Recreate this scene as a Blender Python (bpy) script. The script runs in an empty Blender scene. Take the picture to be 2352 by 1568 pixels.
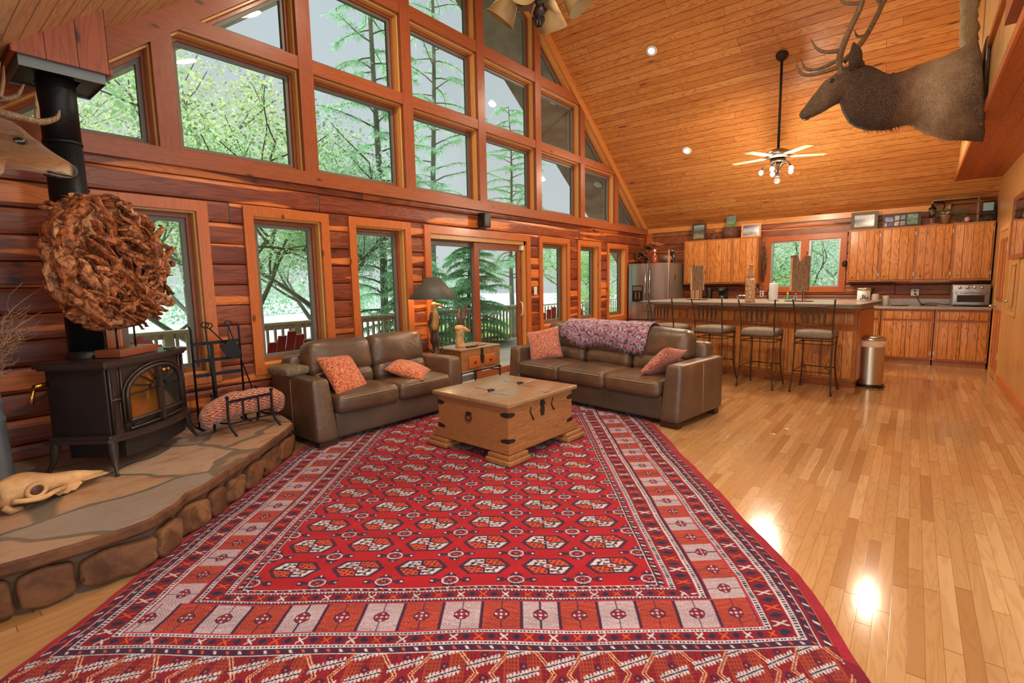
import bpy, bmesh, math, random
import numpy as np
from mathutils import Vector, Matrix, Euler
from mathutils import noise as mnoise
random.seed(7)
SC = bpy.context.scene
COL = SC.collection
PI = math.pi

def lin(r, g, b):
    f = lambda c: (c/255/12.92) if c/255 <= .04045 else ((c/255+.055)/1.055)**2.4
    return (f(r), f(g), f(b), 1.0)

def V(*a): return Vector(a)

# ------------------------------------------------------------ mesh builder
class MB:
    def __init__(s):
        s.v = []; s.f = []; s.sm = []
    def add(s, verts, faces, smooth=False, m=None):
        o = len(s.v)
        for p in verts:
            p = Vector(p)
            if m is not None: p = m @ p
            s.v.append((p.x, p.y, p.z))
        for f in faces:
            s.f.append(tuple(i+o for i in f)); s.sm.append(smooth)
        return s
    def box(s, c, d, m=None, rot=None, taper=None):
        cx, cy, cz = c; x, y, z = d[0]/2, d[1]/2, d[2]/2
        vs = [Vector((sx*x, sy*y, sz*z)) for sz in (-1, 1) for sy in (-1, 1) for sx in (-1, 1)]
        if taper is not None:
            for p in vs:
                if p.z < 0: p.x *= taper; p.y *= taper
        if rot is not None:
            R = Euler(rot).to_matrix(); vs = [R @ p for p in vs]
        vs = [p + Vector(c) for p in vs]
        return s.add(vs, [(0,2,3,1),(4,5,7,6),(0,1,5,4),(2,6,7,3),(0,4,6,2),(1,3,7,5)], False, m)
    def bx(s, x0, x1, y0, y1, z0, z1, m=None):
        return s.box(((x0+x1)/2, (y0+y1)/2, (z0+z1)/2), (abs(x1-x0), abs(y1-y0), abs(z1-z0)), m)
    def soft(s, c, d, r=.03, crown=(0, 0, 0), nin=5, m=None, rot=None, fn=None, nr=3):
        hx, hy, hz = d[0]/2, d[1]/2, d[2]/2
        r = min(r, hx*.98, hy*.98, hz*.98)
        def st(a):
            e = [-a + r*(1-math.cos(k/nr*PI/2)) if False else -a + r*(1-math.sin((nr-k)/nr*PI/2)) for k in range(nr)]
            mid = [(-a+r) + (2*(a-r))*k/nin for k in range(nin+1)]
            return e + mid + [-q for q in reversed(e)]
        X, Y, Z = st(hx), st(hy), st(hz)
        idx = {}; vs = []; fs = []
        def vid(q):
            k = (round(q[0], 6), round(q[1], 6), round(q[2], 6))
            if k not in idx:
                inn = Vector((max(-hx+r, min(hx-r, q[0])), max(-hy+r, min(hy-r, q[1])), max(-hz+r, min(hz-r, q[2]))))
                dd = Vector(q)-inn
                p = inn + (dd.normalized()*r if dd.length > 1e-9 else dd)
                fx, fy, fz = 1-(p.x/hx)**2, 1-(p.y/hy)**2, 1-(p.z/hz)**2
                fx, fy, fz = max(fx, 0), max(fy, 0), max(fz, 0)
                p = p + Vector((crown[0]*fy*fz*math.copysign(1, p.x)*(abs(p.x)/hx), crown[1]*fx*fz*math.copysign(1, p.y)*(abs(p.y)/hy), crown[2]*fx*fy*math.copysign(1, p.z)*(abs(p.z)/hz)))
                if fn: p = fn(p)
                idx[k] = len(vs); vs.append(p)
            return idx[k]
        def grid(A, B, mk, flip):
            for i in range(len(A)-1):
                for j in range(len(B)-1):
                    q = [vid(mk(A[i], B[j])), vid(mk(A[i+1], B[j])), vid(mk(A[i+1], B[j+1])), vid(mk(A[i], B[j+1]))]
                    fs.append(tuple(reversed(q)) if flip else tuple(q))
        grid(X, Y, lambda a, b: (a, b, hz), False); grid(X, Y, lambda a, b: (a, b, -hz), True)
        grid(X, Z, lambda a, b: (a, -hy, b), False); grid(X, Z, lambda a, b: (a, hy, b), True)
        grid(Y, Z, lambda a, b: (hx, a, b), False); grid(Y, Z, lambda a, b: (-hx, a, b), True)
        if rot is not None:
            R = Euler(rot).to_matrix(); vs = [R @ p for p in vs]
        vs = [p + Vector(c) for p in vs]
        return s.add(vs, fs, True, m)
    def tube(s, pts, rad, n=8, m=None, caps=True, flat=None, closed=False):
        pts = [Vector(p) for p in pts]
        if not hasattr(rad, '__len__'): rad = [rad]*len(pts)
        N = len(pts)
        def tan(i):
            if closed: return (pts[(i+1) % N]-pts[i-1]).normalized()
            a = pts[max(i-1, 0)]; b = pts[min(i+1, N-1)]
            d = b-a
            return d.normalized() if d.length > 1e-9 else Vector((0, 0, 1))
        t = tan(0); up = Vector((0, 0, 1)) if abs(t.z) < .9 else Vector((1, 0, 0))
        u = (up - t*up.dot(t)).normalized()
        vs = []; fs = []
        for i in range(N):
            t = tan(i); u = u - t*u.dot(t)
            u = u.normalized() if u.length > 1e-6 else (Vector((1, 0, 0))-t*t.x).normalized()
            w = t.cross(u)
            ra = rad[i]; rb = ra*(flat if flat else 1)
            for k in range(n):
                a = 2*PI*k/n
                vs.append(pts[i] + u*math.cos(a)*rb + w*math.sin(a)*ra)
        for i in range(N if closed else N-1):
            j = (i+1) % N
            for k in range(n):
                fs.append((i*n+k, i*n+(k+1) % n, j*n+(k+1) % n, j*n+k))
        if caps and not closed:
            fs.append(tuple(reversed(range(n)))); fs.append(tuple((N-1)*n+k for k in range(n)))
        return s.add(vs, fs, True, m)
    def cyl(s, a, b, r, n=12, r2=None, m=None): return s.tube([a, b], [r, r if r2 is None else r2], n, m)
    def lathe(s, prof, c=(0, 0, 0), n=24, m=None, smooth=True, caps=True):
        vs = []; fs = []; N = len(prof)
        for (r, z) in prof:
            for k in range(n):
                a = 2*PI*k/n; vs.append((c[0]+r*math.cos(a), c[1]+r*math.sin(a), c[2]+z))
        for i in range(N-1):
            for k in range(n):
                fs.append((i*n+k, i*n+(k+1) % n, (i+1)*n+(k+1) % n, (i+1)*n+k))
        if caps:
            fs.append(tuple(reversed(range(n)))); fs.append(tuple((N-1)*n+k for k in range(n)))
        return s.add(vs, fs, smooth, m)
    def ball(s, c, r, n=12, sc=(1, 1, 1), m=None):
        pr = [(max(1e-4, math.sin(PI*k/(n//2+2)))*r, -math.cos(PI*k/(n//2+2))*r) for k in range(n//2+3)]
        vs = []; fs = []; N = len(pr)
        for (q, z) in pr:
            for k in range(n):
                a = 2*PI*k/n; vs.append((c[0]+q*math.cos(a)*sc[0], c[1]+q*math.sin(a)*sc[1], c[2]+z*sc[2]))
        for i in range(N-1):
            for k in range(n): fs.append((i*n+k, i*n+(k+1) % n, (i+1)*n+(k+1) % n, (i+1)*n+k))
        return s.add(vs, fs, True, m)
    def prism(s, poly, a0, a1, axis='y', m=None, smooth=False):
        """poly: list of 2D points; extruded along axis from a0 to a1"""
        def mk(p, a):
            if axis == 'y': return (p[0], a, p[1])
            if axis == 'x': return (a, p[0], p[1])
            return (p[0], p[1], a)
        n = len(poly)
        vs = [mk(p, a0) for p in poly] + [mk(p, a1) for p in poly]
        fs = [tuple(range(n)), tuple(reversed(range(n, 2*n)))] + [(i, i+n, (i+1) % n+n, (i+1) % n) for i in range(n)]
        return s.add(vs, fs, smooth, m)
    def ring(s, po, pi, a0, a1, axis='y', m=None):
        """frame between outer and inner polygon (same count), extruded"""
        def mk(p, a):
            if axis == 'y': return (p[0], a, p[1])
            if axis == 'x': return (a, p[0], p[1])
            return (p[0], p[1], a)
        n = len(po)
        vs = [mk(p, a0) for p in po]+[mk(p, a0) for p in pi]+[mk(p, a1) for p in po]+[mk(p, a1) for p in pi]
        fs = []
        for i in range(n):
            j = (i+1) % n
            fs += [(i, j, j+n, i+n), (i+2*n, i+3*n, j+3*n, j+2*n), (i, i+2*n, j+2*n, j), (i+n, j+n, j+3*n, i+3*n)]
        return s.add(vs, fs, False, m)
    def pillow(s, w, h, t, n=14, m=None, seed=0, pinch=.06):
        vs = []; fs = []
        for sgn in (1, -1):
            o = len(vs)
            for i in range(n+1):
                for j in range(n+1):
                    x = -1+2*i/n; y = -1+2*j/n
                    prof = ((1-abs(x)**2.6)**.6)*((1-abs(y)**2.6)**.6)
                    px = x*w/2*(1-pinch*(1-y*y)); py = y*h/2*(1-pinch*(1-x*x))
                    nz = mnoise.noise(Vector((x*2+seed, y*2, sgn*.7)))*.12
                    wr = 1 + nz
                    vs.append((px, py, sgn*t/2*prof*wr))
            for i in range(n):
                for j in range(n):
                    a, b, c, d = o+i*(n+1)+j, o+(i+1)*(n+1)+j, o+(i+1)*(n+1)+j+1, o+i*(n+1)+j+1
                    fs.append((a, b, c, d) if sgn > 0 else (d, c, b, a))
        return s.add(vs, fs, True, m)
    def build(s, name, mat, parent=None, weld=False, label=None):
        me = bpy.data.meshes.new(name)
        me.from_pydata(s.v, [], s.f)
        if any(s.sm): me.polygons.foreach_set('use_smooth', s.sm)
        bm = bmesh.new(); bm.from_mesh(me)
        if weld: bmesh.ops.remove_doubles(bm, verts=bm.verts, dist=1e-4)
        bmesh.ops.recalc_face_normals(bm, faces=bm.faces)
        bm.to_mesh(me); bm.free()
        me.materials.append(mat)
        o = bpy.data.objects.new(name, me); COL.objects.link(o)
        if parent is not None: o.parent = parent
        if label: o['label'] = label
        return o

def thing(name, label, cat, loc=(0, 0, 0), rz=0, group=None, rot=None):
    o = bpy.data.objects.new(name, None); COL.objects.link(o)
    o.empty_display_size = .1
    o.location = loc; o.rotation_euler = rot if rot else (0, 0, rz)
    o['label'] = label; o['category'] = cat
    if group: o['group'] = group
    return o
def tag(o, label, cat, group=None, kind=None):
    o['label'] = label; o['category'] = cat
    if group: o['group'] = group
    if kind: o['kind'] = kind
    return o
def struct(o, label=None):
    o['kind'] = 'structure'
    if label: o['label'] = label
    return o
def sroot(name, loc=(0, 0, 0)):
    o = bpy.data.objects.new(name, None); COL.objects.link(o); o.location = loc; o['kind'] = 'structure'; return o
def copy_tree(o, parent=None):
    c = o.copy(); COL.objects.link(c)
    if parent is not None: c.parent = parent
    for ch in [x for x in bpy.data.objects if x.parent == o]: copy_tree(ch, c)
    return c

def crom(pts, k=4):
    """Catmull-Rom refine of tuples (any length)"""
    P = [np.array(p, float) for p in pts]; out = []
    for i in range(len(P)-1):
        p0, p1, p2, p3 = P[max(i-1, 0)], P[i], P[i+1], P[min(i+2, len(P)-1)]
        for j in range(k):
            t = j/k
            out.append(.5*((2*p1)+(-p0+p2)*t+(2*p0-5*p1+4*p2-p3)*t*t+(-p0+3*p1-3*p2+p3)*t**3))
    out.append(P[-1]); return [tuple(float(q) for q in p) for p in out]

# ------------------------------------------------------------ node helper
class NT:
    def __init__(s, name):
        s.m = bpy.data.materials.new(name); s.m.use_nodes = True
        s.t = s.m.node_tree; s.t.nodes.clear()
        s.out = s.t.nodes.new('ShaderNodeOutputMaterial')
    def put(s, sock, val):
        if hasattr(val, 'is_output'): s.t.links.new(val, sock)
        elif val is not None:
            if hasattr(sock.default_value, '__len__') and not hasattr(val, '__len__'): val = (val,)*len(sock.default_value)
            if hasattr(val, '__len__') and hasattr(sock.default_value, '__len__'): val = tuple(val)[:len(sock.default_value)]
            sock.default_value = val
    def n(s, typ, ins=None, **props):
        nd = s.t.nodes.new(typ)
        for k, v in props.items(): setattr(nd, k, v)
        for k, v in (ins or {}).items(): s.put(nd.inputs[k], v)
        return nd
    def math(s, op, a, b=None, c=None, clamp=False):
        nd = s.t.nodes.new('ShaderNodeMath'); nd.operation = op; nd.use_clamp = clamp
        s.put(nd.inputs[0], a)
        if b is not None: s.put(nd.inputs[1], b)
        if c is not None: s.put(nd.inputs[2], c)
        return nd.outputs[0]
    def mix(s, f, a, b, blend='MIX'):
        nd = s.t.nodes.new('ShaderNodeMix'); nd.data_type = 'RGBA'; nd.blend_type = blend
        s.put(nd.inputs[0], f); s.put(nd.inputs[6], a); s.put(nd.inputs[7], b)
        return nd.outputs[2]
    def ramp(s, f, stops, interp='LINEAR'):
        nd = s.t.nodes.new('ShaderNodeValToRGB'); s.put(nd.inputs[0], f)
        cr = nd.color_ramp; cr.interpolation = interp
        while len(cr.elements) < len(stops): cr.elements.new(.5)
        for e, (p, c) in zip(cr.elements, stops):
            e.position = p; e.color = c if hasattr(c, '__len__') else (c, c, c, 1)
        return nd.outputs[0]
    def noise(s, vec, scale, detail=3, rough=.5, dist=0):
        nd = s.n('ShaderNodeTexNoise', {'Vector': vec, 'Scale': scale, 'Detail': detail, 'Roughness': rough, 'Distortion': dist})
        return nd.outputs[0]
    def white(s, vec): return s.n('ShaderNodeTexWhiteNoise', {'Vector': vec}, noise_dimensions='3D').outputs[0]
    def comb(s, x, y, z=0): return s.n('ShaderNodeCombineXYZ', {0: x, 1: y, 2: z}).outputs[0]
    def dot(s, a, b):
        nd = s.n('ShaderNodeVectorMath', {0: a, 1: b}, operation='DOT_PRODUCT'); return nd.outputs['Value']
    def vmul(s, a, b): return s.n('ShaderNodeVectorMath', {0: a, 1: b}, operation='MULTIPLY').outputs[0]
    def vadd(s, a, b): return s.n('ShaderNodeVectorMath', {0: a, 1: b}, operation='ADD').outputs[0]
    def obj(s): return s.n('ShaderNodeTexCoord').outputs['Object']
    def smooth(s, x, a, b):
        nd = s.n('ShaderNodeMapRange', {'Value': x, 'From Min': a, 'From Max': b, 'To Min': 0.0, 'To Max': 1.0}, interpolation_type='SMOOTHSTEP'); return nd.outputs[0]
    def bump(s, h, strength=.3, dist=.01, nrm=None):
        nd = s.n('ShaderNodeBump', {'Height': h, 'Strength': strength, 'Distance': dist})
        if nrm is not None: s.put(nd.inputs['Normal'], nrm)
        return nd.outputs[0]
    def pbr(s, color, rough=.5, metal=0, normal=None, spec=.5, coat=0, coatr=.1, sheen=0, trans=0, emit=None, es=0, alpha=None):
        b = s.t.nodes.new('ShaderNodeBsdfPrincipled')
        s.put(b.inputs['Base Color'], color); s.put(b.inputs['Roughness'], rough); s.put(b.inputs['Metallic'], metal)
        s.put(b.inputs['Specular IOR Level'], spec); s.put(b.inputs['Coat Weight'], coat); s.put(b.inputs['Coat Roughness'], coatr)
        s.put(b.inputs['Sheen Weight'], sheen); s.put(b.inputs['Transmission Weight'], trans)
        if normal is not None: s.put(b.inputs['Normal'], normal)
        if emit is not None: s.put(b.inputs['Emission Color'], emit); s.put(b.inputs['Emission Strength'], es)
        if alpha is not None: s.put(b.inputs['Alpha'], alpha)
        s.t.links.new(b.outputs[0], s.out.inputs[0])
        return s.m

def plain(name, rgb, rough=.5, metal=0, spec=.5, coat=0, bump=0, bscale=40, var=0, sheen=0):
    t = NT(name); c = lin(*rgb); o = t.obj(); nrm = None
    if var:
        f = t.noise(o, bscale*.25, 3)
        c2 = tuple(min(1, q*(1+var)) for q in c[:3])+(1,); c1 = tuple(q*(1-var) for q in c[:3])+(1,)
        c = t.ramp(f, [(.3, c1), (.7, c2)])
    if bump: nrm = t.bump(t.noise(o, bscale, 4), bump, .01)
    return t.pbr(c, rough, metal, nrm, spec, coat, sheen=sheen)

def grainwood(name, c_light, c_dark, along=(1, 0, 0), rough=.4, coat=0, knots=.0, gs=1.0, knot_c=(60, 30, 15), spec=.4, contrast=1.0, bump=.15):
    """solid timber with grain along a direction, object space"""
    t = NT(name); o = t.obj(); a = Vector(along)
    sc = tuple(1.2 if abs(q) > .5 else 14 for q in a)
    p = t.vmul(o, sc)
    big = t.noise(p, 1.3*gs, 2, .5, 1.2)
    ring = t.math('FRACT', t.math('MULTIPLY', big, 9))
    ring = t.math('ABSOLUTE', t.math('SUBTRACT', ring, .5))
    fine = t.noise(t.vmul(o, tuple(3 if abs(q) > .5 else 120 for q in a)), 1.0, 2)
    f = t.math('ADD', t.math('MULTIPLY', ring, 1.1*contrast), t.math('MULTIPLY', fine, .45))
    col = t.ramp(f, [(.15, lin(*c_dark)), (.75, lin(*c_light))])
    if knots:
        kv = t.vmul(o, tuple(2.2 if abs(q) > .5 else 5 for q in a))
        vd = t.n('ShaderNodeTexVoronoi', {'Vector': kv, 'Scale': 1.0, 'Randomness': 1.0})
        k = t.smooth(vd.outputs[0], knots, knots*.35)
        col = t.mix(t.math('MULTIPLY', k, .85), col, lin(*knot_c))
    nrm = t.bump(fine, bump, .003)
    return t.pbr(col, rough, 0, nrm, spec, coat, .15)

def planks(name, along, across, w, L, tones, dark, seam, rough=.35, coat=0, knots=.12, knot_c=(50, 25, 12), grain=.5, seam_w=.05, var=1.0,
           sap=None, sapc=None, seambump=.6, endseam=.004, gscale=1.0, kscale=(2.5, 1), ring_n=10, spec=.5, offs=(0, 0)):
    t = NT(name); o = t.obj()
    u = t.math('ADD', t.dot(o, along), offs[0]); v = t.math('ADD', t.dot(o, across), offs[1])
    vr = t.math('DIVIDE', v, w); row = t.math('FLOOR', vr); fv = t.math('FRACT', vr)
    r0 = t.white(t.comb(row, 3.7, 1.1))
    ur = t.math('ADD', t.math('DIVIDE', u, L), t.math('MULTIPLY', r0, 7.3))
    seg = t.math('FLOOR', ur); fu = t.math('FRACT', ur)
    idr = t.white(t.comb(row, seg, 5.5)); idr2 = t.white(t.comb(row, seg, 9.1))
    n = len(tones)
    tone = t.ramp(idr, [(i/(n-1), lin(*c)) for i, c in enumerate(tones)])
    gv = t.comb(t.math('ADD', t.math('MULTIPLY', u, 1.1), t.math('MULTIPLY', idr, 37)), t.math('ADD', t.math('MULTIPLY', v, 9.0), t.math('MULTIPLY', idr2, 53)), t.math('MULTIPLY', idr, 11))
    big = t.noise(gv, 1.0*gscale, 2, .5, .6)
    ring = t.math('ABSOLUTE', t.math('SUBTRACT', t.math('FRACT', t.math('MULTIPLY', big, ring_n)), .5))
    ring = t.math('MULTIPLY', ring, 2)
    fine = t.noise(t.comb(t.math('MULTIPLY', u, 4), t.math('MULTIPLY', v, 160), idr), 1.0, 2)
    g = t.math('MULTIPLY', t.math('ADD', t.math('MULTIPLY', t.smooth(ring, .35, 1.0), .75), t.math('MULTIPLY', fine, .35)), grain)
    col = t.mix(g, tone, lin(*dark))
    if sap:
        sn = t.noise(t.comb(t.math('MULTIPLY', u, .5), t.math('ADD', t.math('MULTIPLY', v, 7.5), t.math('MULTIPLY', idr, 31)), idr2), 1.0, 1, .5, .3)
        col = t.mix(t.smooth(sn, sap, sap+.035), col, t.mix(t.math('MULTIPLY', g, .5), lin(*sapc), lin(*dark)))
    if knots:
        kv = t.comb(t.math('MULTIPLY', u, kscale[0]), t.math('ADD', t.math('MULTIPLY', v, kscale[1]/w), t.math('MULTIPLY', idr, 17)), idr2)
        vd = t.n('ShaderNodeTexVoronoi', {'Vector': t.vadd(kv, t.vmul(t.comb(t.noise(kv, 3), t.noise(kv, 3.7), 0), (.25, .25, 0))), 'Scale': 1.0, 'Randomness': 1.0})
        k = t.smooth(vd.outputs[0], knots, knots*.3)
        halo = t.smooth(vd.outputs[0], knots*2.6, knots*.8)
        col = t.mix(t.math('MULTIPLY', halo, .35), col, lin(*dark))
        col = t.mix(t.math('MULTIPLY', k, .92), col, lin(*knot_c))
    e = t.math('MINIMUM', fv, t.math('SUBTRACT', 1.0, fv))
    s1 = t.smooth(e, seam_w, seam_w*.25)
    eu = t.math('MINIMUM', fu, t.math('SUBTRACT', 1.0, fu))
    s2 = t.smooth(eu, endseam/L*2, endseam/L*.6)
    sm = t.math('MAXIMUM', s1, s2)
    col = t.mix(t.math('MULTIPLY', sm, .85), col, lin(*seam))
    nrm = t.bump(t.math('SUBTRACT', t.math('MULTIPLY', fine, .05), sm), seambump, .004)
    return t.pbr(col, rough, 0, nrm, spec, coat, .12)
M = {}
M['ceil'] = planks('pine_ceiling', (0, 1, 0), (.8115, 0, -.5843), .122, 4.6, [(212, 148, 82), (220, 158, 90), (202, 134, 70), (226, 168, 98)], (150, 80, 32), (92, 50, 22), rough=.33, knots=.13, grain=.66, seam_w=.05, ring_n=13, kscale=(1.2, .9), knot_c=(58, 40, 28), endseam=.0015)
M['ceilL'] = planks('pine_ceiling_far_slope', (0, 1, 0), (.7885, 0, .615), .122, 4.6, [(206, 164, 110), (214, 172, 120), (198, 152, 100)], (150, 96, 50), (92, 56, 28), rough=.33, knots=.1, grain=.6, seam_w=.05, endseam=.0015)
M['floor'] = planks('oak_floor', (1, 0, 0), (0, 1, 0), .0575, .85, [(196, 152, 104), (184, 138, 90), (206, 164, 116), (168, 120, 74), (192, 146, 96)], (150, 100, 58), (112, 74, 40), rough=.13, coat=.2, knots=0, grain=.32, seam_w=.022, seambump=.22, endseam=.0015, ring_n=12)
M['log'] = planks('cedar_log', (1, 0, 0), (0, 0, 1), .185, 2.6, [(134, 62, 34), (152, 76, 42), (118, 50, 28), (164, 86, 46)], (78, 30, 18), (38, 18, 10), rough=.36, knots=.17, knot_c=(34, 16, 12), grain=.7, seam_w=.03, sap=.565, sapc=(224, 128, 60), kscale=(2.6, .8), endseam=.006)
M['logK'] = planks('cedar_log_kitchen', (0, 1, 0), (0, 0, 1), .185, 2.2, [(150, 84, 50), (168, 96, 58), (138, 74, 44), (176, 108, 66)], (88, 42, 24), (46, 20, 12), rough=.4, knots=.17, knot_c=(44, 20, 14), grain=.6, seam_w=.03, sap=.58, sapc=(214, 136, 76), kscale=(2.2, .8), endseam=.006)
M['panel'] = planks('pine_paneling', (0, 0, 1), (1, 0, 0), .09, 60.0, [(208, 158, 98), (200, 148, 88), (214, 168, 108)], (156, 102, 54), (150, 90, 40), rough=.3, knots=.06, grain=.5, seam_w=.06, kscale=(.8, .6), ring_n=6)
M['soffitW'] = planks('loft_underside', (1, 0, 0), (0, 1, 0), .14, 4, [(186, 98, 44), (178, 90, 38), (194, 106, 50)], (130, 58, 22), (80, 34, 12), rough=.35, knots=.08, grain=.6, seam_w=.03, kscale=(1, .8))
M['trim'] = grainwood('orange_pine_trim', (204, 118, 60), (178, 92, 42), (1, 0, 0), .32, .15, knots=.14, contrast=.6)
M['trimv'] = grainwood('orange_pine_trim_upright', (202, 116, 58), (176, 90, 40), (0, 0, 1), .32, .15, knots=.12, contrast=.6)
M['trimd'] = grainwood('brown_pine_trim', (166, 92, 54), (136, 70, 40), (1, 0, 0), .35, .1, knots=.12, contrast=.6)
M['trimdv'] = grainwood('brown_pine_trim_upright', (162, 88, 52), (132, 66, 38), (0, 0, 1), .35, .1, knots=.1, contrast=.6)
M['stop'] = grainwood('honey_window_stop', (226, 178, 104), (206, 150, 78), (0, 0, 1), .3, .1, contrast=.5)
M['ytrim'] = grainwood('honey_pine', (224, 158, 88), (198, 126, 62), (0, 1, 0), .3, .1, knots=.1, contrast=.7)
M['cab'] = planks('cabinet_pine_upright', (0, 0, 1), (0, 1, 0), .115, 40, [(216, 146, 76), (206, 132, 64), (222, 154, 84)], (150, 82, 32), (84, 42, 16), rough=.33, knots=.09, grain=.75, seam_w=.045, kscale=(1.6, .7), ring_n=10)
M['cabf'] = grainwood('cabinet_pine_frame', (188, 120, 62), (152, 88, 42), (0, 0, 1), .33, .1, contrast=.8)
M['sash'] = plain('window_sash_grey', (112, 104, 92), .45)
M['alum'] = plain('aluminium_edge', (170, 172, 168), .4, .6)
M['iron'] = plain('black_iron', (26, 28, 32), .42, .5, bump=.2, bscale=60)
M['stool'] = plain('bronze_iron', (74, 62, 48), .45, .6)
M['blackp'] = plain('black_plastic', (20, 20, 22), .4)
M['chrome'] = plain('chrome', (200, 198, 192), .18, 1)
M['nickel'] = plain('nickel', (188, 180, 166), .3, 1)
M['white'] = plain('white_ceramic', (226, 222, 214), .4)
M['paper'] = plain('white_paper', (232, 234, 238), .9)
M['granite'] = plain('speckled_laminate', (164, 152, 142), .28, var=.5, bscale=500, coat=.2)

def glass(name, tint, refl=.07):
    t = NT(name)
    tr = t.n('ShaderNodeBsdfTransparent', {0: tint}); gl = t.n('ShaderNodeBsdfGlossy', {'Color': (1, 1, 1, 1), 'Roughness': .02})
    fr = t.n('ShaderNodeFresnel', {'IOR': 1.35})
    mx = t.n('ShaderNodeMixShader', {0: t.math('MULTIPLY', fr.outputs[0], refl*10, clamp=True), 1: tr.outputs[0], 2: gl.outputs[0]})
    t.t.links.new(mx.outputs[0], t.out.inputs[0]); return t.m
GT = .6
M['glass'] = glass('window_glass', (GT*.97, GT, GT, 1), .012)
M['clear'] = glass('clear_glass', (.86, .9, .9, 1), .2)
def emis(name, rgb, s):
    t = NT(name); e = t.n('ShaderNodeEmission', {0: lin(*rgb), 1: s}); t.t.links.new(e.outputs[0], t.out.inputs[0]); return t.m
M['bulb'] = emis('lit_bulb', (255, 226, 180), 12)
M['can'] = emis('lit_can', (255, 238, 210), 7)
YW, XK, YR = 4.9, 11.15, -.95
RX = 5.48
def zc(x): return 2.6+.72*(XK-x) if x >= RX else 3.41+.78*(x-1.29)
ZR = zc(RX)
# ---- camera
cd = bpy.data.cameras.new('camera'); cam = bpy.data.objects.new('camera', cd); COL.objects.link(cam); SC.camera = cam
yaw, pit, rol = [math.radians(a) for a in (38.66, 6.68, -1.12)]
Wd = V(math.cos(pit)*math.cos(yaw), math.cos(pit)*math.sin(yaw), -math.sin(pit)); Rt = V(math.sin(yaw), -math.cos(yaw), 0); Up = Rt.cross(Wd)
R2 = Rt*math.cos(rol)+Up*math.sin(rol); U2 = Up*math.cos(rol)-Rt*math.sin(rol)
cam.matrix_world = Matrix(((R2.x, U2.x, -Wd.x, 0), (R2.y, U2.y, -Wd.y, 0), (R2.z, U2.z, -Wd.z, 1.45), (0, 0, 0, 1)))
cd.sensor_width = 36; cd.lens = 36*1152/2352; cd.clip_start = .03; cd.clip_end = 500

# ---- floor, ceiling
struct(MB().bx(-.5, XK+.2, -2.2, YW+.2, -.12, 0).build('floor', M['floor']), 'honey oak strip floor running towards the kitchen')
m = MB(); y0, y1 = -3.2, YW
m.add([(RX, y0, ZR), (XK+.3, y0, zc(XK+.3)), (XK+.3, y1+.2, zc(XK+.3)), (RX, y1+.2, ZR), (RX, y0, ZR+.12), (XK+.3, y0, zc(XK+.3)+.12), (XK+.3, y1+.2, zc(XK+.3)+.12), (RX, y1+.2, ZR+.12)],
      [(0, 1, 2, 3), (7, 6, 5, 4), (0, 4, 5, 1), (1, 5, 6, 2), (2, 6, 7, 3), (3, 7, 4, 0)])
struct(m.build('ceiling', M['ceil']), 'knotty pine plank ceiling slope above the kitchen')
m = MB(); xl = -.5
m.add([(xl, -3.2, zc(xl)), (RX, -3.2, ZR), (RX, y1+.2, ZR), (xl, y1+.2, zc(xl)), (xl, -3.2, zc(xl)+.12), (RX, -3.2, ZR+.12), (RX, y1+.2, ZR+.12), (xl, y1+.2, zc(xl)+.12)],
      [(0, 1, 2, 3), (7, 6, 5, 4), (0, 4, 5, 1), (1, 5, 6, 2), (2, 6, 7, 3), (3, 7, 4, 0)])
struct(m.build('ceiling', M['ceilL']), 'knotty pine plank ceiling slope above the stove')

# ---- log walls
CO = .185
def logpiece(mb, a0, a1, z0, z1, axis, face, sgn):
    """axis 'x' -> wall along x at y=face bulging towards sgn"""
    k0 = int(math.floor(z0/CO)); k1 = int(math.ceil(z1/CO))
    prof = []
    for k in range(k0, k1):
        for j in range(7):
            f = [0, .05, .18, .5, .82, .95, 1][j]; z = (k+f)*CO
            if z < z0-1e-6 or z > z1+1e-6: z = min(max(z, z0), z1)
            ff = z/CO-k; d = .014*max(0, 1-abs(2*ff-1)**5)**.6
            prof.append((z, d))
    vs = []; fs = []
    for (z, d) in prof:
        p = face+sgn*d
        for a in (a0, a1): vs.append((a, p, z) if axis == 'x' else (p, a, z))
    for i in range(len(prof)-1):
        if prof[i+1][0]-prof[i][0] > 1e-6: fs.append((2*i, 2*i+1, 2*i+3, 2*i+2))
    mb.add(vs, fs, False)
    b = .18
    if axis == 'x': mb.bx(a0, a1, face, face-sgn*b, z0, z1)
    else: mb.bx(face, face-sgn*b, a0, a1, z0, z1)
WIN = [(1.06, 1.86), (2.16, 3.03), (3.27, 4.14), None, (6.86, 7.80), (8.08, 8.95), (9.22, 10.15)]
WZ0, WZ1 = .617, 2.205
DX0, DX1, DZ1 = 4.36, 6.61, 2.2
wl = MB(); t = .04
ops = [(w[0]+t, w[1]-t, WZ0+t, WZ1-t) for w in WIN if w] + [(DX0+t, DX1-t, 0, DZ1-t)]
ops.sort(); x = -.5
for (a, b, c, d) in ops:
    logpiece(wl, x, a, 0, 2.52, 'x', YW, -1); 
    if c > 0: logpiece(wl, a, b, 0, c, 'x', YW, -1)
    logpiece(wl, a, b, d, 2.52, 'x', YW, -1); x = b
logpiece(wl, x, XK, 0, 2.52, 'x', YW, -1)
struct(wl.build('wall_left', M['log']), 'dark red cedar log wall with orange sapwood streaks')
KW = (1.0, 2.36, 1.16, 2.25)
wk = MB()
logpiece(wk, -.95, KW[0]+t, 0, 2.62, 'y', XK, -1); logpiece(wk, KW[1]-t, YW, 0, 2.62, 'y', XK, -1)
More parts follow.
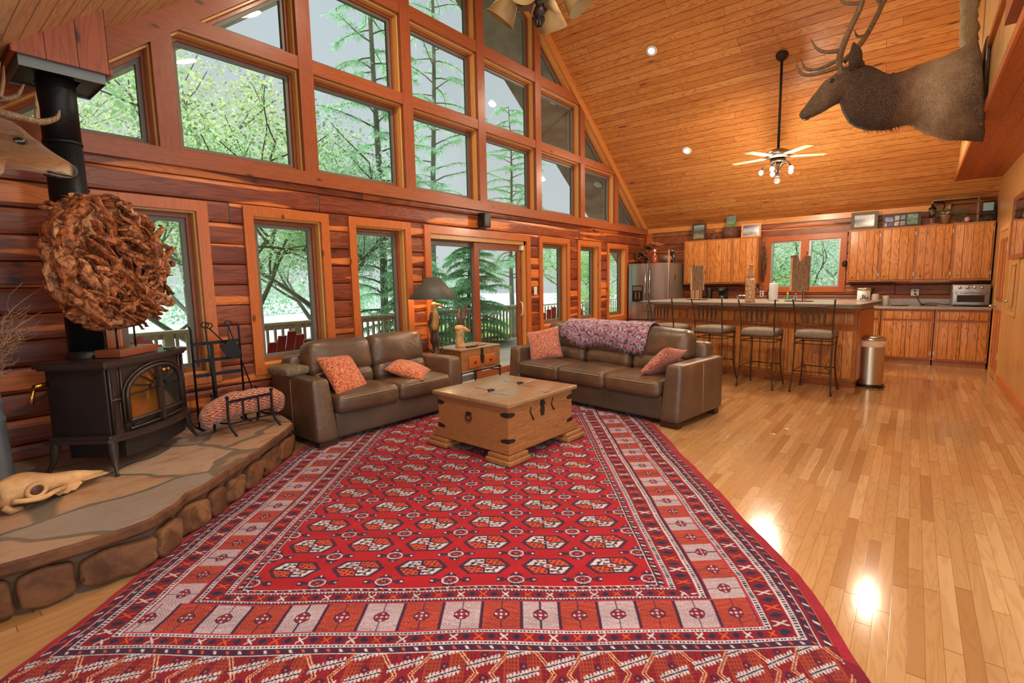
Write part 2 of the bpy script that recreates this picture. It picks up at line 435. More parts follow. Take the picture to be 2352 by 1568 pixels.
logpiece(wk, KW[0]+t, KW[1]-t, 0, KW[2]+t, 'y', XK, -1); logpiece(wk, KW[0]+t, KW[1]-t, KW[3]-t, 2.62, 'y', XK, -1)
struct(wk.build('wall_back', M['logK']), 'cedar log wall behind the kitchen cabinets')
struct(MB().bx(XK-.06, XK+.01, -.4, YW, 2.50, 2.60).build('trim_1', M['ytrim']), 'pale pine board under the kitchen ceiling')
struct(MB().bx(XK-.055, XK-.01, YW-.16, YW-.03, 0, 2.5).build('trim_2', M['trimv']))

# ---- window frames
def rect(a0, a1, z0, z1): return [(a0, z0), (a1, z0), (a1, z1), (a0, z1)]
def inset(poly, d):
    n = len(poly); out = []
    A = sum(poly[i][0]*poly[(i+1) % n][1]-poly[(i+1) % n][0]*poly[i][1] for i in range(n))
    s = 1 if A > 0 else -1
    for i in range(n):
        p0, p1, p2 = poly[i-1], poly[i], poly[(i+1) % n]
        def nrm(a, b):
            dx, dz = b[0]-a[0], b[1]-a[1]; L = math.hypot(dx, dz); return (-dz/L*s, dx/L*s)
        n1, n2 = nrm(p0, p1), nrm(p1, p2)
        k = 1+n1[0]*n2[0]+n1[1]*n2[1]
        out.append((p1[0]+(n1[0]+n2[0])/k*d, p1[1]+(n1[1]+n2[1])/k*d))
    return out
def window(name, label, poly, axis='y', face=YW, s=1, casing=.09, mat='trimv', deep=True, stop=.035, sash=.035, proj=.035):
    r = sroot(name); r['label'] = label
    p1 = inset(poly, casing) if casing else poly
    if casing: MB().ring(poly, p1, face-s*proj-.0*s, face+s*.03, axis).build('casing', M[mat], r)
    p1b = inset(poly, casing-.012) if casing else poly
    p2 = inset(p1, .015); MB().ring(p1b, p2, face+s*.0, face+s*.16, axis).build('jamb', M['stop'], r)
    p3 = inset(p2, stop); MB().ring(p2, p3, face+s*.07, face+s*.15, axis).build('stop', M['trimdv'], r)
    p4 = inset(p3, sash); MB().ring(p3, p4, face+s*.095, face+s*.14, axis).build('sash', M['sash'], r)
    g = MB()
    def mk(p, a): return (p[0], a, p[1]) if axis == 'y' else (a, p[0], p[1])
    n = len(p3); a = face+s*.118
    g.prism(inset(p3, .008), a-.003, a+.003, axis); g.build('pane', M['glass'], r)
    return r
labs = ['tall window left of the others, behind the wood stove', 'tall window behind the loveseat', 'tall window left of the glass door', '', 'tall window right of the glass door', 'middle of the three tall windows by the fridge', 'tall window beside the fridge']
k = 1
for w, lb in zip(WIN, labs):
    if w: window('window_%d' % k, lb, rect(w[0], w[1], WZ0, WZ1)); k += 1
# kitchen window: frame with two sashes
r = sroot('window_%d' % k); r['label'] = 'double kitchen window over the sink'; k += 1
po = rect(*KW); 
MB().ring(po, inset(po, .1), XK-.045, XK+.03, 'x').build('casing', M['trimv'], r)
MB().bx(XK-.04, XK+.12, 1.61, 1.74, KW[2]+.09, KW[3]-.09).build('mullion', M['trimv'], r)
for (a, b) in ((1.09, 1.61), (1.74, 2.27)):
    q = rect(a, b, KW[2]+.09, KW[3]-.09); q2 = inset(q, .035)
    MB().ring(q, q2, XK+.0, XK+.12, 'x').build('sash', M['alum'], r)
    MB().prism(inset(q, .03), XK+.06, XK+.066, 'x').build('pane', M['glass'], r)

# ---- sliding glass door
r = sroot('door_1'); r['label'] = 'sliding glass door to the deck'
po = [(DX0, 0), (DX0, DZ1), (DX1, DZ1), (DX1, 0), (DX1-.1, 0), (DX1-.1, DZ1-.1), (DX0+.1, DZ1-.1), (DX0+.1, 0)]
c = MB(); c.bx(DX0, DX0+.1, YW-.035, YW+.03, 0, DZ1-.1); c.bx(DX1-.1, DX1, YW-.035, YW+.03, 0, DZ1-.1); c.bx(DX0, DX1, YW-.035, YW+.03, DZ1-.1, DZ1)
c.build('casing', M['trimv'], r)
c = MB(); c.bx(DX0+.09, DX0+.12, YW, YW+.17, 0, DZ1-.1); c.bx(DX1-.14, DX1-.09, YW, YW+.17, 0, DZ1-.1); c.bx(DX0+.09, DX1-.09, YW, YW+.17, DZ1-.16, DZ1-.09)
c.build('jamb', M['stop'], r); MB().bx(DX0+.09, DX1-.09, YW, YW+.17, 0, .05).build('track', M['alum'], r)
xm = 5.42
def panel(x0, x1, yy, sw, mat, nm):
    q = rect(x0, x1, .05, DZ1-.16); q2 = inset(q, sw)
    p = MB().ring(q, q2, yy, yy+.045, 'y').build(nm, M[mat], r)
    MB().prism(inset(q, sw-.01), yy+.02, yy+.026, 'y').build('pane', M['glass'], p)
    return p
panel(DX0+.12, xm+.04, YW+.11, .075, 'sash', 'fixed_panel')
sp = panel(xm-.06, DX1-.14, YW+.05, .1, 'trimdv', 'sliding_panel')
hd = MB().tube([(DX1-.19, YW+.05, .92), (DX1-.19, YW+.01, .94), (DX1-.19, YW+.0, 1.02), (DX1-.19, YW+.01, 1.12), (DX1-.19, YW+.05, 1.14)], .012, 8)
hd.build('handle', M['white'], sp, label='white handle')
MB().bx(DX1-.20, DX1-.145, YW+.0, YW+.05, DZ1-.24, DZ1-.17).build('latch', M['white'], sp, label='white latch')

# ---- beam, posts, gable panes
struct(MB().bx(-.5, XK-.0, YW-.07, YW+.12, 2.47, 2.60).build('trim_3', M['trimd']), 'long beam between the low and high windows')
POST = [1.62, 2.87, 4.165, 5.49, 6.85, 8.23, 9.58]
BAR = [(3.575, 3.70), (4.58, 4.73), (5.66, 5.8)]
pw = .075
nt = 4
for px in POST:
    struct(MB().bx(px-pw, px+pw, YW-.05, YW+.14, 2.6, zc(px)-.02).build('trim_%d' % nt, M['trimdv'])); nt += 1
xb = [-.3]+POST+[XK]
for (b0, b1) in BAR:
    lo = 1.29+(b1-3.41)/.78; hi = XK-(b1-2.6)/.72
    mb = MB()
    for i in range(len(xb)-1):
        a, b = max(xb[i]+pw, lo), min(xb[i+1]-pw, hi)
        if b > a+.02: mb.bx(a, b, YW-.045, YW+.13, b0, b1)
    struct(mb.build('trim_%d' % nt, M['trimd'])); nt += 1
# rafter trims
m = MB()
d = .16
m.prism([(RX, ZR), (XK, 2.6), (XK, 2.6-.02), (XK-.22, 2.6), (RX, ZR-d*1.23)], YW-.05, YW+.13, 'y')
struct(m.build('trim_%d' % nt, M['ytrim'])); nt += 1
m = MB(); x0 = -.3
m.prism([(x0, zc(x0)), (RX, ZR), (RX, ZR-d*1.27), (x0, zc(x0)-d*1.27)], YW-.05, YW+.13, 'y')
struct(m.build('trim_%d' % nt, M['trimd'])); nt += 1
def clip(poly, nx, nz, c):   # keep nx*x+nz*z <= c
    out = []
    for i in range(len(poly)):
        p, q = poly[i-1], poly[i]; dp = nx*p[0]+nz*p[1]-c; dq = nx*q[0]+nz*q[1]-c
        if (dp <= 0) != (dq <= 0):
            tt = dp/(dp-dq); out.append((p[0]+(q[0]-p[0])*tt, p[1]+(q[1]-p[1])*tt))
        if dq <= 0: out.append(q)
    res = []
    for p in out:
        if not res or math.hypot(p[0]-res[-1][0], p[1]-res[-1][1]) > .01: res.append(p)
    if len(res) > 1 and math.hypot(res[0][0]-res[-1][0], res[0][1]-res[-1][1]) < .01: res.pop()
    return res
rows = [(2.6, 3.575), (3.70, 4.58), (4.73, 5.66), (5.8, 6.8)]
rn = ['bottom row', 'second row', 'third row', 'top row']
for ri, (z0, z1) in enumerate(rows):
    for i in range(len(xb)-1):
        a = xb[i]+(pw if i else 0); b = xb[i+1]-(pw if i < len(xb)-2 else 0)
        p = rect(a, b, z0, z1)
        p = clip(p, .72, 1, 2.6+.72*XK-d*1.23); 
        if p: p = clip(p, -.78, 1, 3.41-.78*1.29-d*1.27)
        if len(p) < 3: continue
        A = abs(sum(p[j][0]*p[(j+1) % len(p)][1]-p[(j+1) % len(p)][0]*p[j][1] for j in range(len(p))))/2
        if A < .05: continue
        st = .03 if A > .25 else .015
        window('window_%d' % k, 'gable pane in the %s, column %d from the left' % (rn[ri], i+1), p, casing=0, stop=st, sash=st); k += 1

# ---- right wall, loft
XW0 = 4.2
ZL = 2.9; YL = -.42
struct(MB().bx(XW0, XK, YR-.12, YR, 0, ZL+.02).build('wall_right', M['panel']), 'honey pine tongue and groove wall on the right')
struct(MB().bx(XW0, 9.1, YR, YR+.025, 0, .11).build('baseboard_right', M['trim']))
sf = MB().bx(XW0, zc(0) and (XK-(ZL-2.6)/.72), YR-1.2, YL, ZL, ZL+.1).build('loft_floor', M['soffitW']); sf.name = 'ceiling_loft'; struct(sf, 'plank underside of the loft')
xe = XK-(ZL-2.6)/.72
def loftp(z): return XK-(z-2.6)/.72
m = MB(); m.prism([(XW0, ZL-.005), (loftp(ZL), ZL-.005), (loftp(ZL+.07), ZL+.07), (XW0, ZL+.07)], YL, YL+.02, 'y'); struct(m.build('trim_%d' % nt, M['trim']), 'orange edge board along the loft'); nt += 1
m = MB(); m.prism([(XW0, ZL+.1), (loftp(ZL+.1), ZL+.1), (RX+.02, ZR), (XW0, ZR-1.0)], YL-.06, YL, 'y')
LP = planks('loft_boards', (0, 0, 1), (1, 0, 0), .11, 8.0, [(226, 186, 124), (216, 172, 108), (232, 196, 138)], (180, 130, 70), (120, 80, 40), rough=.3, knots=0, grain=.35, seam_w=.09)
struct(m.build('wall_loft', LP), 'pale vertical board face of the loft')
m = MB(); m.prism([(4.75, 3.46), (8.2, 3.46), (8.2, 3.52), (4.75, 3.52)], YL, YL+.03, 'y'); struct(m.build('trim_%d' % nt, M['trim']), 'ledge on the loft face behind the elk'); nt += 1
struct(MB().bx(4.2, 4.72, YL-.05, YL+.06, ZL+.14, 6).build('trim_%d' % nt, M['trimdv'])); nt += 1
# panelled door in the right wall
r = sroot('door_2'); r['label'] = 'panelled pine closet door in the right wall'
dx0, dx1 = 9.2, 9.98
c = MB(); c.bx(dx0-.07, dx0, YR, YR+.03, 0, 2.03); c.bx(dx1, dx1+.07, YR, YR+.03, 0, 2.03); c.bx(dx0-.07, dx1+.07, YR, YR+.03, 2.03, 2.1); c.build('casing', M['stop'], r)
c = MB(); c.bx(dx0, dx1, YR, YR+.02, 0.01, 2.03); lf = c.build('leaf', M['panel'], r)
c = MB()
for (a, b) in ((.12, .95), (1.08, 1.92)):
    for (p, q) in ((dx0+.1, dx0+.36), (dx0+.42, dx0+.68)):
        po = rect(p, q, a, b); c.ring(po, inset(po, .03), YR+.015, YR+.032, 'y')
c.build('panel_moulding', M['trimv'], lf)
MB().tube([(dx1-.06, YR+.02, .98), (dx1-.06, YR+.05, .98)], .012, 10).ball((dx1-.06, YR+.07, .98), .028, 12).build('handle', M['nickel'], lf, label='metal knob')
for z in (.3, 1.75): MB().bx(dx0-.01, dx0+.012, YR+.02, YR+.036, z, z+.09).build('hinge', M['nickel'], lf)
# ---- hand-knotted rug: woven pattern stored as vertex colours of the pile
def rug():
    A = math.radians(38.0)
    def grid(a, b, s): return np.arange(a, b, s)
    U = np.concatenate([grid(1.30, 2.7, .0042), grid(2.7, 4.0, .0062), grid(4.0, 6.22, .0085)])
    Vv = grid(-1.352, 1.957, .0046)
    u, v = np.meshgrid(U, Vv, indexing='ij')
    RED = (162, 16, 30); DR = (118, 18, 36); PUR = (64, 26, 56); NAVY = (30, 32, 62); WH = (196, 184, 188); OR = (196, 74, 30); OR2 = (168, 66, 48); PK = (164, 44, 66)
    L = lambda c: np.array(lin(*c)[:3])
    Cc = np.zeros(u.shape+(3,)); Cc[:] = L(RED)
    def paint(mask, c): Cc[mask] = L(c)
    F0, F1, G0, G1 = 2.24, 5.40, -.64, 1.335          # field u, v limits
    fld = (u > F0) & (u < F1) & (v > G0) & (v < G1)
    # field guls
    du, dv = .236, .324
    def motif(uu, vv, m):
        a = np.abs(uu)/.066; b = np.abs(vv)/.112
        d = np.maximum(a, .92*b+.4*a)
        paint(m & (d < 1.12), PUR)
        inn = m & (d < .93)
        q = (uu*vv) > 0
        paint(inn & q, WH); paint(inn & ~q, OR)
        # scroll figures inside each quarter
        s = np.sin(np.abs(uu)*150+np.abs(vv)*60)*np.cos(np.abs(vv)*120-np.abs(uu)*50)
        paint(inn & (s > .42) & (d < .86), PUR)
        paint(inn & q & (np.abs(d-.62) < .05), NAVY)
        paint(inn & ~q & (s < -.55) & (d > .3), DR)
        paint(inn & ((np.abs(uu) < .006) | (np.abs(vv) < .006)), NAVY)
        paint(inn & (d < .3), DR); paint(inn & (d < .2), WH); paint(inn & (d < .1), NAVY)
    k = np.round((u-2.41)/du); j = np.round((v-.353)/dv-.5)
    uc = u-(2.41+k*du); vc = v-(.353+(j+.5)*dv)
    motif(uc, vc, fld & (k >= 0))
    k2 = np.floor((u-2.41)/du)+.5; j2 = np.round((v-.353)/dv)
    uc = u-(2.41+k2*du); vc = v-(.353+j2*dv)
    def cross(uu, vv, m):
        a = np.abs(uu); b = np.abs(vv)
        r = np.hypot(a/.036, b/.046)
        arms = ((b < .016) & (a < .062)) | ((a < .011) & (b < .1)) | ((b < .03) & (a < .048) & (a > .03)) | ((a < .018) & (b > .062) & (b < .098))
        paint(m & (arms | (r < 1)), PUR)
        paint(m & (np.abs(r-.82) < .09), WH); paint(m & (np.abs(r-.58) < .07), PK)
        paint(m & (r < .42), NAVY); paint(m & (r < .36) & ((np.abs(a-b*.8) < .004)), OR)
        paint(m & (np.hypot((a-.054), b) < .006), WH); paint(m & (np.hypot(a, b-.088) < .007), WH)
    cross(uc, vc, fld)
    # border distance from the field edge (0 at field, grows outwards) and the running coordinate
    dl = G0-v; dr_ = v-G1; dn = F0-u; df = u-F1
    sd = np.interp(np.where(v < .3, dl, dr_*1.12), [-9, 0, .226, .40, .58, .665, .80], [-9, 0, .112, .305, .400, .495, .62])
    d = np.maximum(sd, np.maximum(dn, df)); out = ~fld
    hor = (np.maximum(dn, df) >= sd)
    # bands differ a little on the sides; use the same table
    s = np.where(hor, v, u)
    def lattice(lo, hi):
        m = out & (d > lo) & (d < hi); t = (d-lo)/(hi-lo)
        paint(m, PK)
        paint(m & (t > .12) & (t < .88), WH)
        cell = np.abs(((s/.016) % 1)-.5); paint(m & (t > .3) & (t < .72) & (cell < .3), NAVY)
        paint(m & (t > .84), DR)
    def small(lo, hi):
        m = out & (d > lo) & (d < hi); mid = (lo+hi)/2; h = (hi-lo)/2
        paint(m, DR)
        kk = np.floor(s/.052); ss = s-(kk+.5)*.052; w_ = (kk % 2) == 0
        star = (np.abs(ss)+np.abs(d-mid) < .8*h) & ((np.abs(ss) > .004) | True)
        paint(m & w_ & star, NAVY)
        x_ = (np.abs(np.abs(ss)-np.abs(d-mid)) < .005) & (np.abs(ss) < .75*h)
        paint(m & ~w_ & x_ & ((kk % 4) == 1), WH); paint(m & ~w_ & x_ & ((kk % 4) == 3), OR)
    def line(lo, hi, c): paint(out & (d > lo) & (d < hi), c)
    def dots(lo, hi, base, c1, c2, p=.034):
        m = out & (d > lo) & (d < hi); paint(m, base); kk = np.floor(s/p); ss = s-(kk+.5)*p
        dd = m & (np.abs(ss+(d-(lo+hi)/2)*.6) < .006) & (np.abs(d-(lo+hi)/2) < (hi-lo)*.3)
        paint(dd & (kk % 2 == 0), c1); paint(dd & (kk % 2 == 1), c2)
    paint(out, DR)
    line(0, .004, WH); dots(.004, .022, PUR, WH, OR); line(.022, .026, PK); 
    lattice(.026, .044); small(.044, .088); lattice(.088, .106); line(.106, .112, PUR)
    # compartment band
    m = out & (d > .112) & (d < .305)
    hq = np.maximum(dn, df) > .112
    P = np.where(hq, .174, .158); s0 = np.where(hq, v-1.66, u-2.204)
    kk = np.round(s0/P); ss = s0-kk*P; ww = (kk.astype(int) % 2) == 0
    ww = np.where(hor, ww, ww)
    paint(m & ww, (176, 160, 166)); paint(m & ~ww, OR2)
    dm = np.where(hq, np.maximum(dn, df), sd)-.2085; sdm = np.where(hq, 1, 1); m = out & (d > .112) & (d < .305)
    ang = np.arctan2(dm, ss); rr = np.hypot(dm, ss)
    hatch = (np.sin((np.abs(dm)+np.abs(ss))*430) > .25) & (rr > .03)
    fine_ = np.sin(u*900)*np.sin(v*900) > -.2
    paint(m & ww & hatch & fine_, (158, 118, 136)); paint(m & ~ww & hatch & fine_, (120, 34, 34))
    oc = np.maximum(np.maximum(np.abs(dm)*1.0, np.abs(ss)), (np.abs(dm)+np.abs(ss))*.74)
    paint(m & (np.abs(ss) < .0025), NAVY)
    paint(m & (oc < .034), PUR); paint(m & (oc < .029), (120, 24, 52))
    for (a, b) in ((.022, 0), (-.022, 0), (0, .022), (0, -.022)): paint(m & (np.hypot(dm-a, ss-b) < .0055), WH)
    paint(m & (np.abs(dm)+np.abs(ss) < .008), WH)
    paint(m & hq & (np.abs(ss) > P/2-.007), PUR)
    line(.112, .118, PK); line(.299, .305, PK)
    lattice(.305, .326); small(.326, .372); lattice(.372, .394); dots(.394, .424, PUR, WH, OR, .05); line(.424, .428, WH)
    # outer margin on the long sides
    side = out & (~hor) & (d > .428); paint(side, DR)
    dots_m = side & (d < .49); 
    kk = np.floor(u/.06); ss = u-(kk+.5)*.06; paint(dots_m & (np.abs(d-.464) < .018), PUR)
    paint(dots_m & (np.abs(ss+(d-.464)*.8) < .007) & (np.abs(d-.464) < .014) & (kk % 2 == 0), WH)
    paint(dots_m & (np.abs(ss+(d-.464)*.8) < .007) & (np.abs(d-.464) < .014) & (kk % 2 == 1), OR2)
    paint(side & (np.abs(d-.487) < .003), OR); paint(side & (d > .495), (152, 28, 46))
    # end panels (elem) with hooked zigzags
    e = ((u < F0-.428) | (u > F1+.428)) & (sd < .49)
    paint(e, (128, 22, 34)); uu = np.where(u < 3, F0-.428-u, u-F1-.428)
    P2 = .30; kk = np.floor(v/P2); vv = v-kk*P2-P2/2
    z = np.abs(((uu+.04) / .155) % 2-1)*.155
    side_h = (np.sin(uu*420) > .1)
    a1 = np.abs(np.abs(vv)-(.028+z*.62))
    paint(e & (np.abs(np.abs(vv)-.105) < .03), (150, 54, 38))
    paint(e & (np.sin(vv*500) > .5) & (np.sin(uu*330) > -.3) & (np.abs(vv) > .03), (66, 20, 40))
    paint(e & (a1 < .009), (230, 150, 110)); paint(e & (a1 < .0035), NAVY)
    # white comb bars
    for (cu, cv) in ((.06, .0), (.175, .0), (.118, .15), (.233, .15), (.002, .15), (.29, .0)):
        w1 = (v+cv+5*P2) % P2-P2/2; q = (uu-cu)-w1*.35
        bar = e & (np.abs(w1) < .062)
        paint(bar & (np.abs(q) < .021) & ((np.sin(w1*420) > -.15) | (np.abs(q) < .009)), WH)
        paint(bar & (np.abs(q) < .004), NAVY)
        w2 = (v+cv+P2/2+5*P2) % P2-P2/2
        fl = e & (np.hypot(w2, (uu-cu-.02)*1.0) < .017); paint(fl, PUR); paint(e & (np.hypot(w2, uu-cu-.02) < .005), OR)
    # woven irregularity
    rs = np.random.RandomState(3); nz = rs.rand(*u.shape)
    band = .94+.1*np.sin(u*31+np.sin(v*3)*2)*np.sin(u*7.3)+.0*v
    Cc *= ((.8+.4*nz)*band)[..., None]
    Cc = np.clip(Cc, 0, 1)
    nU, nV = u.shape
    wob = .006*np.sin(u*5.1)+.004*np.sin(u*11+1)
    vv = v+np.clip(2.3-u, 0, 1)*.16*np.clip(-v/1.3, 0, 1)+wob*np.clip((np.abs(v-.325)-.6)/1.1, 0, 1)+.02*(u-2.2)*0
    uw = u+.006*np.sin(v*4.3+.5)+.004*np.sin(v*9.1)
    x = uw*math.cos(A)-vv*math.sin(A); y = uw*math.sin(A)+vv*math.cos(A)
    zz = .013+.0012*np.sin(u*40+v*7)+.001*nz
    edge = (u <= U[0]+1e-6) | (u >= U[-1]-1e-6) | (v <= Vv[0]+1e-6) | (v >= Vv[-1]-1e-6); zz = np.where(edge, .001, zz)
    co = np.stack([x, y, zz], -1).reshape(-1, 3).astype(np.float32)
    idx = np.arange(nU*nV).reshape(nU, nV)
    q = np.stack([idx[:-1, :-1], idx[1:, :-1], idx[1:, 1:], idx[:-1, 1:]], -1).reshape(-1, 4)
    ctr = co[q].mean(1); q = q[(ctr[:, 1] < 4.83)]
    me = bpy.data.meshes.new('area_rug'); me.vertices.add(len(co)); me.vertices.foreach_set('co', co.ravel())
    me.loops.add(q.size); me.loops.foreach_set('vertex_index', q.ravel().astype(np.int32))
    me.polygons.add(len(q)); me.polygons.foreach_set('loop_start', np.arange(0, q.size, 4, dtype=np.int32)); me.polygons.foreach_set('loop_total', np.full(len(q), 4, dtype=np.int32))
    me.update(calc_edges=True)
    at = me.color_attributes.new('weave', 'FLOAT_COLOR', 'POINT')
    at.data.foreach_set('color', np.concatenate([Cc.reshape(-1, 3), np.ones((nU*nV, 1))], 1).astype(np.float32).ravel())
    t = NT('wool_pile'); a = t.n('ShaderNodeAttribute', attribute_name='weave')
    ds = t.mix(.0, a.outputs[0], (0, 0, 0, 1))
    me.materials.append(t.pbr(ds, .95, 0, t.bump(t.noise(t.obj(), 420, 2), .25, .004), .15, sheen=.1))
    o = bpy.data.objects.new('area_rug', me); COL.objects.link(o)
    tag(o, 'large red hand-knotted rug with rows of diamond medallions on the oak floor', 'rug')
rug()
def leather():
    t = NT('worn_leather'); o = t.obj()
    a = t.noise(o, 2.2, 3, .6, .4); b = t.noise(o, 60, 3)
    col = t.ramp(a, [(.3, lin(76, 58, 46)), (.52, lin(98, 74, 54)), (.72, lin(134, 94, 62))])
    col = t.mix(t.math('MULTIPLY', b, .35), col, lin(84, 66, 54))
    wr = t.noise(t.vmul(o, (7, 7, 7)), 1.0, 4, .6, 1.5)
    nrm = t.bump(t.math('ADD', t.math('MULTIPLY', wr, .9), t.math('MULTIPLY', b, .12)), .35, .02)
    return t.pbr(col, t.math('ADD', .3, t.math('MULTIPLY', a, .22)), 0, nrm, .6, .18, .3)
M['leather'] = leather()
M['suede'] = plain('leather_sides', (82, 66, 54), .62, var=.28, bscale=10, bump=.1)
M['footw'] = plain('dark_wood_foot', (58, 34, 20), .45)
M['stitch'] = plain('cream_stitching', (176, 150, 112), .7)
def sofa(name, label, L, D, n, loc, rz, aw=.22):
    r = thing(name, label, 'sofa', loc, rz)
    MB().soft((L/2, D/2+.02, .18), (L-2*aw+.02, D-.06, .25), .03).build('base', M['suede'], r)
    for i, s in enumerate((1, -1)):
        cx = aw/2 if s == 1 else L-aw/2
        def fn(p, s=s):
            f = (p.z+.285)/.57
            p = p.copy()
            inner = (p.x*s+aw/2)/aw          # 0 outer .. 1 inner
            p.x += -s*inner*(f*.05) 
            if p.y < 0: p.y += f*.05*min(1, -p.y/.2)
            if p.y > 0: p.z -= .0
            return p
        a = MB().soft((cx, D/2, .345), (aw, D, .57), .045, nin=6, fn=fn).build('arm', M['leather'], r)
        sx = cx-s*aw*.28
        MB().tube([(cx-s*(aw/2+.001), D*.52, .10), (cx-s*(aw/2+.001), D*.52, .585), (cx-s*(aw/2-.012), D*.52, .618), (cx-s*(aw/2-.045), D*.52, .631), (cx+s*.02, D*.52, .631)], .003, 5).build('seam', M['stitch'], a)
    MB().soft((L/2, D-.12, .42), (L-2*aw+.24, .2, .72), .06, rot=(-.06, 0, 0)).build('back_frame', M['leather'], r)
    w = (L-2*aw+.03)/n
    for i in range(n):
        cx = aw-.015+w*(i+.5)
        c = MB().soft((cx, .315, .375), (w-.006, .66, .175), .055, crown=(0, .012, .03), nin=8).build('seat_cushion', M['leather'], r)
        y0 = -.02; MB().tube([(cx-w/2+.03, y0+.03, .425), (cx-w/2+.07, y0+.003, .43), (cx, y0-.007, .432), (cx+w/2-.07, y0+.003, .43), (cx+w/2-.03, y0+.03, .425)], .0035, 5).build('seam', M['stitch'], c)
        def bf(p):
            p = p.copy(); p.z += .012*mnoise.noise(Vector((p.x*5+i*3, p.y*5, p.z*4))); p.y += .018*mnoise.noise(Vector((p.x*6+i*7, 2, p.z*3))); return p
        MB().soft((cx+(0), D-.30, .735), (w+.01, .25, .35), .085, crown=(.0, .035, .02), nin=9, rot=(-.16, 0, 0), fn=bf).build('back_cushion', M['leather'], r)
        MB().soft((cx, D-.37, .53), (w-.02, .2, .2), .075, crown=(0, .02, .01), nin=8, rot=(-.1, 0, 0), fn=bf).build('lumbar_cushion', M['leather'], r)
    for (x, y) in ((.12, .08), (L-.12, .08), (.12, D-.08), (L-.12, D-.08)):
        MB().bx(x-.09, x+.09, y-.045, y+.045, 0.001, .075).build('foot', M['footw'], r)
    return r
sofa('loveseat', 'two-seat brown leather loveseat standing against the window wall', 1.80, .86, 2, (2.27, 4.02, 0), math.radians(-1.8))
RZR = math.radians(-98.5)
sofa('sofa', 'three-seat brown leather sofa with a purple crocheted throw over its back', 2.42, .96, 3, (5.0, 4.09, .0), RZR, .22)
def cushmat(name, c1, c2, sc):
    t = NT(name); o = t.obj()
    vd = t.n('ShaderNodeTexVoronoi', {'Vector': o, 'Scale': sc, 'Randomness': .4}); n = t.noise(o, sc*1.8, 3, .5, 2.2)
    w = t.math('SINE', t.math('MULTIPLY', t.math('ADD', vd.outputs[0], t.math('MULTIPLY', n, .9)), 26))
    col = t.mix(t.smooth(w, -.1, .45), lin(*c1), lin(*c2))
    return t.pbr(col, .75, 0, t.bump(t.noise(o, 260, 2), .2, .003), .3, sheen=.25)
M['damask'] = cushmat('rust_damask', (172, 70, 46), (208, 140, 96), 9)
M['damask2'] = cushmat('pink_paisley', (168, 74, 62), (206, 150, 124), 12)
M['brownc'] = plain('mottled_brown_fabric', (120, 104, 84), .85, var=.4, bscale=160)
def pillow(name, label, loc, rot, w, h, t, mat, seed, group=None):
    m = MB().pillow(w, h, t, 16, seed=seed, pinch=.07); o = m.build(name, M[mat], None, weld=True); o.location = loc; o.rotation_euler = rot
    tag(o, label, 'pillow', group); return o
pillow('throw_pillow', 'rust damask pillow leaning on the left seat of the loveseat', (2.72, 4.27, .60), (math.radians(52), math.radians(4), math.radians(14)), .46, .46, .15, 'damask', 1)
pillow('throw_pillow', 'rust damask pillow lying flat on the right seat of the loveseat', (3.50, 4.25, .535), (math.radians(18), math.radians(-6), math.radians(36)), .44, .44, .14, 'damask', 4)
pillow('throw_pillow', 'rust patterned pillow standing against the left arm of the three-seat sofa', (5.24, 3.66, .655), (math.radians(66), math.radians(-12), math.radians(-62)), .43, .43, .15, 'damask2', 7)
pillow('throw_pillow', 'pink patterned pillow leaning against the right arm of the three-seat sofa', (4.97, 1.98, .61), (math.radians(-46), math.radians(10), math.radians(-8)), .42, .42, .14, 'damask2', 9)
o = MB().soft((0, 0, 0), (.25, .34, .08), .035, crown=(0, 0, .015)).build('folded_pad', M['brownc']); o.location = (2.345, 4.60, .668); o.rotation_euler = (0, 0, .1)
tag(o, 'small mottled brown folded pad lying on the left arm of the loveseat', 'cushion')

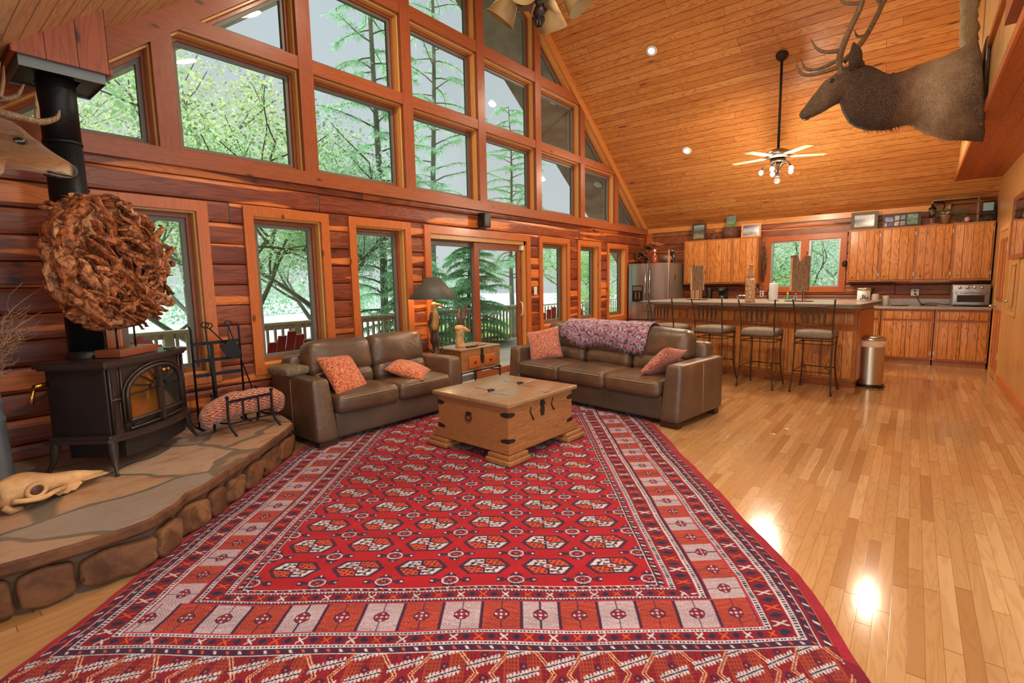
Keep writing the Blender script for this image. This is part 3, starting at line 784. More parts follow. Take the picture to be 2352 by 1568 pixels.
# crocheted throw over the sofa back (sofa local coordinates: x along, y back)
def throw():
    t = NT('purple_crochet'); oc = t.obj()
    n1 = t.noise(oc, 30, 3, .6); n2 = t.noise(oc, 5, 2); 
    st = t.math('SINE', t.math('MULTIPLY', t.dot(oc, (.3, 1, .8)), 60))
    col = t.ramp(n1, [(.32, lin(70, 42, 74)), (.47, lin(122, 84, 112)), (.56, lin(196, 180, 190)), (.68, lin(150, 96, 116)), (.8, lin(70, 66, 110))])
    col = t.mix(t.smooth(st, .3, .9), col, lin(168, 110, 126))
    M['crochet'] = t.pbr(col, .9, 0, t.bump(n1, .8, .01), .2, sheen=.3)
    r = thing('throw_blanket', 'purple and grey crocheted throw with a fringe over the back of the three-seat sofa', 'blanket', (5.0, 4.09, 0), RZR)
    def prof(x, s):
        # s 0..1 : from behind, over the top, down the front
        pts = crom([(.93, .62), (.925, .78), (.86, .905), (.76, .955), (.63, .945), (.535, .88), (.50, .78), (.487, .70)], 5)
        f = s*(len(pts)-1); i = min(int(f), len(pts)-2); q = f-i
        return [pts[i][k]*(1-q)+pts[i+1][k]*q for k in (0, 1)]
    X0, X1 = .50, 1.74; nx, ns = 60, 40; m = MB(); 
    def P(x, s):
        xi = (x-X0)/(X1-X0)
        smax = .86+.14*xi+.05*math.sin(x*9)
        y, z = prof(x, s*min(smax, 1))
        nzv = .012*mnoise.noise(Vector((x*9, s*8, 1)))
        return (x+.02*math.sin(s*7+x*5)-(.14*s if xi < .0 else 0), y-.012+nzv, z+.014+nzv*.8)
    top = [[P(X0+(X1-X0)*i/nx, j/ns) for j in range(ns+1)] for i in range(nx+1)]
    vs = [p for c in top for p in c]; idx = lambda i, j: i*(ns+1)+j
    fs = [(idx(i, j), idx(i+1, j), idx(i+1, j+1), idx(i, j+1)) for i in range(nx) for j in range(ns)]
    m.add(vs, fs, True); b = m.build('blanket', M['crochet'], r)
    md = b.modifiers.new('s', 'SOLIDIFY'); md.thickness = .008
    fr = MB()
    rnd = random.Random(5)
    for layer, s0 in ((0, 1.0), (1, .87)):
        for i in range(150):
            x = X0+(X1-X0)*(i+rnd.random()*.6)/150; p = Vector(P(x, s0)); L = .075+rnd.random()*.03
            q = [(p.x, p.y-.006, p.z+.006), (p.x+rnd.uniform(-.006, .006), p.y-.012-.004*layer, p.z-L*.5), (p.x+rnd.uniform(-.012, .012), p.y-.006, p.z-L)]
            fr.tube(q, [.0028, .0035, .002], 4)
    f = fr.build('fringe', M['crochet'], r); f['kind'] = 'stuff'
throw()
M['chestw'] = grainwood('waxed_pine_chest', (180, 124, 76), (138, 88, 50), (1, 0, 0), .42, .1, knots=.15, contrast=.8)
M['chestw2'] = grainwood('waxed_pine_chest_side', (178, 112, 60), (142, 84, 42), (0, 1, 0), .42, .1, knots=.15, contrast=.8)
M['chesttop'] = grainwood('pine_top_sky_sheen', (172, 142, 110), (140, 104, 72), (1, 0, 0), .3, .25, knots=.12, contrast=.6)  # greyer and paler than the body: bluish reflection put into the colour
M['oldiron'] = plain('old_iron', (52, 38, 30), .6, .4)
M['steel'] = plain('bright_steel', (200, 200, 198), .25, .9)
def chest():
    r = thing('coffee_table', 'square pine trunk coffee table with iron corner straps on the red rug', 'table', (3.46, 2.855, .017), math.radians(-2.8))
    a, b = .44, .42
    m = MB(); m.bx(-a, a, -b, b, .11, .455); m.build('body', M['chestw'], r)
    MB().soft((0, -.232, .472), (.96, .455, .034), .008, nin=1).build('lid', M['chesttop'], r)
    MB().soft((0, .232, .472), (.96, .455, .034), .008, nin=1).build('lid', M['chesttop'], r)
    m = MB(); 
    for (e, z0, z1) in ((.045, .085, .125), (.028, .125, .155)):
        po = rect(-a-e, a+e, -b-e, b+e); m.ring(po, inset(po, e+.02), z0, z1, 'z')
    m.bx(-a-.02, a+.02, -b-.02, b+.02, .075, .09)
    m.build('base_moulding', M['chestw'], r)
    for sx in (-1, 1):
        for sy in (-1, 1):
            m = MB(); m.soft((sx*(a-.05), sy*(b-.05), .06), (.24, .24, .035), .01, nin=1); m.soft((sx*(a-.045), sy*(b-.045), .022), (.27, .27, .042), .012, nin=1)
            m.build('foot', M['chestw'], r)
    def strap(pts, axis, c):   # leaf shaped iron plate
        MB().prism(pts, c-.003, c+.003, axis).build('iron_strap', M['oldiron'], r)
    for z in (.385, .17):
        for sx in (-1, 1):
            for sy in (-1, 1):
                m = MB()
                e = .085
                lf = [(0, -.016), (e*.5, -.02), (e*.8, -.014), (e, 0), (e*.75, .012), (e*.3, .02), (0, .022)]
                pa = [(sx*(a+.002)-sx*p[0], z+p[1]) for p in lf]; m.prism(pa, sy*b, sy*(b+.006), 'y')
                pb = [(sy*(b+.002)-sy*p[0], z+p[1]) for p in lf]; m.prism(pb, sx*a, sx*(a+.006), 'x')
                m.build('iron_strap', M['oldiron'], r)
    # ring pull on the left face
    for sx in (-1, 1):
        m = MB(); x = sx*(a+.012)
        m.box((x, 0.02, .335), (.016, .05, .03)); m.tube([(x+sx*.004, .02+.034*math.sin(t), .305+.03*math.cos(t)) for t in [k*2*PI/16+.0 for k in range(16)]], .006, 6, closed=True)
        m.build('ring_pull', M['oldiron'], r)
    # lock plate and hasps on the -y face
    for sy in (-1, 1):
        m = MB(); y = sy*(b+.004)
        m.prism([(-.028, .41), (-.02, .435), (.02, .435), (.028, .41), (.022, .38), (.028, .34), (.015, .30), (-.015, .30), (-.028, .34), (-.02, .38)], y-.004, y+.004, 'y')
        m.bx(-.03, .03, y-.012, y+.012, .395, .41)
        m.build('lock_plate', M['oldiron'], r)
        for P_ in (((-.15, .40), (-.165, .365), (-.12, .285)), ((.15, .425), (.128, .37), (.165, .315))):
            MB().tube([(p[0], y, p[1]) for p in P_], [.004, .006, .007], 6).build('hasp', M['oldiron'], r)
    for x in (-.2, .2):
        m = MB()
        for s in (1, -1): m.prism([(x+.03*s-.012, s*.03), (x+.03*s+.012, s*.03), (x+.03*s+.010, s*.21), (x+.03*s, s*.235), (x+.03*s-.010, s*.21)], .4885, .4925, 'z')
        m.build('strap_hinge', M['steel'], r, label='bright steel strap hinge')
        MB().tube([(x-.02, 0, .494), (x+.05, 0, .494)], .008, 8).tube([(x+.005, .035, .494), (x+.055, .035, .494)], .007, 8).build('hinge_pin', M['blackp'], r)
chest()

def sidetable():
    r = thing('side_table', 'small pine trunk end table on black iron legs between the two sofas', 'table', (4.36, 4.29, 0), math.radians(-1))
    L, D = .75, .50
    MB().bx(.015, L-.015, .015, D-.015, .36, .62).build('body', M['chestw'], r)
    MB().soft((L/2, D/2-.12, .631), (L, D/2-.01, .022), .006, nin=1).build('lid', M['chesttop'], r)
    MB().soft((L/2, D/2+.125, .631), (L, D/2, .022), .006, nin=1).build('lid', M['chesttop'], r)
    for x in (.24, .53):
        d = MB().soft((x, .008, .46), (.2, .016, .14), .004, nin=1).build('drawer', M['trim'], r)
        MB().ball((x, -.012, .46), .014, 10).cyl((x, 0, .46), (x, -.01, .46), .006).build('knob', M['oldiron'], d)
    m = MB(); x = .385; m.prism([(x-.02, .63), (x+.02, .63), (x+.018, .56), (x+.03, .52), (x+.02, .45), (x, .43), (x-.02, .45), (x-.03, .52), (x-.018, .56)], .0, .012, 'y'); m.build('lock_plate', M['oldiron'], r)
    fr = MB()
    for y in (.02, D-.02): fr.cyl((.0, y, .345), (L, y, .345), .009)
    for x in (.01, L-.01): fr.cyl((x, 0, .345), (x, D, .345), .009)
    fr.tube([(L-.01, .02, .30), (L*.75, .10, .33), (L*.6, .02, .345)], .007, 6)
    fr.build('iron_frame', M['iron'], r)
    for (x, y) in ((.012, .02), (L-.012, .02), (.012, D-.02), (L-.012, D-.02)): MB().cyl((x, y, .001), (x, y, .36), .011, 10).build('leg', M['iron'], r)
sidetable()

M['drift'] = grainwood('driftwood', (214, 140, 84), (124, 66, 32), (.1, .1, 1), .6, 0, contrast=1.3, gs=3, bump=.8)
M['goldwood'] = grainwood('carved_gold_wood', (206, 158, 84), (130, 84, 36), (0, 0, 1), .4, .2, contrast=1, gs=2)
M['darkwood'] = grainwood('carved_dark_wood', (96, 66, 44), (40, 26, 18), (0, 0, 1), .4, .2, contrast=1, gs=2)
M['bone'] = plain('old_bone', (196, 154, 108), .65, var=.32, bscale=34, bump=.5)
def birdlamp():
    x, y = 4.225, 4.60
    r = thing('floor_lamp', 'carved wooden bird lamp with a wide dark cone shade, lit, beside the loveseat', 'lamp', (x, y, 0))
    rn = random.Random(2)
    m = MB(); m.lathe([(.11, 0.001), (.12, .02), (.08, .05), (.05, .09), (.055, .2)], n=16)
    pts = crom([(0, 0, .08), (.01, 0, .25), (-.01, .01, .45), (.012, 0, .62), (0, 0, .78), (-.01, 0, .9)], 4)
    m.tube(pts, [.052+.012*math.sin(i*1.3) for i in range(len(pts))], 10)
    for a, z, l in ((.3, .5, .16), (2.6, .62, .15), (4.4, .72, .13), (3.6, .82, .12), (.0, .9, .1), (1.5, .35, .12), (2.9, .9, .1)):
        m.tube(crom([(0, 0, z), (math.cos(a)*l*.6, math.sin(a)*l*.35, z+l*.2), (math.cos(a)*l*.9, math.sin(a)*l*.5, z+l*.8), (math.cos(a)*l*.8, math.sin(a)*l*.5, z+l*1.2)], 3), [.028, .024, .02, .018, .016, .014, .012, .009, .008, .004], 7)
    m.build('root_base', M['darkwood'], r)
    b = MB(); pts = crom([(-.01, 0, .86, .02), (-.012, 0, .92, .05), (0, 0, 1.0, .058), (.005, 0, 1.08, .05), (0, 0, 1.14, .036), (.0, 0, 1.18, .034), (.004, 0, 1.215, .03), (.004, 0, 1.235, .008)], 4)
    b.tube([p[:3] for p in pts], [p[3] for p in pts], 12); b.build('bird', M['goldwood'], r)
    bk = MB(); pts = crom([(.02, -.01, 1.2, .022), (.06, -.03, 1.195, .018), (.1, -.05, 1.175, .012), (.135, -.065, 1.14, .004)], 4); bk.tube([p[:3] for p in pts], [p[3] for p in pts], 8); bk.build('beak', M['goldwood'], r)
    w_ = MB()
    for s in (-1, 1): 
        pts = crom([(s*.035, .0, 1.12, .012), (s*.052, 0, 1.05, .024), (s*.046, .01, .96, .02), (s*.02, .01, .86, .006)], 4); w_.tube([p[:3] for p in pts], [p[3] for p in pts], 8)
    w_.build('wing', M['darkwood'], r)
    MB().cyl((0, 0, 1.22), (0, 0, 1.5), .008).build('stem', M['oldiron'], r)
    sh = MB().lathe([(.30, 1.275), (.085, 1.535)], n=40, caps=False).build('lamp_shade', plain('dark_slate_shade', (84, 84, 78), .55, var=.15, bscale=12), r)
    sm = sh.modifiers.new('s', 'SOLIDIFY'); sm.thickness = .004
    MB().ball((0, 0, 1.36), .03, 12).build('bulb', emis('lamp_bulb', (255, 210, 150), 8), r)
    lamp_spots.append((x, y, 1.34))
lamp_spots = []
birdlamp()
def skull_lamp():
    r = thing('skull_ornament', 'small horned skull on a pale pedestal on the end table', 'ornament', (4.56, 4.50, .643), .0)
    MB().lathe([(.06, 0), (.062, .02), (.05, .1), (.048, .19), (.055, .23), (.03, .25)], n=20).build('pedestal', M['bone'], r)
    m = MB(); pts = crom([(-.06, 0, .235, .02), (-.04, 0, .24, .05), (.0, 0, .245, .058), (.05, -.02, .23, .045), (.1, -.04, .21, .03), (.14, -.055, .195, .008)], 4); m.tube([p[:3] for p in pts], [p[3] for p in pts], 12, flat=.8); m.build('skull', M['bone'], r)
    for s in (0, 1):
        pts = crom([(-.01+s*.03, 0, .27, .016), (.0+s*.05, .0, .35, .03), (.01+s*.08, .01, .42, .02), (.03+s*.09, .0, .48, .012), (.02+s*.09, 0, .53, .009), (-.03+s*.08, 0, .56, .003)], 4)
        MB().tube([p[:3] for p in pts], [p[3] for p in pts], 8).build('horn', M['darkwood'], r, label='dark curved horn')
skull_lamp()
o = MB().soft((0, 0, .009), (.16, .055, .016), .007, nin=1).build('remote_control', M['blackp']); o.location = (4.64, 4.375, .643); o.rotation_euler = (0, 0, -.15); tag(o, 'black remote control on the end table', 'remote')
o = MB().soft((0, 0, .009), (.13, .075, .014), .004, nin=1).build('tin_box', M['nickel']); o.location = (4.87, 4.42, .643); tag(o, 'flat grey metal tin on the end table', 'tin')
M['frost'] = plain('pale_jar_glass', (176, 172, 160), .12, coat=.6)
def knob(x, y, z, parent, s=-1):
    MB().tube([(x, y, z), (x+s*.012, y, z), (x+s*.014, y, z), (x+s*.026, y, z)], [.006, .006, .014, .011], 10).build('knob', M['nickel'], parent, label='small metal knob')
def hinge(x, y, z, parent): MB().bx(x-.008, x, y-.006, y+.006, z-.03, z+.03).build('hinge', M['nickel'], parent)
def fmat(m, y): return m
def upper(label, y0, y1, splits, knobside, x=10.80, z0=1.345, z1=2.255, group='upper kitchen cabinets'):
    """one wall unit; doors between successive splits"""
    r = thing('wall_cabinet', label, 'cabinet', (x, 0, 0), group=None)
    MB().bx(.0, XK-x-.016, y0, y1, z0, z1).build('body', M['cabf'], r)
    for i in range(len(splits)-1):
        a, b = splits[i]+.022, splits[i+1]-.022
        d = MB().soft((-.009, (a+b)/2, (z0+z1)/2), (.018, b-a, z1-z0-.06), .005, nin=1).build('door', M['cab'], r)
        ky = b-.05 if knobside > 0 else a+.05
        knob(-.018, ky, z0+.09, d)
        hy = a-.01 if knobside > 0 else b+.01
        for z in (z0+.12, z1-.12): hinge(0, hy, z, d)
    return r
upper('three-door pine wall cabinet between the fridge and the kitchen window', 2.42, 3.88, [2.43, 2.91, 3.40, 3.87], -1)
YS = [-.93, -.455, .01, .49, .95]
for i in range(2):
    upper(['pine wall cabinet beside the right wall, above the toaster oven', 'pine wall cabinet next to the kitchen window, right of it'][i], YS[2*i], YS[2*i+2], YS[2*i:2*i+3], 1)
# lower cabinets
XB = 10.38
def lower(label, y0, y1, doors, drawer=True):
    r = thing('base_cabinet', label, 'cabinet', (XB, 0, 0))
    MB().bx(.05, XK-XB-.02, y0+.004, y1-.004, .001, .11).bx(.0, XK-XB-.02, y0, y1, .09, .895).build('body', M['cabf'], r)
    if drawer:
        d = MB().soft((-.009, (y0+y1)/2, .80), (.018, y1-y0-.05, .13), .005, nin=1).build('drawer', M['cab'], r); knob(-.018, (y0+y1)/2, .80, d)
    n = doors; w = (y1-y0-.04)/n
    for i in range(n):
        a = y0+.02+w*i; d = MB().soft((-.009, a+w/2, .405), (.018, w-.008, .58), .005, nin=1).build('door', M['cab'], r)
        ky = (a+w-.05) if (i == 0 and n == 2) else (a+.05 if n == 2 else a+w-.05)
        knob(-.018, ky, .63, d); hinge(0, a-.004 if (i == 0 and n == 2) else a+w+.004, .2, d)
lower('pine base cabinet in the corner by the right wall, under the toaster oven', -.93, -.29, 2)
lower('pine base cabinet left of the one under the toaster oven', -.28, .40, 2)
lower('narrow pine base cabinet behind the steel trash can', .41, .84, 1)
lower('wide pine base cabinet under the kitchen window', .85, 2.3, 2)
lower('pine base cabinet between the sink and the fridge', 2.31, 3.88, 2)
r = thing('countertop', 'speckled laminate counter along the kitchen wall', 'countertop', (XB, 0, 0))
MB().soft(((XK-XB)/2-.03, 1.475, .918), (XK-XB+.02, 4.82, .044), .012, nin=2).build('top', M['granite'], r)
MB().bx(XK-XB-.045, XK-XB-.018, -.93, 3.88, .94, 1.04).build('backsplash', M['granite'], r)

# ---- breakfast bar (rotated a few degrees)
BA = math.radians(-7.5); bd = V(math.sin(-BA), math.cos(BA), 0); bx_ = V(math.cos(BA), math.sin(BA), 0)
r = thing('breakfast_bar', 'long pine breakfast bar with a grey laminate top behind the bar stools', 'bar counter', (7.40, .50, 0), BA)
BL = 3.08
def topfn(p): return p
po = [(.0, .06), (.06, 0), (1.28, .0), (1.34, .06), (1.34, BL-.06), (1.28, BL), (.06, BL), (0, BL-.06)]
MB().prism(po, 1.062, 1.105, 'z').build('top', M['granite'], r)
MB().ring(po, inset(po, .012), 1.058, 1.096, 'z').build('edge', M['alum'], r)
bx0, bx1, by0, by1 = .34, 1.2, .08, BL-.12
body = MB().bx(bx0+.0, bx1, by0, by1, .09, 1.062).bx(bx0+.035, bx1-.05, by0+.02, by1, .001, .1).build('body', M['cabf'], r)
m = MB(); m.bx(bx0+.02, bx0+.05, by0-.005, by1, 0.001, .05); m.build('base_moulding', M['trimd'], r)
# panels facing the stools
spl = [by0+.03, by0+.40, by0+.80, by0+1.17, by0+1.55, by0+1.92, by0+2.3, by0+2.68, by1]
for i in range(len(spl)-1):
    a, b = spl[i]+.012, spl[i+1]-.012
    if i == 7 and b-a < .2: continue
    d = MB().soft((bx0-.009, (a+b)/2, .43), (.018, b-a, .62), .005, nin=1).build('door', M['cab'], r)
    knob(bx0-.018, (b-.045) if i % 2 == 0 else (a+.045), .70, d)
for i in range(0, 7, 2):
    a, b = spl[i]+.012, spl[i+2]-.012
    MB().soft((bx0-.009, (a+b)/2, .90), (.018, b-a, .15), .005, nin=1).build('drawer', M['cab'], r)
MB().soft(((bx0+bx1)/2, by0-.009, .56), (bx1-bx0-.02, .018, .90), .004, nin=1).build('end_panel', M['cabf'], r)
def BP(a, b, z=1.106):   # bar local to world
    p = V(7.40, .50, 0)+bx_*a+bd*b; return (p.x, p.y, z)

# ---- bar stools
M['seat'] = plain('taupe_fabric', (128, 116, 104), .85, var=.15, bscale=60)
def stool():
    r = thing('bar_stool', 'x', 'stool', (0, 0, 0), group='bar stools along the breakfast bar')
    W = .205; fx, bx = .21, -.21     # back rest at -x (towards the camera), front at +x
    for s in (-1, 1):
        MB().tube(crom([(bx-.035, s*(W+.02), .001), (bx-.01, s*(W+.005), .2), (bx+.02, s*W, .45), (bx+.02, s*W, .72), (bx+.005, s*W, .9), (bx-.03, s*(W+.012), 1.08), (bx-.055, s*(W+.02), 1.16)], 3), .0095, 8).ball((bx-.056, s*(W+.02), 1.165), .012, 8).build('back_leg', M['stool'], r)
        MB().tube(crom([(fx+.05, s*(W+.01), .001), (fx+.01, s*(W-.005), .12), (fx-.03, s*(W-.02), .35), (fx-.02, s*(W-.02), .55), (fx-.01, s*(W-.01), .70)], 3), .0095, 8).build('front_leg', M['stool'], r)
        MB().cyl((bx-.035, s*(W+.02), .001), (bx-.035, s*(W+.02), .012), .016, 8).build('foot_pad', M['stool'], r)
        MB().cyl((fx+.05, s*(W+.01), .001), (fx+.05, s*(W+.01), .012), .016, 8).build('foot_pad', M['stool'], r)
    f = MB()
    for z in (.685, .62): 
        f.cyl((bx+.02, -W, z), (bx+.02, W, z), .006); f.cyl((fx-.015, -W+.01, z), (fx-.015, W-.01, z), .006)
        for s in (-1, 1): f.cyl((bx+.02, s*W, z), (fx-.015, s*(W-.01), z), .006)
    f.cyl((bx-.005, -W, .27), (bx-.005, W, .27), .006); f.cyl((fx-.025, -W+.02, .29), (fx-.025, W-.02, .29), .007)
    for s in (-1, 1):
        f.tube(crom([(bx-.0, s*W, .27), (-.08, s*(W-.06), .31), (0, s*(W-.1), .285), (.08, s*(W-.06), .31), (fx-.02, s*(W-.02), .28)], 3), .005, 6)
    f.build('frame', M['stool'], r)
    MB().soft((0, 0, .735), (.43, .43, .085), .04, crown=(0, 0, .018), nin=5).build('seat', M['seat'], r)
    MB().tube([(bx-.035+.0, y*W, 1.095-.012*(1-y*y)) for y in (-1, -.5, 0, .5, 1)], .007, 6).build('back_rail', M['stool'], r)
    MB().tube([(bx+.004, y*W, .86) for y in (-1, 0, 1)], .006, 6).build('back_rail', M['stool'], r)
    for i in range(5):
        y = (i-2)*.062; m = MB()
        m.prism([(y-.003, 1.09), (y+.003, 1.09), (y+.016, .99), (y+.011, .93), (y+.003, .86), (y-.003, .86), (y-.011, .93), (y-.016, .99)], -.002, .002, 'x')
        o = m.build('back_slat', M['stool'], r); o.location = (bx-.018, 0, 0)
    return r
st = stool()
stl = [('rightmost bar stool, nearest the steel trash can', 7.35, .93, 4), ('second bar stool from the trash can, its seat left of the first', 7.33, 1.56, 2), ('third bar stool from the trash can, lower half hidden by the sofa arm', 7.43, 2.20, -4), ('leftmost bar stool, in front of the refrigerator behind the sofa', 7.47, 2.86, -12)]
for i, (lb, x, y, a) in enumerate(stl):
    o = st if i == 0 else copy_tree(st)
    o.location = (x, y, 0); o.rotation_euler.z = BA+math.radians(a); o['label'] = lb

# ---- refrigerator
def steel():
    t = NT('brushed_stainless'); o = t.obj()
    n = t.noise(t.vmul(o, (2, 2.2, .15)), 3, 2)
    col = t.ramp(n, [(.35, lin(150, 152, 156)), (.65, lin(196, 198, 200))])
    return t.pbr(col, .3, .85, t.bump(t.noise(t.vmul(o, (1, 90, 1)), 5, 2), .05, .002))
M['stainless'] = steel()
r = thing('refrigerator', 'stainless french door refrigerator in the corner by the windows', 'refrigerator', (10.12, 3.93, 0))
MB().soft((.42, .445, .90), (.78, .88, 1.78), .01, nin=1).build('body', plain('fridge_side_grey', (126, 116, 106), .4, .3), r)
hy = .445
for (a, b, z0, z1, nm) in ((.0, .44, .62, 1.80, 'door'), (.45, .89, .62, 1.80, 'door'), (.0, .89, .08, .60, 'freezer_drawer')):
    d = MB().soft((-.0, (a+b)/2, (z0+z1)/2), (.07, b-a, z1-z0), .012, nin=1).build(nm, M['stainless'], r)
    if nm == 'door':
        y = .40 if a < .1 else .49
        MB().tube([(-.04, y, .80), (-.075, y, .83), (-.08, y, 1.2), (-.075, y, 1.63), (-.04, y, 1.66)], .014, 8).build('handle', M['chrome'], d)
        if a > .1:
            dd = MB().bx(-.042, -.034, .56, .80, 1.0, 1.34).build('dispenser', M['blackp'], d)
            MB().bx(-.0435, -.041, .58, .78, 1.23, 1.32).build('control_panel', M['nickel'], dd)
            MB().bx(-.046, -.04, .62, .65, 1.05, 1.2).bx(-.046, -.04, .70, .73, 1.05, 1.2).build('lever', M['nickel'], dd)
            MB().bx(-.05, -.03, .56, .80, .985, 1.0).build('drip_tray', M['chrome'], d)
    else: MB().tube([(-.04, .12, .55), (-.07, .15, .55), (-.07, .74, .55), (-.04, .77, .55)], .013, 8).build('handle', M['chrome'], d)
MB().prism([(.29, 1.52), (.31, 1.50), (.33, 1.56), (.345, 1.50), (.32, 1.46), (.30, 1.42), (.295, 1.48)], -.004, .0, 'y').build('magnet', M['blackp'], r)

# ---- trash can
r = thing('trash_can', 'tall brushed steel pedal bin with a white liner at the end of the bar', 'trash can', (8.08, .395, 0))
MB().lathe([(.150, .025), (.148, .03), (.150, .60), (.148, .605)], n=36).build('body', M['nickel'], r)
MB().lathe([(.162, .001), (.165, .01), (.162, .032), (.15, .036)], n=36).build('base', M['blackp'], r)
MB().lathe([(.156, .60), (.156, .625), (.145, .65), (.10, .665), (.001, .67)], n=36).build('lid', M['nickel'], r)
t_ = NT('bin_liner'); t_.pbr(lin(232, 210, 190), .6, spec=.3); M['liner'] = t_.m
MB().lathe([(.152, .53), (.160, .56), (.158, .61)], n=36, caps=False).build('liner', M['liner'], r, label='pale plastic liner edge')
MB().box((-.03, .155, .60), (.06, .04, .1)).build('hinge', M['blackp'], r); MB().soft((-.11, -.13, .02), (.06, .09, .014), .006, nin=1, rot=(0, 0, .7)).build('pedal', M['blackp'], r)

# ---- things on the bar
def bottle():
    r = thing('vase', 'tall narrow bark-patterned bottle vase on the bar', 'vase', BP(.20, 1.37), 0)
    t = NT('cracked_bark'); o = t.obj(); vd = t.n('ShaderNodeTexVoronoi', {'Vector': t.vmul(o, (1, 1, .5)), 'Scale': 26}, feature='DISTANCE_TO_EDGE')
    col = t.mix(t.smooth(vd.outputs[0], .0, .08), lin(110, 70, 42), lin(206, 168, 124)); mt = t.pbr(col, .55, 0, t.bump(vd.outputs[0], .4, .01))
    MB().lathe([(.062, 0), (.066, .01), (.066, .27), (.06, .31), (.05, .34)], n=24).build('body', mt, r)
    MB().lathe([(.05, .34), (.036, .39), (.026, .44), (.023, .52), (.03, .525), (.03, .535), (.022, .54)], n=24).build('neck', plain('raw_clay', (190, 140, 100), .6), r)
bottle()
M['board'] = grainwood('weathered_slab', (150, 118, 88), (60, 42, 30), (0, 0, 1), .7, 0, contrast=1.4, gs=2, bump=1.0)
M['palebark'] = plain('pale_bark', (190, 164, 134), .7, var=.3)
def slab(label, loc, rz, w, h, z0, vcut):
    r = thing('wood_sculpture', label, 'sculpture', loc, rz)
    rn = random.Random(int(h*100))
    pts = [(-w/2, z0)]+[(-w/2+rn.uniform(-.006, .006), z0+h*k/6) for k in range(1, 6)]
    pts += ([(-w/2, z0+h*.97), (-w*.25, z0+h), (-w*.06, z0+h*.84), (w*.04, z0+h*.80), (w*.2, z0+h*1.02), (w/2+.01, z0+h)] if vcut else [(-w/2, z0+h), (w/2, z0+h*1.01)])
    pts += [(w/2+rn.uniform(-.006, .006), z0+h*k/6) for k in range(5, 0, -1)]+[(w/2, z0)]
    MB().prism(pts, -.022, .022, 'x').build('slab', M['board'], r)
    MB().bx(-.026, .018, w/2-.022, w/2+.004, z0+.002, z0+h*.95).build('bark_edge', M['palebark'], r)
    for y in (-w*.2, w*.2): MB().cyl((0, y, .008), (0, y, z0+.02), .005, 8).build('stem', M['iron'], r)
    MB().bx(-.06, .06, -w*.75, w*.75, 0, .008).build('base', M['iron'], r)
slab('rough rectangular wood slab on two iron stems on the left of the bar', BP(.80, 2.45), BA, .215, .40, .16, False)
slab('rough wood slab with a notched top on iron stems on the right of the bar', BP(.70, .88), BA, .235, .50, .15, True)
r = thing('paper_towel', 'white paper towel roll standing on the bar', 'paper towel', BP(.75, 1.24), 0)
MB().lathe([(.02, .012), (.058, .012), (.060, .02), (.060, .255), (.058, .262), (.02, .262)], n=28).build('roll', M['paper'], r)
MB().cyl((0, 0, 0), (0, 0, .29), .008).lathe([(.075, 0), (.075, .01), (.01, .012)], n=24).build('holder', M['nickel'], r)
pl = thing('potted_succulent', 'small grey succulent on top of the sill behind the paper towel roll', 'plant', (10.98, 2.22, .94))
MB().lathe([(.04, 0), (.05, .08), (.052, .24), (.045, .24)], n=16).build('pot', M['nickel'], pl)
M['succ'] = plain('grey_green_leaf', (112, 118, 102), .6, var=.3)
for i in range(12):
    a = i*2.4; l = .05+.02*(i % 3)
    MB().tube([(0, 0, .24), (math.cos(a)*l*.6, math.sin(a)*l*.6, .28+.01*(i % 4)), (math.cos(a)*l, math.sin(a)*l, .30+.012*(i % 5))], [.008, .011, .002], 6).build('leaf', M['succ'], pl)
o = MB().lathe([(.001, 0), (.045, 0), (.06, .012), (.056, .012), (.04, .004), (.001, .004)], n=24, caps=False).build('saucer', M['white']); o.location = BP(.5, 1.45, 1.107); tag(o, 'small white saucer on the bar beside the bottle vase', 'saucer')
# canister with dark label shapes
r = thing('canister', 'white lidded canister with dark house drawings at the right end of the bar', 'canister', BP(.98, .16), 0)
MB().lathe([(.072, 0), (.075, .008), (.075, .15)], n=28).build('body', M['white'], r)
MB().lathe([(.078, .15), (.08, .155), (.08, .172), (.07, .178), (.001, .18)], n=28).build('lid', M['nickel'], r)
m = MB()
for (a, z, w, h) in ((-2.9, .05, .018, .05), (-2.6, .045, .026, .03), (-3.2, .05, .02, .06), (-2.35, .04, .015, .045), (-3.5, .04, .02, .02)):
    q = MB().bx(-.001, .001, -w/2, w/2, z-.02, z-.02+h); 
    m.add([Vector(p) for p in q.v], q.f, False, Matrix.Translation((math.cos(a)*.0755, math.sin(a)*.0755, 0)) @ Matrix.Rotation(a, 4, 'Z'))
m.build('drawing', plain('grey_ink', (110, 112, 112), .6), r)

# ---- sink side: faucet, soap, coffee maker
def faucet():
    r = thing('kitchen_faucet', 'tall chrome gooseneck faucet under the kitchen window', 'faucet', (10.85, 1.62, .942))
    MB().lathe([(.03, 0), (.03, .012), (.018, .02), (.016, .12)], n=16).tube(crom([(0, 0, .1), (0, 0, .3), (-.03, 0, .40), (-.09, 0, .43), (-.15, 0, .39), (-.165, 0, .30)], 4), .013, 10).build('spout', M['chrome'], r)
    MB().cyl((-.165, 0, .31), (-.168, 0, .22), .019, 12).build('spray_head', M['chrome'], r)
    MB().cyl((0, -.02, .07), (0, -.1, .10), .007).build('handle', M['chrome'], r)
faucet()
def jar(name, label, cat, loc, prof, mat, lid=None, n=20, group=None):
    r = thing(name, label, cat, loc, group=group); MB().lathe(prof, n=n).build('body', mat, r)
    if lid: MB().lathe(lid[0], n=n).build('lid', lid[1], r)
    return r
M['grn'] = plain('green_liquid', (40, 150, 60), .2, coat=.5); M['blu'] = plain('pale_blue_plastic', (150, 170, 190), .3)
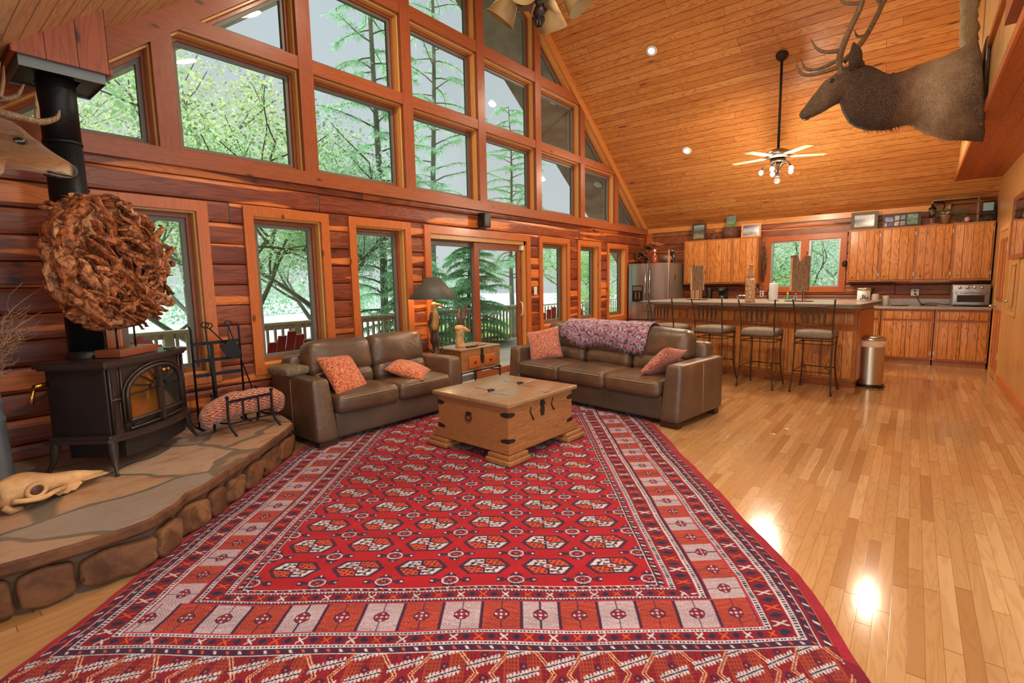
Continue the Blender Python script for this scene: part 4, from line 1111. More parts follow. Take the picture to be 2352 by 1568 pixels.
jar('soap_bottle', 'green dish soap bottle by the sink', 'bottle', (10.70, 1.86, .942), [(.03, 0), (.034, .02), (.034, .12), (.016, .17)], M['grn'], ([(.014, .17), (.012, .21), (.004, .235)], M['white']))
jar('soap_bottle', 'clear blue-grey soap bottle between the green one and the faucet', 'bottle', (10.72, 1.73, .942), [(.028, 0), (.032, .02), (.03, .14), (.014, .18)], M['blu'], ([(.013, .18), (.012, .2), (.004, .24)], M['white']))
def coffee(label, loc, rz, sc=1):
    r = thing('coffee_maker', label, 'coffee maker', loc, rz)
    MB().soft((0, 0, .015*sc), (.2*sc, .17*sc, .03*sc), .008, nin=1).soft((.075*sc, 0, .16*sc), (.07*sc, .17*sc, .3*sc), .012, nin=1).soft((-.01*sc, 0, .29*sc), (.22*sc, .17*sc, .075*sc), .02, nin=2).build('body', M['blackp'], r)
    MB().lathe([(.05*sc, .03*sc), (.065*sc, .06*sc), (.065*sc, .13*sc), (.045*sc, .18*sc)], c=(-.035*sc, 0, 0), n=18).build('carafe', plain('dark_glass', (34, 40, 42), .08, coat=.6), r)
    MB().bx(-.122*sc, -.12*sc, -.03*sc, .03*sc, .275*sc, .305*sc).build('badge', M['nickel'], r)
    MB().bx(-.118*sc, -.112*sc, -.05*sc, .05*sc, .262*sc, .268*sc).build('trim_strip', M['chrome'], r)
coffee('black coffee maker with a steel strip behind the left end of the bar', (10.72, 3.05, .942), 0)
jar('food_processor', 'dark glass jar appliance left of the coffee maker', 'appliance', (10.80, 3.34, .942), [(.07, 0), (.08, .02), (.075, .1), (.06, .16), (.07, .3), (.065, .32)], M['blackp'])
o = MB().soft((0, 0, .14), (.1, .22, .28), .006, nin=1).build('cereal_box', plain('tan_card', (176, 132, 96), .7)); o.location = (10.86, 3.62, .942); tag(o, 'tan cardboard box standing on the counter beside the refrigerator', 'box')
r = thing('toaster', 'two-slot chrome toaster on the counter left of the wall outlet', 'toaster', (10.78, 2.66, .942))
MB().soft((0, 0, .095), (.17, .27, .18), .035, nin=3).build('body', M['chrome'], r); MB().bx(-.05, -.03, -.1, .1, .183, .188).bx(.02, .04, -.1, .1, .183, .188).build('slot', M['blackp'], r)
MB().bx(-.02, .02, -.15, -.133, .08, .11).build('lever', M['blackp'], r)
def outlet(name, label, loc, axis, dark=True, w=.075, h=.12):
    r = thing(name, label, 'wall plate', loc)
    if axis == 'x': MB().soft((0, 0, 0), (.012, w, h), .004, nin=1).build('plate', M['white'], r)
    else: MB().soft((0, 0, 0), (w, .012, h), .004, nin=1).build('plate', M['white'], r)
    for z in (-.025, .025):
        if axis == 'x': MB().box((-.007, 0, z), (.004, .028, .028)).build('socket', M['blackp'] if dark else M['white'], r)
        else: MB().box((0, -.008, z), (.01, .006, .03)).build('toggle', M['white'], r)
    return r
outlet('wall_outlet', 'white wall outlet between the toaster and the kitchen window', (XK-.032, 2.40, 1.13), 'x')
outlet('wall_outlet', 'white wall outlet left of the toaster oven', (XK-.032, -.02, 1.15), 'x', w=.11)
outlet('light_switch', 'cream light switch plate right of the glass door', (6.735, YW-.028, 1.31), 'y', False, .085, .13)
o = MB().tube(crom([(XK-.05, 2.42, 1.15), (XK-.12, 2.46, 1.2), (XK-.1, 2.5, 1.28), (XK-.06, 2.56, 1.345)], 4), .004, 6).build('power_cord', M['white']); tag(o, 'thin white cord running from the outlet up under the cabinet', 'cord')
o = MB().tube(crom([(XK-.05, -.03, 1.13), (XK-.1, -.07, 1.03), (XK-.18, -.12, .955), (XK-.3, -.2, .95), (XK-.35, -.32, .95), (XK-.42, -.2, .95), (XK-.32, -.1, .95), (XK-.28, -.24, .98), (XK-.3, -.4, .96), (XK-.26, -.52, .96)], 5), .006, 6).build('power_cord', M['blackp']); tag(o, 'tangled black cord on the counter beside the toaster oven', 'cord')
o = MB().bx(10.9, 10.94, -.45, .05, 1.326, 1.345).build('under_cabinet_light', M['white']); tag(o, 'slim white strip light under the right wall cabinets', 'light')
# toaster oven
r = thing('toaster_oven', 'stainless toaster oven with four knobs on the counter by the right wall', 'toaster oven', (10.62, -.70, .945), 0)
MB().soft((.15, 0, .175), (.36, .45, .33), .018, nin=1).build('body', M['stainless'], r)
d = MB().soft((-.036, 0, .125), (.02, .42, .2), .006, nin=1).build('door', M['stainless'], r)
MB().bx(-.05, -.044, -.16, .16, .065, .175).build('pane', plain('oven_glass', (52, 30, 18), .3, spec=.2), d); MB().tube([(-.045, .185, .205), (-.075, .17, .207), (-.075, -.17, .207), (-.045, -.185, .205)], .008, 8).build('handle', M['chrome'], d)
for i in range(4): MB().tube([(-.03, .13-.085*i, .29), (-.052, .13-.085*i, .29)], [.024, .02], 14).build('knob', M['chrome'], r)
for (x, y) in ((0, .18), (0, -.18), (.28, .18), (.28, -.18)): MB().cyl((x, y, 0), (x, y, .015), .014, 8).build('foot', M['blackp'], r)
coffee('small black single-cup coffee maker right of the white canister', (10.66, .62, .942), .2, .95)
jar('glass_jar', 'clear glass jar in front of the single-cup coffee maker', 'jar', (10.50, .50, .942), [(.05, 0), (.055, .01), (.055, .18), (.045, .2)], M['frost'])
jar('glass_jar', 'clear glass jar closer to the wall outlet', 'jar', (10.62, .36, .942), [(.045, 0), (.05, .01), (.05, .15), (.04, .17)], M['frost'])
o = MB().tube(crom([(10.45, .28, .955), (10.5, .2, .95), (10.58, .05, .95), (10.52, .12, .95), (10.46, .18, .95)], 4), .006, 6).build('power_cord', M['blackp']); tag(o, 'black cord lying on the counter beside the glass jars', 'cord')
# small wall thing: black sconce on the cabinet end beside the window
o = MB().lathe([(.03, 0), (.045, .03), (.045, .08), (.02, .11)], n=16).build('wall_speaker', M['oldiron']); o.location = (10.93, 1.0, 1.62); tag(o, 'small dark cylindrical fitting between the window and the right cabinets', 'fitting')

# ---- things on top of the cabinets
def photoframe(name, label, loc, rz, w, h, fw, fc, colors, tilt=.12, group=None):
    r = thing(name, label, 'picture', loc, rot=(0, tilt, rz))
    po = [(-w/2, 0), (w/2, 0), (w/2, h), (-w/2, h)]
    MB().ring(po, inset(po, fw), -.012, .012, 'x').build('frame', fc, r)
    t = NT(name+'_print'); o = t.obj(); n = t.noise(o, 14, 4, .6, 1); g = t.math('ADD', t.math('MULTIPLY', t.dot(o, (0, 0, 1)), 1/h), t.math('MULTIPLY', t.math('SUBTRACT', n, .5), .5))
    cs = [(i/(len(colors)-1), lin(*c)) for i, c in enumerate(colors)]
    MB().prism(inset(po, fw*.9), -.004, .004, 'x').build('picture', t.pbr(t.ramp(g, cs), .25, coat=.3), r)
    return r
ZT = 2.257
blackf = plain('dark_picture_frame', (70, 44, 36), .4); greyf = plain('grey_barn_frame', (104, 98, 88), .7); 
photoframe('picture_frame', 'tall dark framed landscape photo on the left end of the cabinets', (10.93, 3.63, ZT), 0, .29, .36, .035, blackf, [(70, 66, 60), (150, 140, 110), (60, 76, 70), (110, 130, 140), (190, 205, 210)])
photoframe('picture_frame', 'small mosaic framed picture standing on the woven basket', (10.95, 2.99, ZT+.236), 0, .19, .22, .025, plain('mosaic_frame', (110, 116, 84), .4, var=.4, bscale=120), [(60, 40, 30), (120, 160, 60), (80, 120, 150), (120, 150, 180)])
photoframe('picture_frame', 'light pine framed mountain photo next to the basket', (10.93, 2.60, ZT), .06, .36, .27, .035, M['ytrim'], [(190, 196, 204), (80, 90, 120), (180, 176, 180), (50, 70, 120), (40, 64, 120)])
photoframe('picture_frame', 'grey framed wildlife print above the first right-hand cabinet', (10.93, .75, ZT), 0, .39, .31, .05, greyf, [(60, 56, 50), (190, 186, 176), (70, 86, 110), (190, 186, 180), (110, 70, 50)])
# collage frame
r = thing('picture_frame', 'dark brown collage frame with several small photos on the right cabinets', 'picture', (10.95, .23, ZT), rot=(0, .1, 0))
po = [(-.26, 0), (.26, 0), (.26, .24), (-.26, .24)]; MB().prism(po, -.008, .01, 'x').ring(po, inset(po, .02), -.016, .01, 'x').build('frame', blackf, r)
for i, (a, b, c, d) in enumerate(((.11, .23, .10, .18), (.19, .24, .025, .085), (.11, .18, .025, .085), (.03, .1, .12, .2), (.03, .1, .03, .1), (-.05, .02, .13, .2), (-.05, .02, .03, .1), (-.22, -.07, .04, .21))):
    MB().bx(-.018, -.012, a-.0, b-.005, c, d).build('photo', plain('photo_%d' % i, [(120, 130, 170), (160, 150, 150), (90, 90, 140), (150, 160, 170), (170, 170, 160), (110, 140, 170), (150, 150, 150), (110, 140, 130)][i], .3, var=.5, bscale=90), r)
M['wick'] = plain('brown_wicker', (98, 62, 48), .75, var=.5, bscale=120, bump=.6)
r = thing('basket', 'brown wicker basket on the cabinets with a small picture on it', 'basket', (10.96, 3.0, ZT))
MB().lathe([(.145, 0), (.165, .1), (.15, .2), (.14, .23)], n=24).build('body', M['wick'], r); MB().tube([(.13*math.sin(a)*0-.0, .14*math.cos(a), .22+.1*math.sin(a)) for a in [k*PI/8 for k in range(9)]], .008, 6).build('handle', M['wick'], r) if False else None
jar('decanter', 'clear glass decanter on the cabinets left of the basket', 'bottle', (10.93, 3.32, ZT), [(.055, 0), (.075, .03), (.06, .09), (.02, .13), (.018, .16), (.03, .17)], M['clear'], ([(.012, .16), (.022, .19), (.01, .215)], M['clear']))
# open wooden box frame with bucket plant, lantern, bottle, antlers
r = thing('shadow_box', 'open pale wood box frame standing on the right cabinets', 'box', (10.96, -.44, ZT)); po = [(-.29, 0), (.29, 0), (.29, .40), (-.29, .40)]; MB().ring(po, inset(po, .022), -.09, .09, 'x').build('frame', M['board'], r)
r = thing('bucket_planter', 'galvanized bucket with a pink succulent and pine sprigs on the right cabinets', 'plant', (10.84, -.33, ZT))
MB().lathe([(.062, 0), (.085, .125), (.092, .13), (.088, .135), (.06, .12)], n=24).build('bucket', M['nickel'], r)
for i in range(16):
    a = i*.4*PI; rr = .02+.045*(i/16)
    MB().tube([(0, 0, .13), (rr*math.cos(a), rr*math.sin(a), .165), (rr*1.6*math.cos(a), rr*1.6*math.sin(a), .2-.02*(i/16))], [.01, .016, .003], 6).build('leaf', plain('pink_leaf', (176, 130, 120), .6) if i == 0 else bpy.data.materials['pink_leaf'], r)
M['pine'] = plain('dry_pine_green', (96, 100, 52), .8, var=.3)
m = MB(); rn = random.Random(4)
for i in range(160):
    a = rn.uniform(0, 2*PI); e = rn.uniform(.1, 1.2); l = rn.uniform(.1, .2); c = (0, rn.uniform(-.25, .1)*(i % 2), .12)
    m.tube([c, (c[0]+math.cos(a)*math.cos(e)*l*.5, c[1]+math.sin(a)*math.cos(e)*l, c[2]+math.sin(e)*l)], [.003, .001], 4)
m.build('sprig', M['pine'], r)['kind'] = 'stuff'
o = MB().tube(crom([(10.9, -.30, ZT+.13), (10.86, -.5, ZT+.15), (10.88, -.7, ZT+.13), (10.86, -.92, ZT+.12)], 5), .012, 8).build('dry_branch', M['darkwood']); tag(o, 'dark knobbly stick lying across the right cabinets by the wall', 'branch')
m = MB(); rn = random.Random(9)
for i in range(60):
    y = rn.uniform(-.9, -.5); x = rn.uniform(10.84, 10.98); m.tube([(x, y, ZT+.004), (x+rn.uniform(-.05, .05), y+rn.uniform(-.05, .05), ZT+rn.uniform(.03, .09))], [.004, .002], 4)
o = m.build('dried_moss', M['pine']); tag(o, 'low bed of dried greenery on the right cabinets', 'dried greenery', kind='stuff')
jar('glass_float', 'small shiny glass ornament in the dried greenery', 'ornament', (10.84, -.60, ZT), [(.01, 0), (.035, .02), (.04, .05), (.03, .08), (.01, .09)], plain('iridescent_glass', (180, 140, 150), .1, coat=.8))
o = MB().soft((0, 0, .07), (.05, .13, .13), .01, nin=1).build('small_tin', plain('pale_blue_tin', (150, 190, 205), .4)); o.location = (10.95, -.84, ZT+.12*0); o.location.z = ZT+.16; 
MB().bx(-.03, .04, -.09, .07, -.16, .002).build('stand', M['oldiron'], o); tag(o, 'small pale blue tin on a dark stand in the corner above the cabinets', 'tin')
r = thing('hanging_lantern', 'black iron lantern hanging from a scroll bracket on the kitchen wall', 'lantern', (10.86, .005-.17, 2.40)) 
MB().lathe([(.012, -.03), (.03, -.015), (.035, 0), (.05, .01)], n=14).lathe([(.055, .11), (.05, .125), (.02, .15), (.012, .19)], n=14).build('frame', M['iron'], r)
MB().lathe([(.035, .005), (.05, .05), (.05, .09), (.04, .115)], n=16).build('globe', M['clear'], r)
MB().tube(crom([(0, 0, .19), (.03, -.05, .215), (.1, -.13, .21), (.2, -.15, .15), (.24, -.12, .0), (.25, -.13, -.12)], 5), .006, 6).tube(crom([(.2, -.15, .15), (.17, -.2, .2), (.2, -.24, .22)], 3), .004, 6).build('bracket', M['iron'], r)

# ---- things on top of the refrigerator
M['twig'] = grainwood('twisted_branch', (150, 92, 56), (70, 40, 26), (1, 0, 0), .6, contrast=1)
FT = 1.803
r = thing('wine_rack', 'twisted branch bottle rack holding dark bottles on top of the refrigerator', 'wine rack', (10.5, 4.52, FT)); m = MB()
for (a, b) in (((0, .32, .02), (0, .02, .42)), ((0, .22, .0), (0, -.06, .28)), ((0, .36, .18), (0, .16, .4)), ((0, .02, .42), (0, -.25, .36)), ((0, -.05, .02), (0, -.18, .38)), ((0, .34, .18), (0, .12, .0)), ((-.0, .2, .28), (0, .02, .08))):
    p = [Vector(a)+(Vector(b)-Vector(a))*k/4+V(.03*math.sin(k*2+a[1]*9), .01*math.cos(k*3), .012*math.sin(k*4)) for k in range(5)]; m.tube(p, [.016, .019, .015, .018, .013], 8)
    m.tube([q+V(.2, 0, 0) for q in p], [.013]*5, 7)
for y, z in ((.3, .18), (.02, .40), (-.05, .05)): m.tube([(0, y, z), (.1, y, z+.01), (.2, y, z)], .012, 7)
m.build('branch_frame', M['twig'], r)
def bott(label, loc, rot, mat, sc=1):
    o = MB().lathe([(.036*sc, 0), (.038*sc, .01), (.038*sc, .18*sc), (.014*sc, .22*sc), (.013*sc, .28*sc)], n=16).build('bottle', mat); o.location = loc; o.rotation_euler = rot; tag(o, label, 'bottle', 'bottles on the refrigerator'); return o
dg = plain('dark_bottle_glass', (28, 34, 26), .12, coat=.6)
bott('dark wine bottle in the lower left of the branch rack', (10.62, 4.72, FT+.20), (0, -1.45, 0), dg)
bott('dark wine bottle in the middle of the branch rack', (10.62, 4.60, FT+.10), (0, -1.5, 0), dg)
bott('dark wine bottle in the upper part of the branch rack', (10.62, 4.56, FT+.33), (0, -1.45, 0), dg)
jar('decanter', 'red-brown glass decanter in front of the branch rack on the refrigerator', 'bottle', (10.3, 4.33, FT), [(.06, 0), (.065, .02), (.065, .15), (.03, .19), (.022, .22), (.03, .23)], plain('amber_glass', (150, 66, 40), .15, coat=.6), ([(.02, .23), (.028, .26), (.015, .29)], M['white']))
def duck():
    r = thing('duck_decoy', 'carved grey duck decoy on the refrigerator', 'decoy', (10.42, 4.12, FT), -.3)
    m = MB(); pts = crom([(0, .17, .10, .012), (0, .12, .09, .045), (0, .03, .085, .07), (0, -.06, .09, .068), (0, -.12, .1, .045), (0, -.14, .11, .01)], 4); m.tube([p[:3] for p in pts], [p[3] for p in pts], 14)
    m.build('body', plain('barred_grey_feathers', (120, 112, 100), .6, var=.6, bscale=90), r)
    m = MB(); pts = crom([(0, -.08, .13, .03), (0, -.1, .2, .026), (0, -.1, .25, .034), (0, -.1, .28, .012)], 4); m.tube([p[:3] for p in pts], [p[3] for p in pts], 12); m.build('head', plain('dark_feathers', (50, 44, 40), .5), r)
    MB().tube([(0, -.13, .245), (0, -.18, .238)], [.014, .009], 8).build('bill', plain('pale_bill', (190, 170, 130), .4), r)
    MB().lathe([(.05, 0), (.05, .015), (.02, .02)], n=14).build('stand', M['darkwood'], r)
duck()
bott('tall dark bottle right of the duck decoy', (10.42, 3.97, FT), (0, 0, 0), dg, 1.1)
jar('bottle', 'orange and cream bottle at the right end of the refrigerator top', 'bottle', (10.22, 3.99, FT), [(.03, 0), (.034, .02), (.03, .12), (.014, .18), (.013, .26)], plain('cream_orange_glaze', (196, 120, 70), .4, var=.4), group='bottles on the refrigerator')
# kitchen ladder shelf item beside window: dry twigs bundle
r = thing('hanging_branch', 'dark gnarled branch hanging on the side of the left wall cabinets', 'branch', (10.9, 2.33, 1.45))
m = MB(); rn = random.Random(12)
for k in range(5):
    m.tube(crom([(rn.uniform(-.02, .02), rn.uniform(-.02, .03), .0+k*.05), (rn.uniform(-.03, .03), rn.uniform(-.04, .02), .2+k*.04), (rn.uniform(-.03, .03), rn.uniform(-.03, .02), .42+k*.05)], 4), [.02, .022, .02, .016, .018, .014, .012, .01, .006], 7)
m.build('branch', M['darkwood'], r)
# framed picture and cupboard on the right wall
r = thing('picture_frame', 'large framed print on the honey pine wall at the right edge', 'picture', (8.46, YR+.002, 2.0)); po = [(-.55, -.38), (.55, -.38), (.55, .38), (-.55, .38)]
MB().ring(po, inset(po, .05), 0, .03, 'y').build('frame', blackf if False else M['trimd'], r); MB().prism(inset(po, .045), .002, .012, 'y').build('mat', plain('grey_mat', (150, 146, 132), .6), r)
MB().prism(inset(po, .14), .01, .016, 'y').build('picture', plain('landscape_print', (120, 120, 104), .3, var=.6, bscale=16), r); MB().prism(inset(po, .05), .02, .024, 'y').build('pane', M['clear'], r)
r = thing('wall_cupboard', 'small pine cupboard door set in the right wall below the framed print', 'cupboard', (8.55, YR+.002, 1.30)); po = [(-.28, -.36), (.28, -.36), (.28, .36), (-.28, .36)]
MB().ring(po, inset(po, .05), 0, .02, 'y').build('frame', M['stop'], r); d = MB().prism(inset(po, .055), 0, .015, 'y').ring(inset(po, .1), inset(po, .12), .01, .026, 'y').build('door', M['panel'], r)
MB().tube([(.19, .015, -.2), (.19, .05, -.2)], [.008, .018], 10).build('knob', M['nickel'], d, label='metal knob')
# wall speaker
r = thing('speaker', 'small black box speaker mounted under the long beam', 'speaker', (5.41, YW-.115, 2.33)); MB().soft((0, 0, 0), (.14, .13, .2), .012, nin=1).build('body', M['blackp'], r); MB().bx(-.02, .02, .06, .088, -.03, .03).build('bracket', M['iron'], r)
HZ = .27
TOP = [(-.49, 3.06), (.2, 3.05), (.46, 3.02), (.63, 3.01), (.78, 3.035), (.9, 3.13), (1.0, 3.25), (1.13, 3.31), (1.33, 3.47), (1.54, 3.63), (1.85, 3.90), (2.13, 4.15), (2.17, 4.24), (2.22, 4.55), (2.23, 4.85)]
def hearth():
    t = NT('flagstone_top'); o = t.obj()
    wp = t.vadd(o, t.vmul(t.comb(t.noise(o, 1.7, 2), t.noise(t.vadd(o, (5, 3, 1)), 1.9, 2), 0), (.5, .5, 0)))
    v1 = t.n('ShaderNodeTexVoronoi', {'Vector': t.vmul(wp, (1.2, 1.6, 0)), 'Scale': 1.15}, feature='DISTANCE_TO_EDGE'); v2 = t.n('ShaderNodeTexVoronoi', {'Vector': t.vmul(wp, (1.2, 1.6, 0)), 'Scale': 1.15})
    cr = t.n('ShaderNodeSeparateColor', {0: v2.outputs['Color']})
    tone = t.ramp(cr.outputs[0], [(.1, lin(196, 160, 128)), (.4, lin(150, 148, 146)), (.6, lin(178, 140, 108)), (.9, lin(196, 168, 146))])
    st = t.noise(t.vmul(o, (2.2, 3.6, 1)), 2, 4, .6, .8); tone = t.mix(t.math('MULTIPLY', t.smooth(st, .46, .72), .8), tone, lin(176, 120, 82))
    tone = t.mix(t.math('MULTIPLY', t.noise(o, 30, 4), .3), tone, lin(110, 90, 76))
    e = t.smooth(v1.outputs[0], .045, .02)
    col = t.mix(e, tone, lin(122, 112, 100))
    M['flag'] = t.pbr(col, .42, 0, t.bump(t.math('SUBTRACT', t.math('MULTIPLY', t.noise(o, 9, 5, .6), .5), e), .5, .012), .4, .1, .3)
    t = NT('brown_fieldstone'); o = t.obj(); n = t.noise(o, 5, 4, .6, 1); 
    rnd_ = t.n('ShaderNodeNewGeometry').outputs['Random Per Island']
    base = t.ramp(rnd_, [(0, lin(128, 84, 52)), (.5, lin(104, 66, 42)), (1, lin(146, 102, 66))])
    col = t.mix(t.smooth(n, .35, .65), base, lin(84, 52, 34)); M['stone'] = t.pbr(col, .7, 0, t.bump(t.noise(o, 26, 4), .6, .012), .3)
    M['mortar'] = plain('brown_mortar', (98, 76, 56), .85, bump=.5, bscale=60)
    r = thing('hearth', 'raised flagstone hearth with fieldstone sides under the wood stove', 'hearth', (0, 0, 0))
    base = [(p[0]-.0, p[1]) for p in TOP]
    poly = base+[(-.49, 4.85)]
    inn = inset(poly, .05)
    MB().prism(inn, .001, HZ-.04, 'z').build('base', M['mortar'], r)
    # rough edged slab
    rn = random.Random(3); pr = []
    for i in range(len(poly)-1):
        a, b = V(*poly[i], 0), V(*poly[i+1], 0); n = max(1, int((b-a).length/.05)) if i < len(base)-1 else 1
        for k in range(n):
            p = a.lerp(b, k/n); nn = mnoise.noise(Vector((p.x*9, p.y*9, 0)))*.014
            d = (b-a).normalized(); pr.append((p.x+d.y*nn, p.y-d.x*nn))
    pr.append(poly[-1])
    m = MB(); n = len(pr); p2 = inset(pr, .012)
    vs = [(x, y, HZ) for (x, y) in p2]+[(x, y, HZ-.012) for (x, y) in pr]+[(x, y, HZ-.05) for (x, y) in pr]+[(x, y, HZ-.055) for (x, y) in p2]
    m.add(vs[:n], [tuple(range(n))]); m.build('slab', M['flag'], r); m = MB(); fs = [tuple(reversed(range(3*n, 4*n)))]
    for k in range(3): fs += [(k*n+i, (k+1)*n+i, (k+1)*n+(i+1) % n, k*n+(i+1) % n) for i in range(n)]
    m.add(vs, fs); m.build('slab_edge', M['stone'], r)
    # edge course and stones of the face
    m = MB(); seg = []
    path = [V(p[0], p[1], 0) for p in inset(base+[(2.2, 4.86), (-.49, 4.85)], .035)[:len(base)]]
    L = [0]
    for i in range(1, len(path)): L.append(L[-1]+(path[i]-path[i-1]).length)
    def at(s):
        s = max(0, min(L[-1]-1e-4, s))
        for i in range(1, len(L)):
            if s <= L[i]: f = (s-L[i-1])/(L[i]-L[i-1]); return path[i-1].lerp(path[i], f), (path[i]-path[i-1]).normalized()
    s = 0.02
    while s < L[-1]-.05:
        w = rn.uniform(.17, .36); p, d = at(s+w/2); ang = math.atan2(d.y, d.x); h = rn.uniform(.15, .18)
        sk = rn.uniform(-.02, .02)
        def fn(q, sk=sk, w=w): 
            q = q.copy(); q.x += sk*q.z/.08; f = .012*mnoise.noise(Vector((q.x*14+s*5, q.z*14, 1))); q.x += f; q.z += f*1.2-.025*(abs(q.x)/(w/2))**3*math.copysign(1, q.z); q.y += .012*mnoise.noise(Vector((q.x*9+s*7, q.z*9, 3))); return q
        m.soft((0, 0, 0), (w-.016, .06, h), .02, crown=(0, .006, 0), nin=4, m=Matrix.Translation((p.x, p.y, .098)) @ Matrix.Rotation(ang, 4, 'Z'), fn=fn)
        s += w
    o_ = m.build('stone_facing', M['stone'], r)
    m = MB(); m.tube([(p.x, p.y, HZ-.055) for p in [at(k*.06)[0] for k in range(int(L[-1]/.06))]], .022, 6); m.build('mortar_band', M['stone'], r)
hearth()
struct(MB().bx(-.7, -.5, 2.3, 5.1, 0, 2.02).build('wall_front', M['log']), 'log wall left of the stove')

ST = (.83, 3.93, HZ); SA = math.radians(40.1)
M['stove'] = plain('black_cast_iron', (44, 38, 38), .38, .35, bump=.15, bscale=200)
M['stoveh'] = plain('brown_black_enamel', (62, 50, 46), .3, .3, bump=.1, bscale=200)
M['goldrefl'] = plain('stove_glass_gold_reflection', (150, 96, 36), .06, .55, coat=1, var=.5, bscale=14)  # golden reflection on the door glass, put into the base colour
M['brass'] = plain('brass', (190, 140, 70), .25, 1)
def stove():
    r = thing('wood_stove', 'black cast iron wood stove with arched glass doors on the flagstone hearth', 'stove', ST, SA)
    W, D = .82, .44
    MB().soft((W/2, D/2+.0, .455), (W-.07, D-.06, .50), .015, nin=2).build('body', M['stove'], r)
    def bow(x, a): return -a*(1-((x-W/2)/(W/2))**2)
    # top slab with bowed front
    for (z0, z1, e, nm) in ((.70, .73, .0, 'top_plate'),):
        po = [(-.01, .0)]+[(x, bow(x, .05)-.005) for x in [W*k/12 for k in range(13)]]+[(W+.01, 0), (W+.01, D), (-.01, D)]
        MB().prism(po, z0, z1, 'z').prism(inset(po, .014), z0-.014, z0, 'z').prism(inset(po, .02), z1, z1+.004, 'z').build(nm, M['stoveh'], r)
    MB().soft((W*.74, -.015, .745), (.09, .04, .014), .006, nin=1).build('griddle_latch', M['stove'], r)
    # base ledge
    po = [(-.015, .02)]+[(x, bow(x, .10)+.0) for x in [W*k/14 for k in range(15)]]+[(W+.015, .02), (W+.015, D-.02), (-.015, D-.02)]
    MB().prism(po, .215, .235, 'z').prism(inset(po, .02), .235, .255, 'z').build('ledge', M['stoveh'], r)
    # ash pan
    po = [(x, bow(x, .07)+.03) for x in [.1+(W-.2)*k/10 for k in range(11)]]+[(W-.1, D-.08), (.1, D-.08)]
    MB().prism(po, .09, .215, 'z').build('ash_pan', M['stove'], r)
    # front panel: bowed, with arch
    m = MB(); nx = 24; 
    vs = []; 
    for i in range(nx+1):
        x = .035+(W-.07)*i/nx; vs += [(x, bow(x, .055)+.03, .25), (x, bow(x, .055)+.03, .70)]
    m.add(vs, [(2*i, 2*i+2, 2*i+3, 2*i+1) for i in range(nx)], True); m.build('front', M['stoveh'], r)
    def onf(x, z, off=0): return (x, bow(x, .055)+.03-off, z)
    m = MB()
    for sd in (0, 1):
        m = MB(); xs = (.04, .115) if sd == 0 else (W-.115, W-.04); x0 = .06 if sd == 0 else W-.098
        for x in xs: m.tube([onf(x, .26, .006), onf(x, .69, .006)], .007, 6)
        m.tube([onf(x, .48, .008) for x in (xs[0], (xs[0]+xs[1])/2, xs[1])], .01, 6)
        for (a, b) in ((.29, .455), (.505, .67)): m.tube([onf(x0, a, .004), onf(x0+.038, a, .004), onf(x0+.038, b, .004), onf(x0, b, .004)], .004, 5, closed=True)
        m.build('pilaster', M['stoveh'], r)
    cx, zb, zs = W/2, .325, .50; hw = .275
    def arch(k, R, Hh): return [onf(cx-R, zb, .02)]+[onf(cx-R*math.cos(PI*i/14), zs+Hh*math.sin(PI*i/14), .02) for i in range(15)]+[onf(cx+R, zb, .02)]
    m = MB(); m.tube(arch(0, hw, .155), .014, 8).tube(arch(0, hw+.03, .18), .008, 6); m.tube([onf(x, zb, .022) for x in [cx-hw+2*hw*k/8 for k in range(9)]], .012, 8)
    m.tube([onf(x, .27, .018) for x in [cx-hw+2*hw*k/8 for k in range(9)]], .01, 8); m.build('arch_frame', M['stoveh'], r)
    for s in (0, 1):
        g = MB(); vs = []; n = 10
        for i in range(n+1):
            x = (cx-hw+hw*i/n) if s == 0 else (cx+hw*i/n); q = (x-cx)/hw
            vs += [onf(x, zb, .012), onf(x, zs+.155*math.sqrt(max(0, 1-q*q)), .012)]
        g.add(vs, [(2*i, 2*i+2, 2*i+3, 2*i+1) for i in range(n)], True)
        d = g.build('door_glass', M['goldrefl'] if s == 0 else plain('smoked_stove_glass', (66, 66, 60), .06, .4, coat=1, var=.4, bscale=14), r)
        m = MB(); c0 = onf(cx+(-.02 if s == 0 else .02), zs-.0, .024)
        sg = -1 if s == 0 else 1
        m.tube([onf(cx+sg*.02, zs, .024), onf(cx+sg*hw*.97, zs, .024)], .005, 5)
        for a in (25, 50, 72): m.tube([onf(cx+sg*.07*math.cos(math.radians(a)), zs+.045*math.sin(math.radians(a)), .022), onf(cx+sg*hw*.93*math.cos(math.radians(a)), zs+.148*math.sin(math.radians(a)), .022)], [.004, .007], 5)
        m.tube([onf(cx+sg*.08*math.cos(math.radians(a)), zs+.05*math.sin(math.radians(a)), .024) for a in range(0, 91, 15)], .006, 6)
        m.build('tracery', M['stove'], d)
        m = MB(); x0, x1 = (cx-hw+.03, cx-.03) if s == 0 else (cx+.03, cx+hw-.03)
        m.tube([onf(x0, .285, .008), onf((x0+x1)/2, .285, .008), onf(x1, .285, .008), onf(x1, .312, .008), onf((x0+x1)/2, .312, .008), onf(x0, .312, .008)], .004, 5, closed=True); m.build('door_panel', M['stoveh'], d)
    MB().box((cx, onf(cx, 0, .03)[1], .455), (.035, .02, .38)).build('centre_bar', M['stoveh'], r)
    MB().tube([onf(cx+.01, .615, .045), onf(cx+.06, .612, .045)], [.014, .012], 10).ball(onf(cx+.075, .612, .045), .015, 8).build('door_knob', M['brass'], r, label='brass door knob')
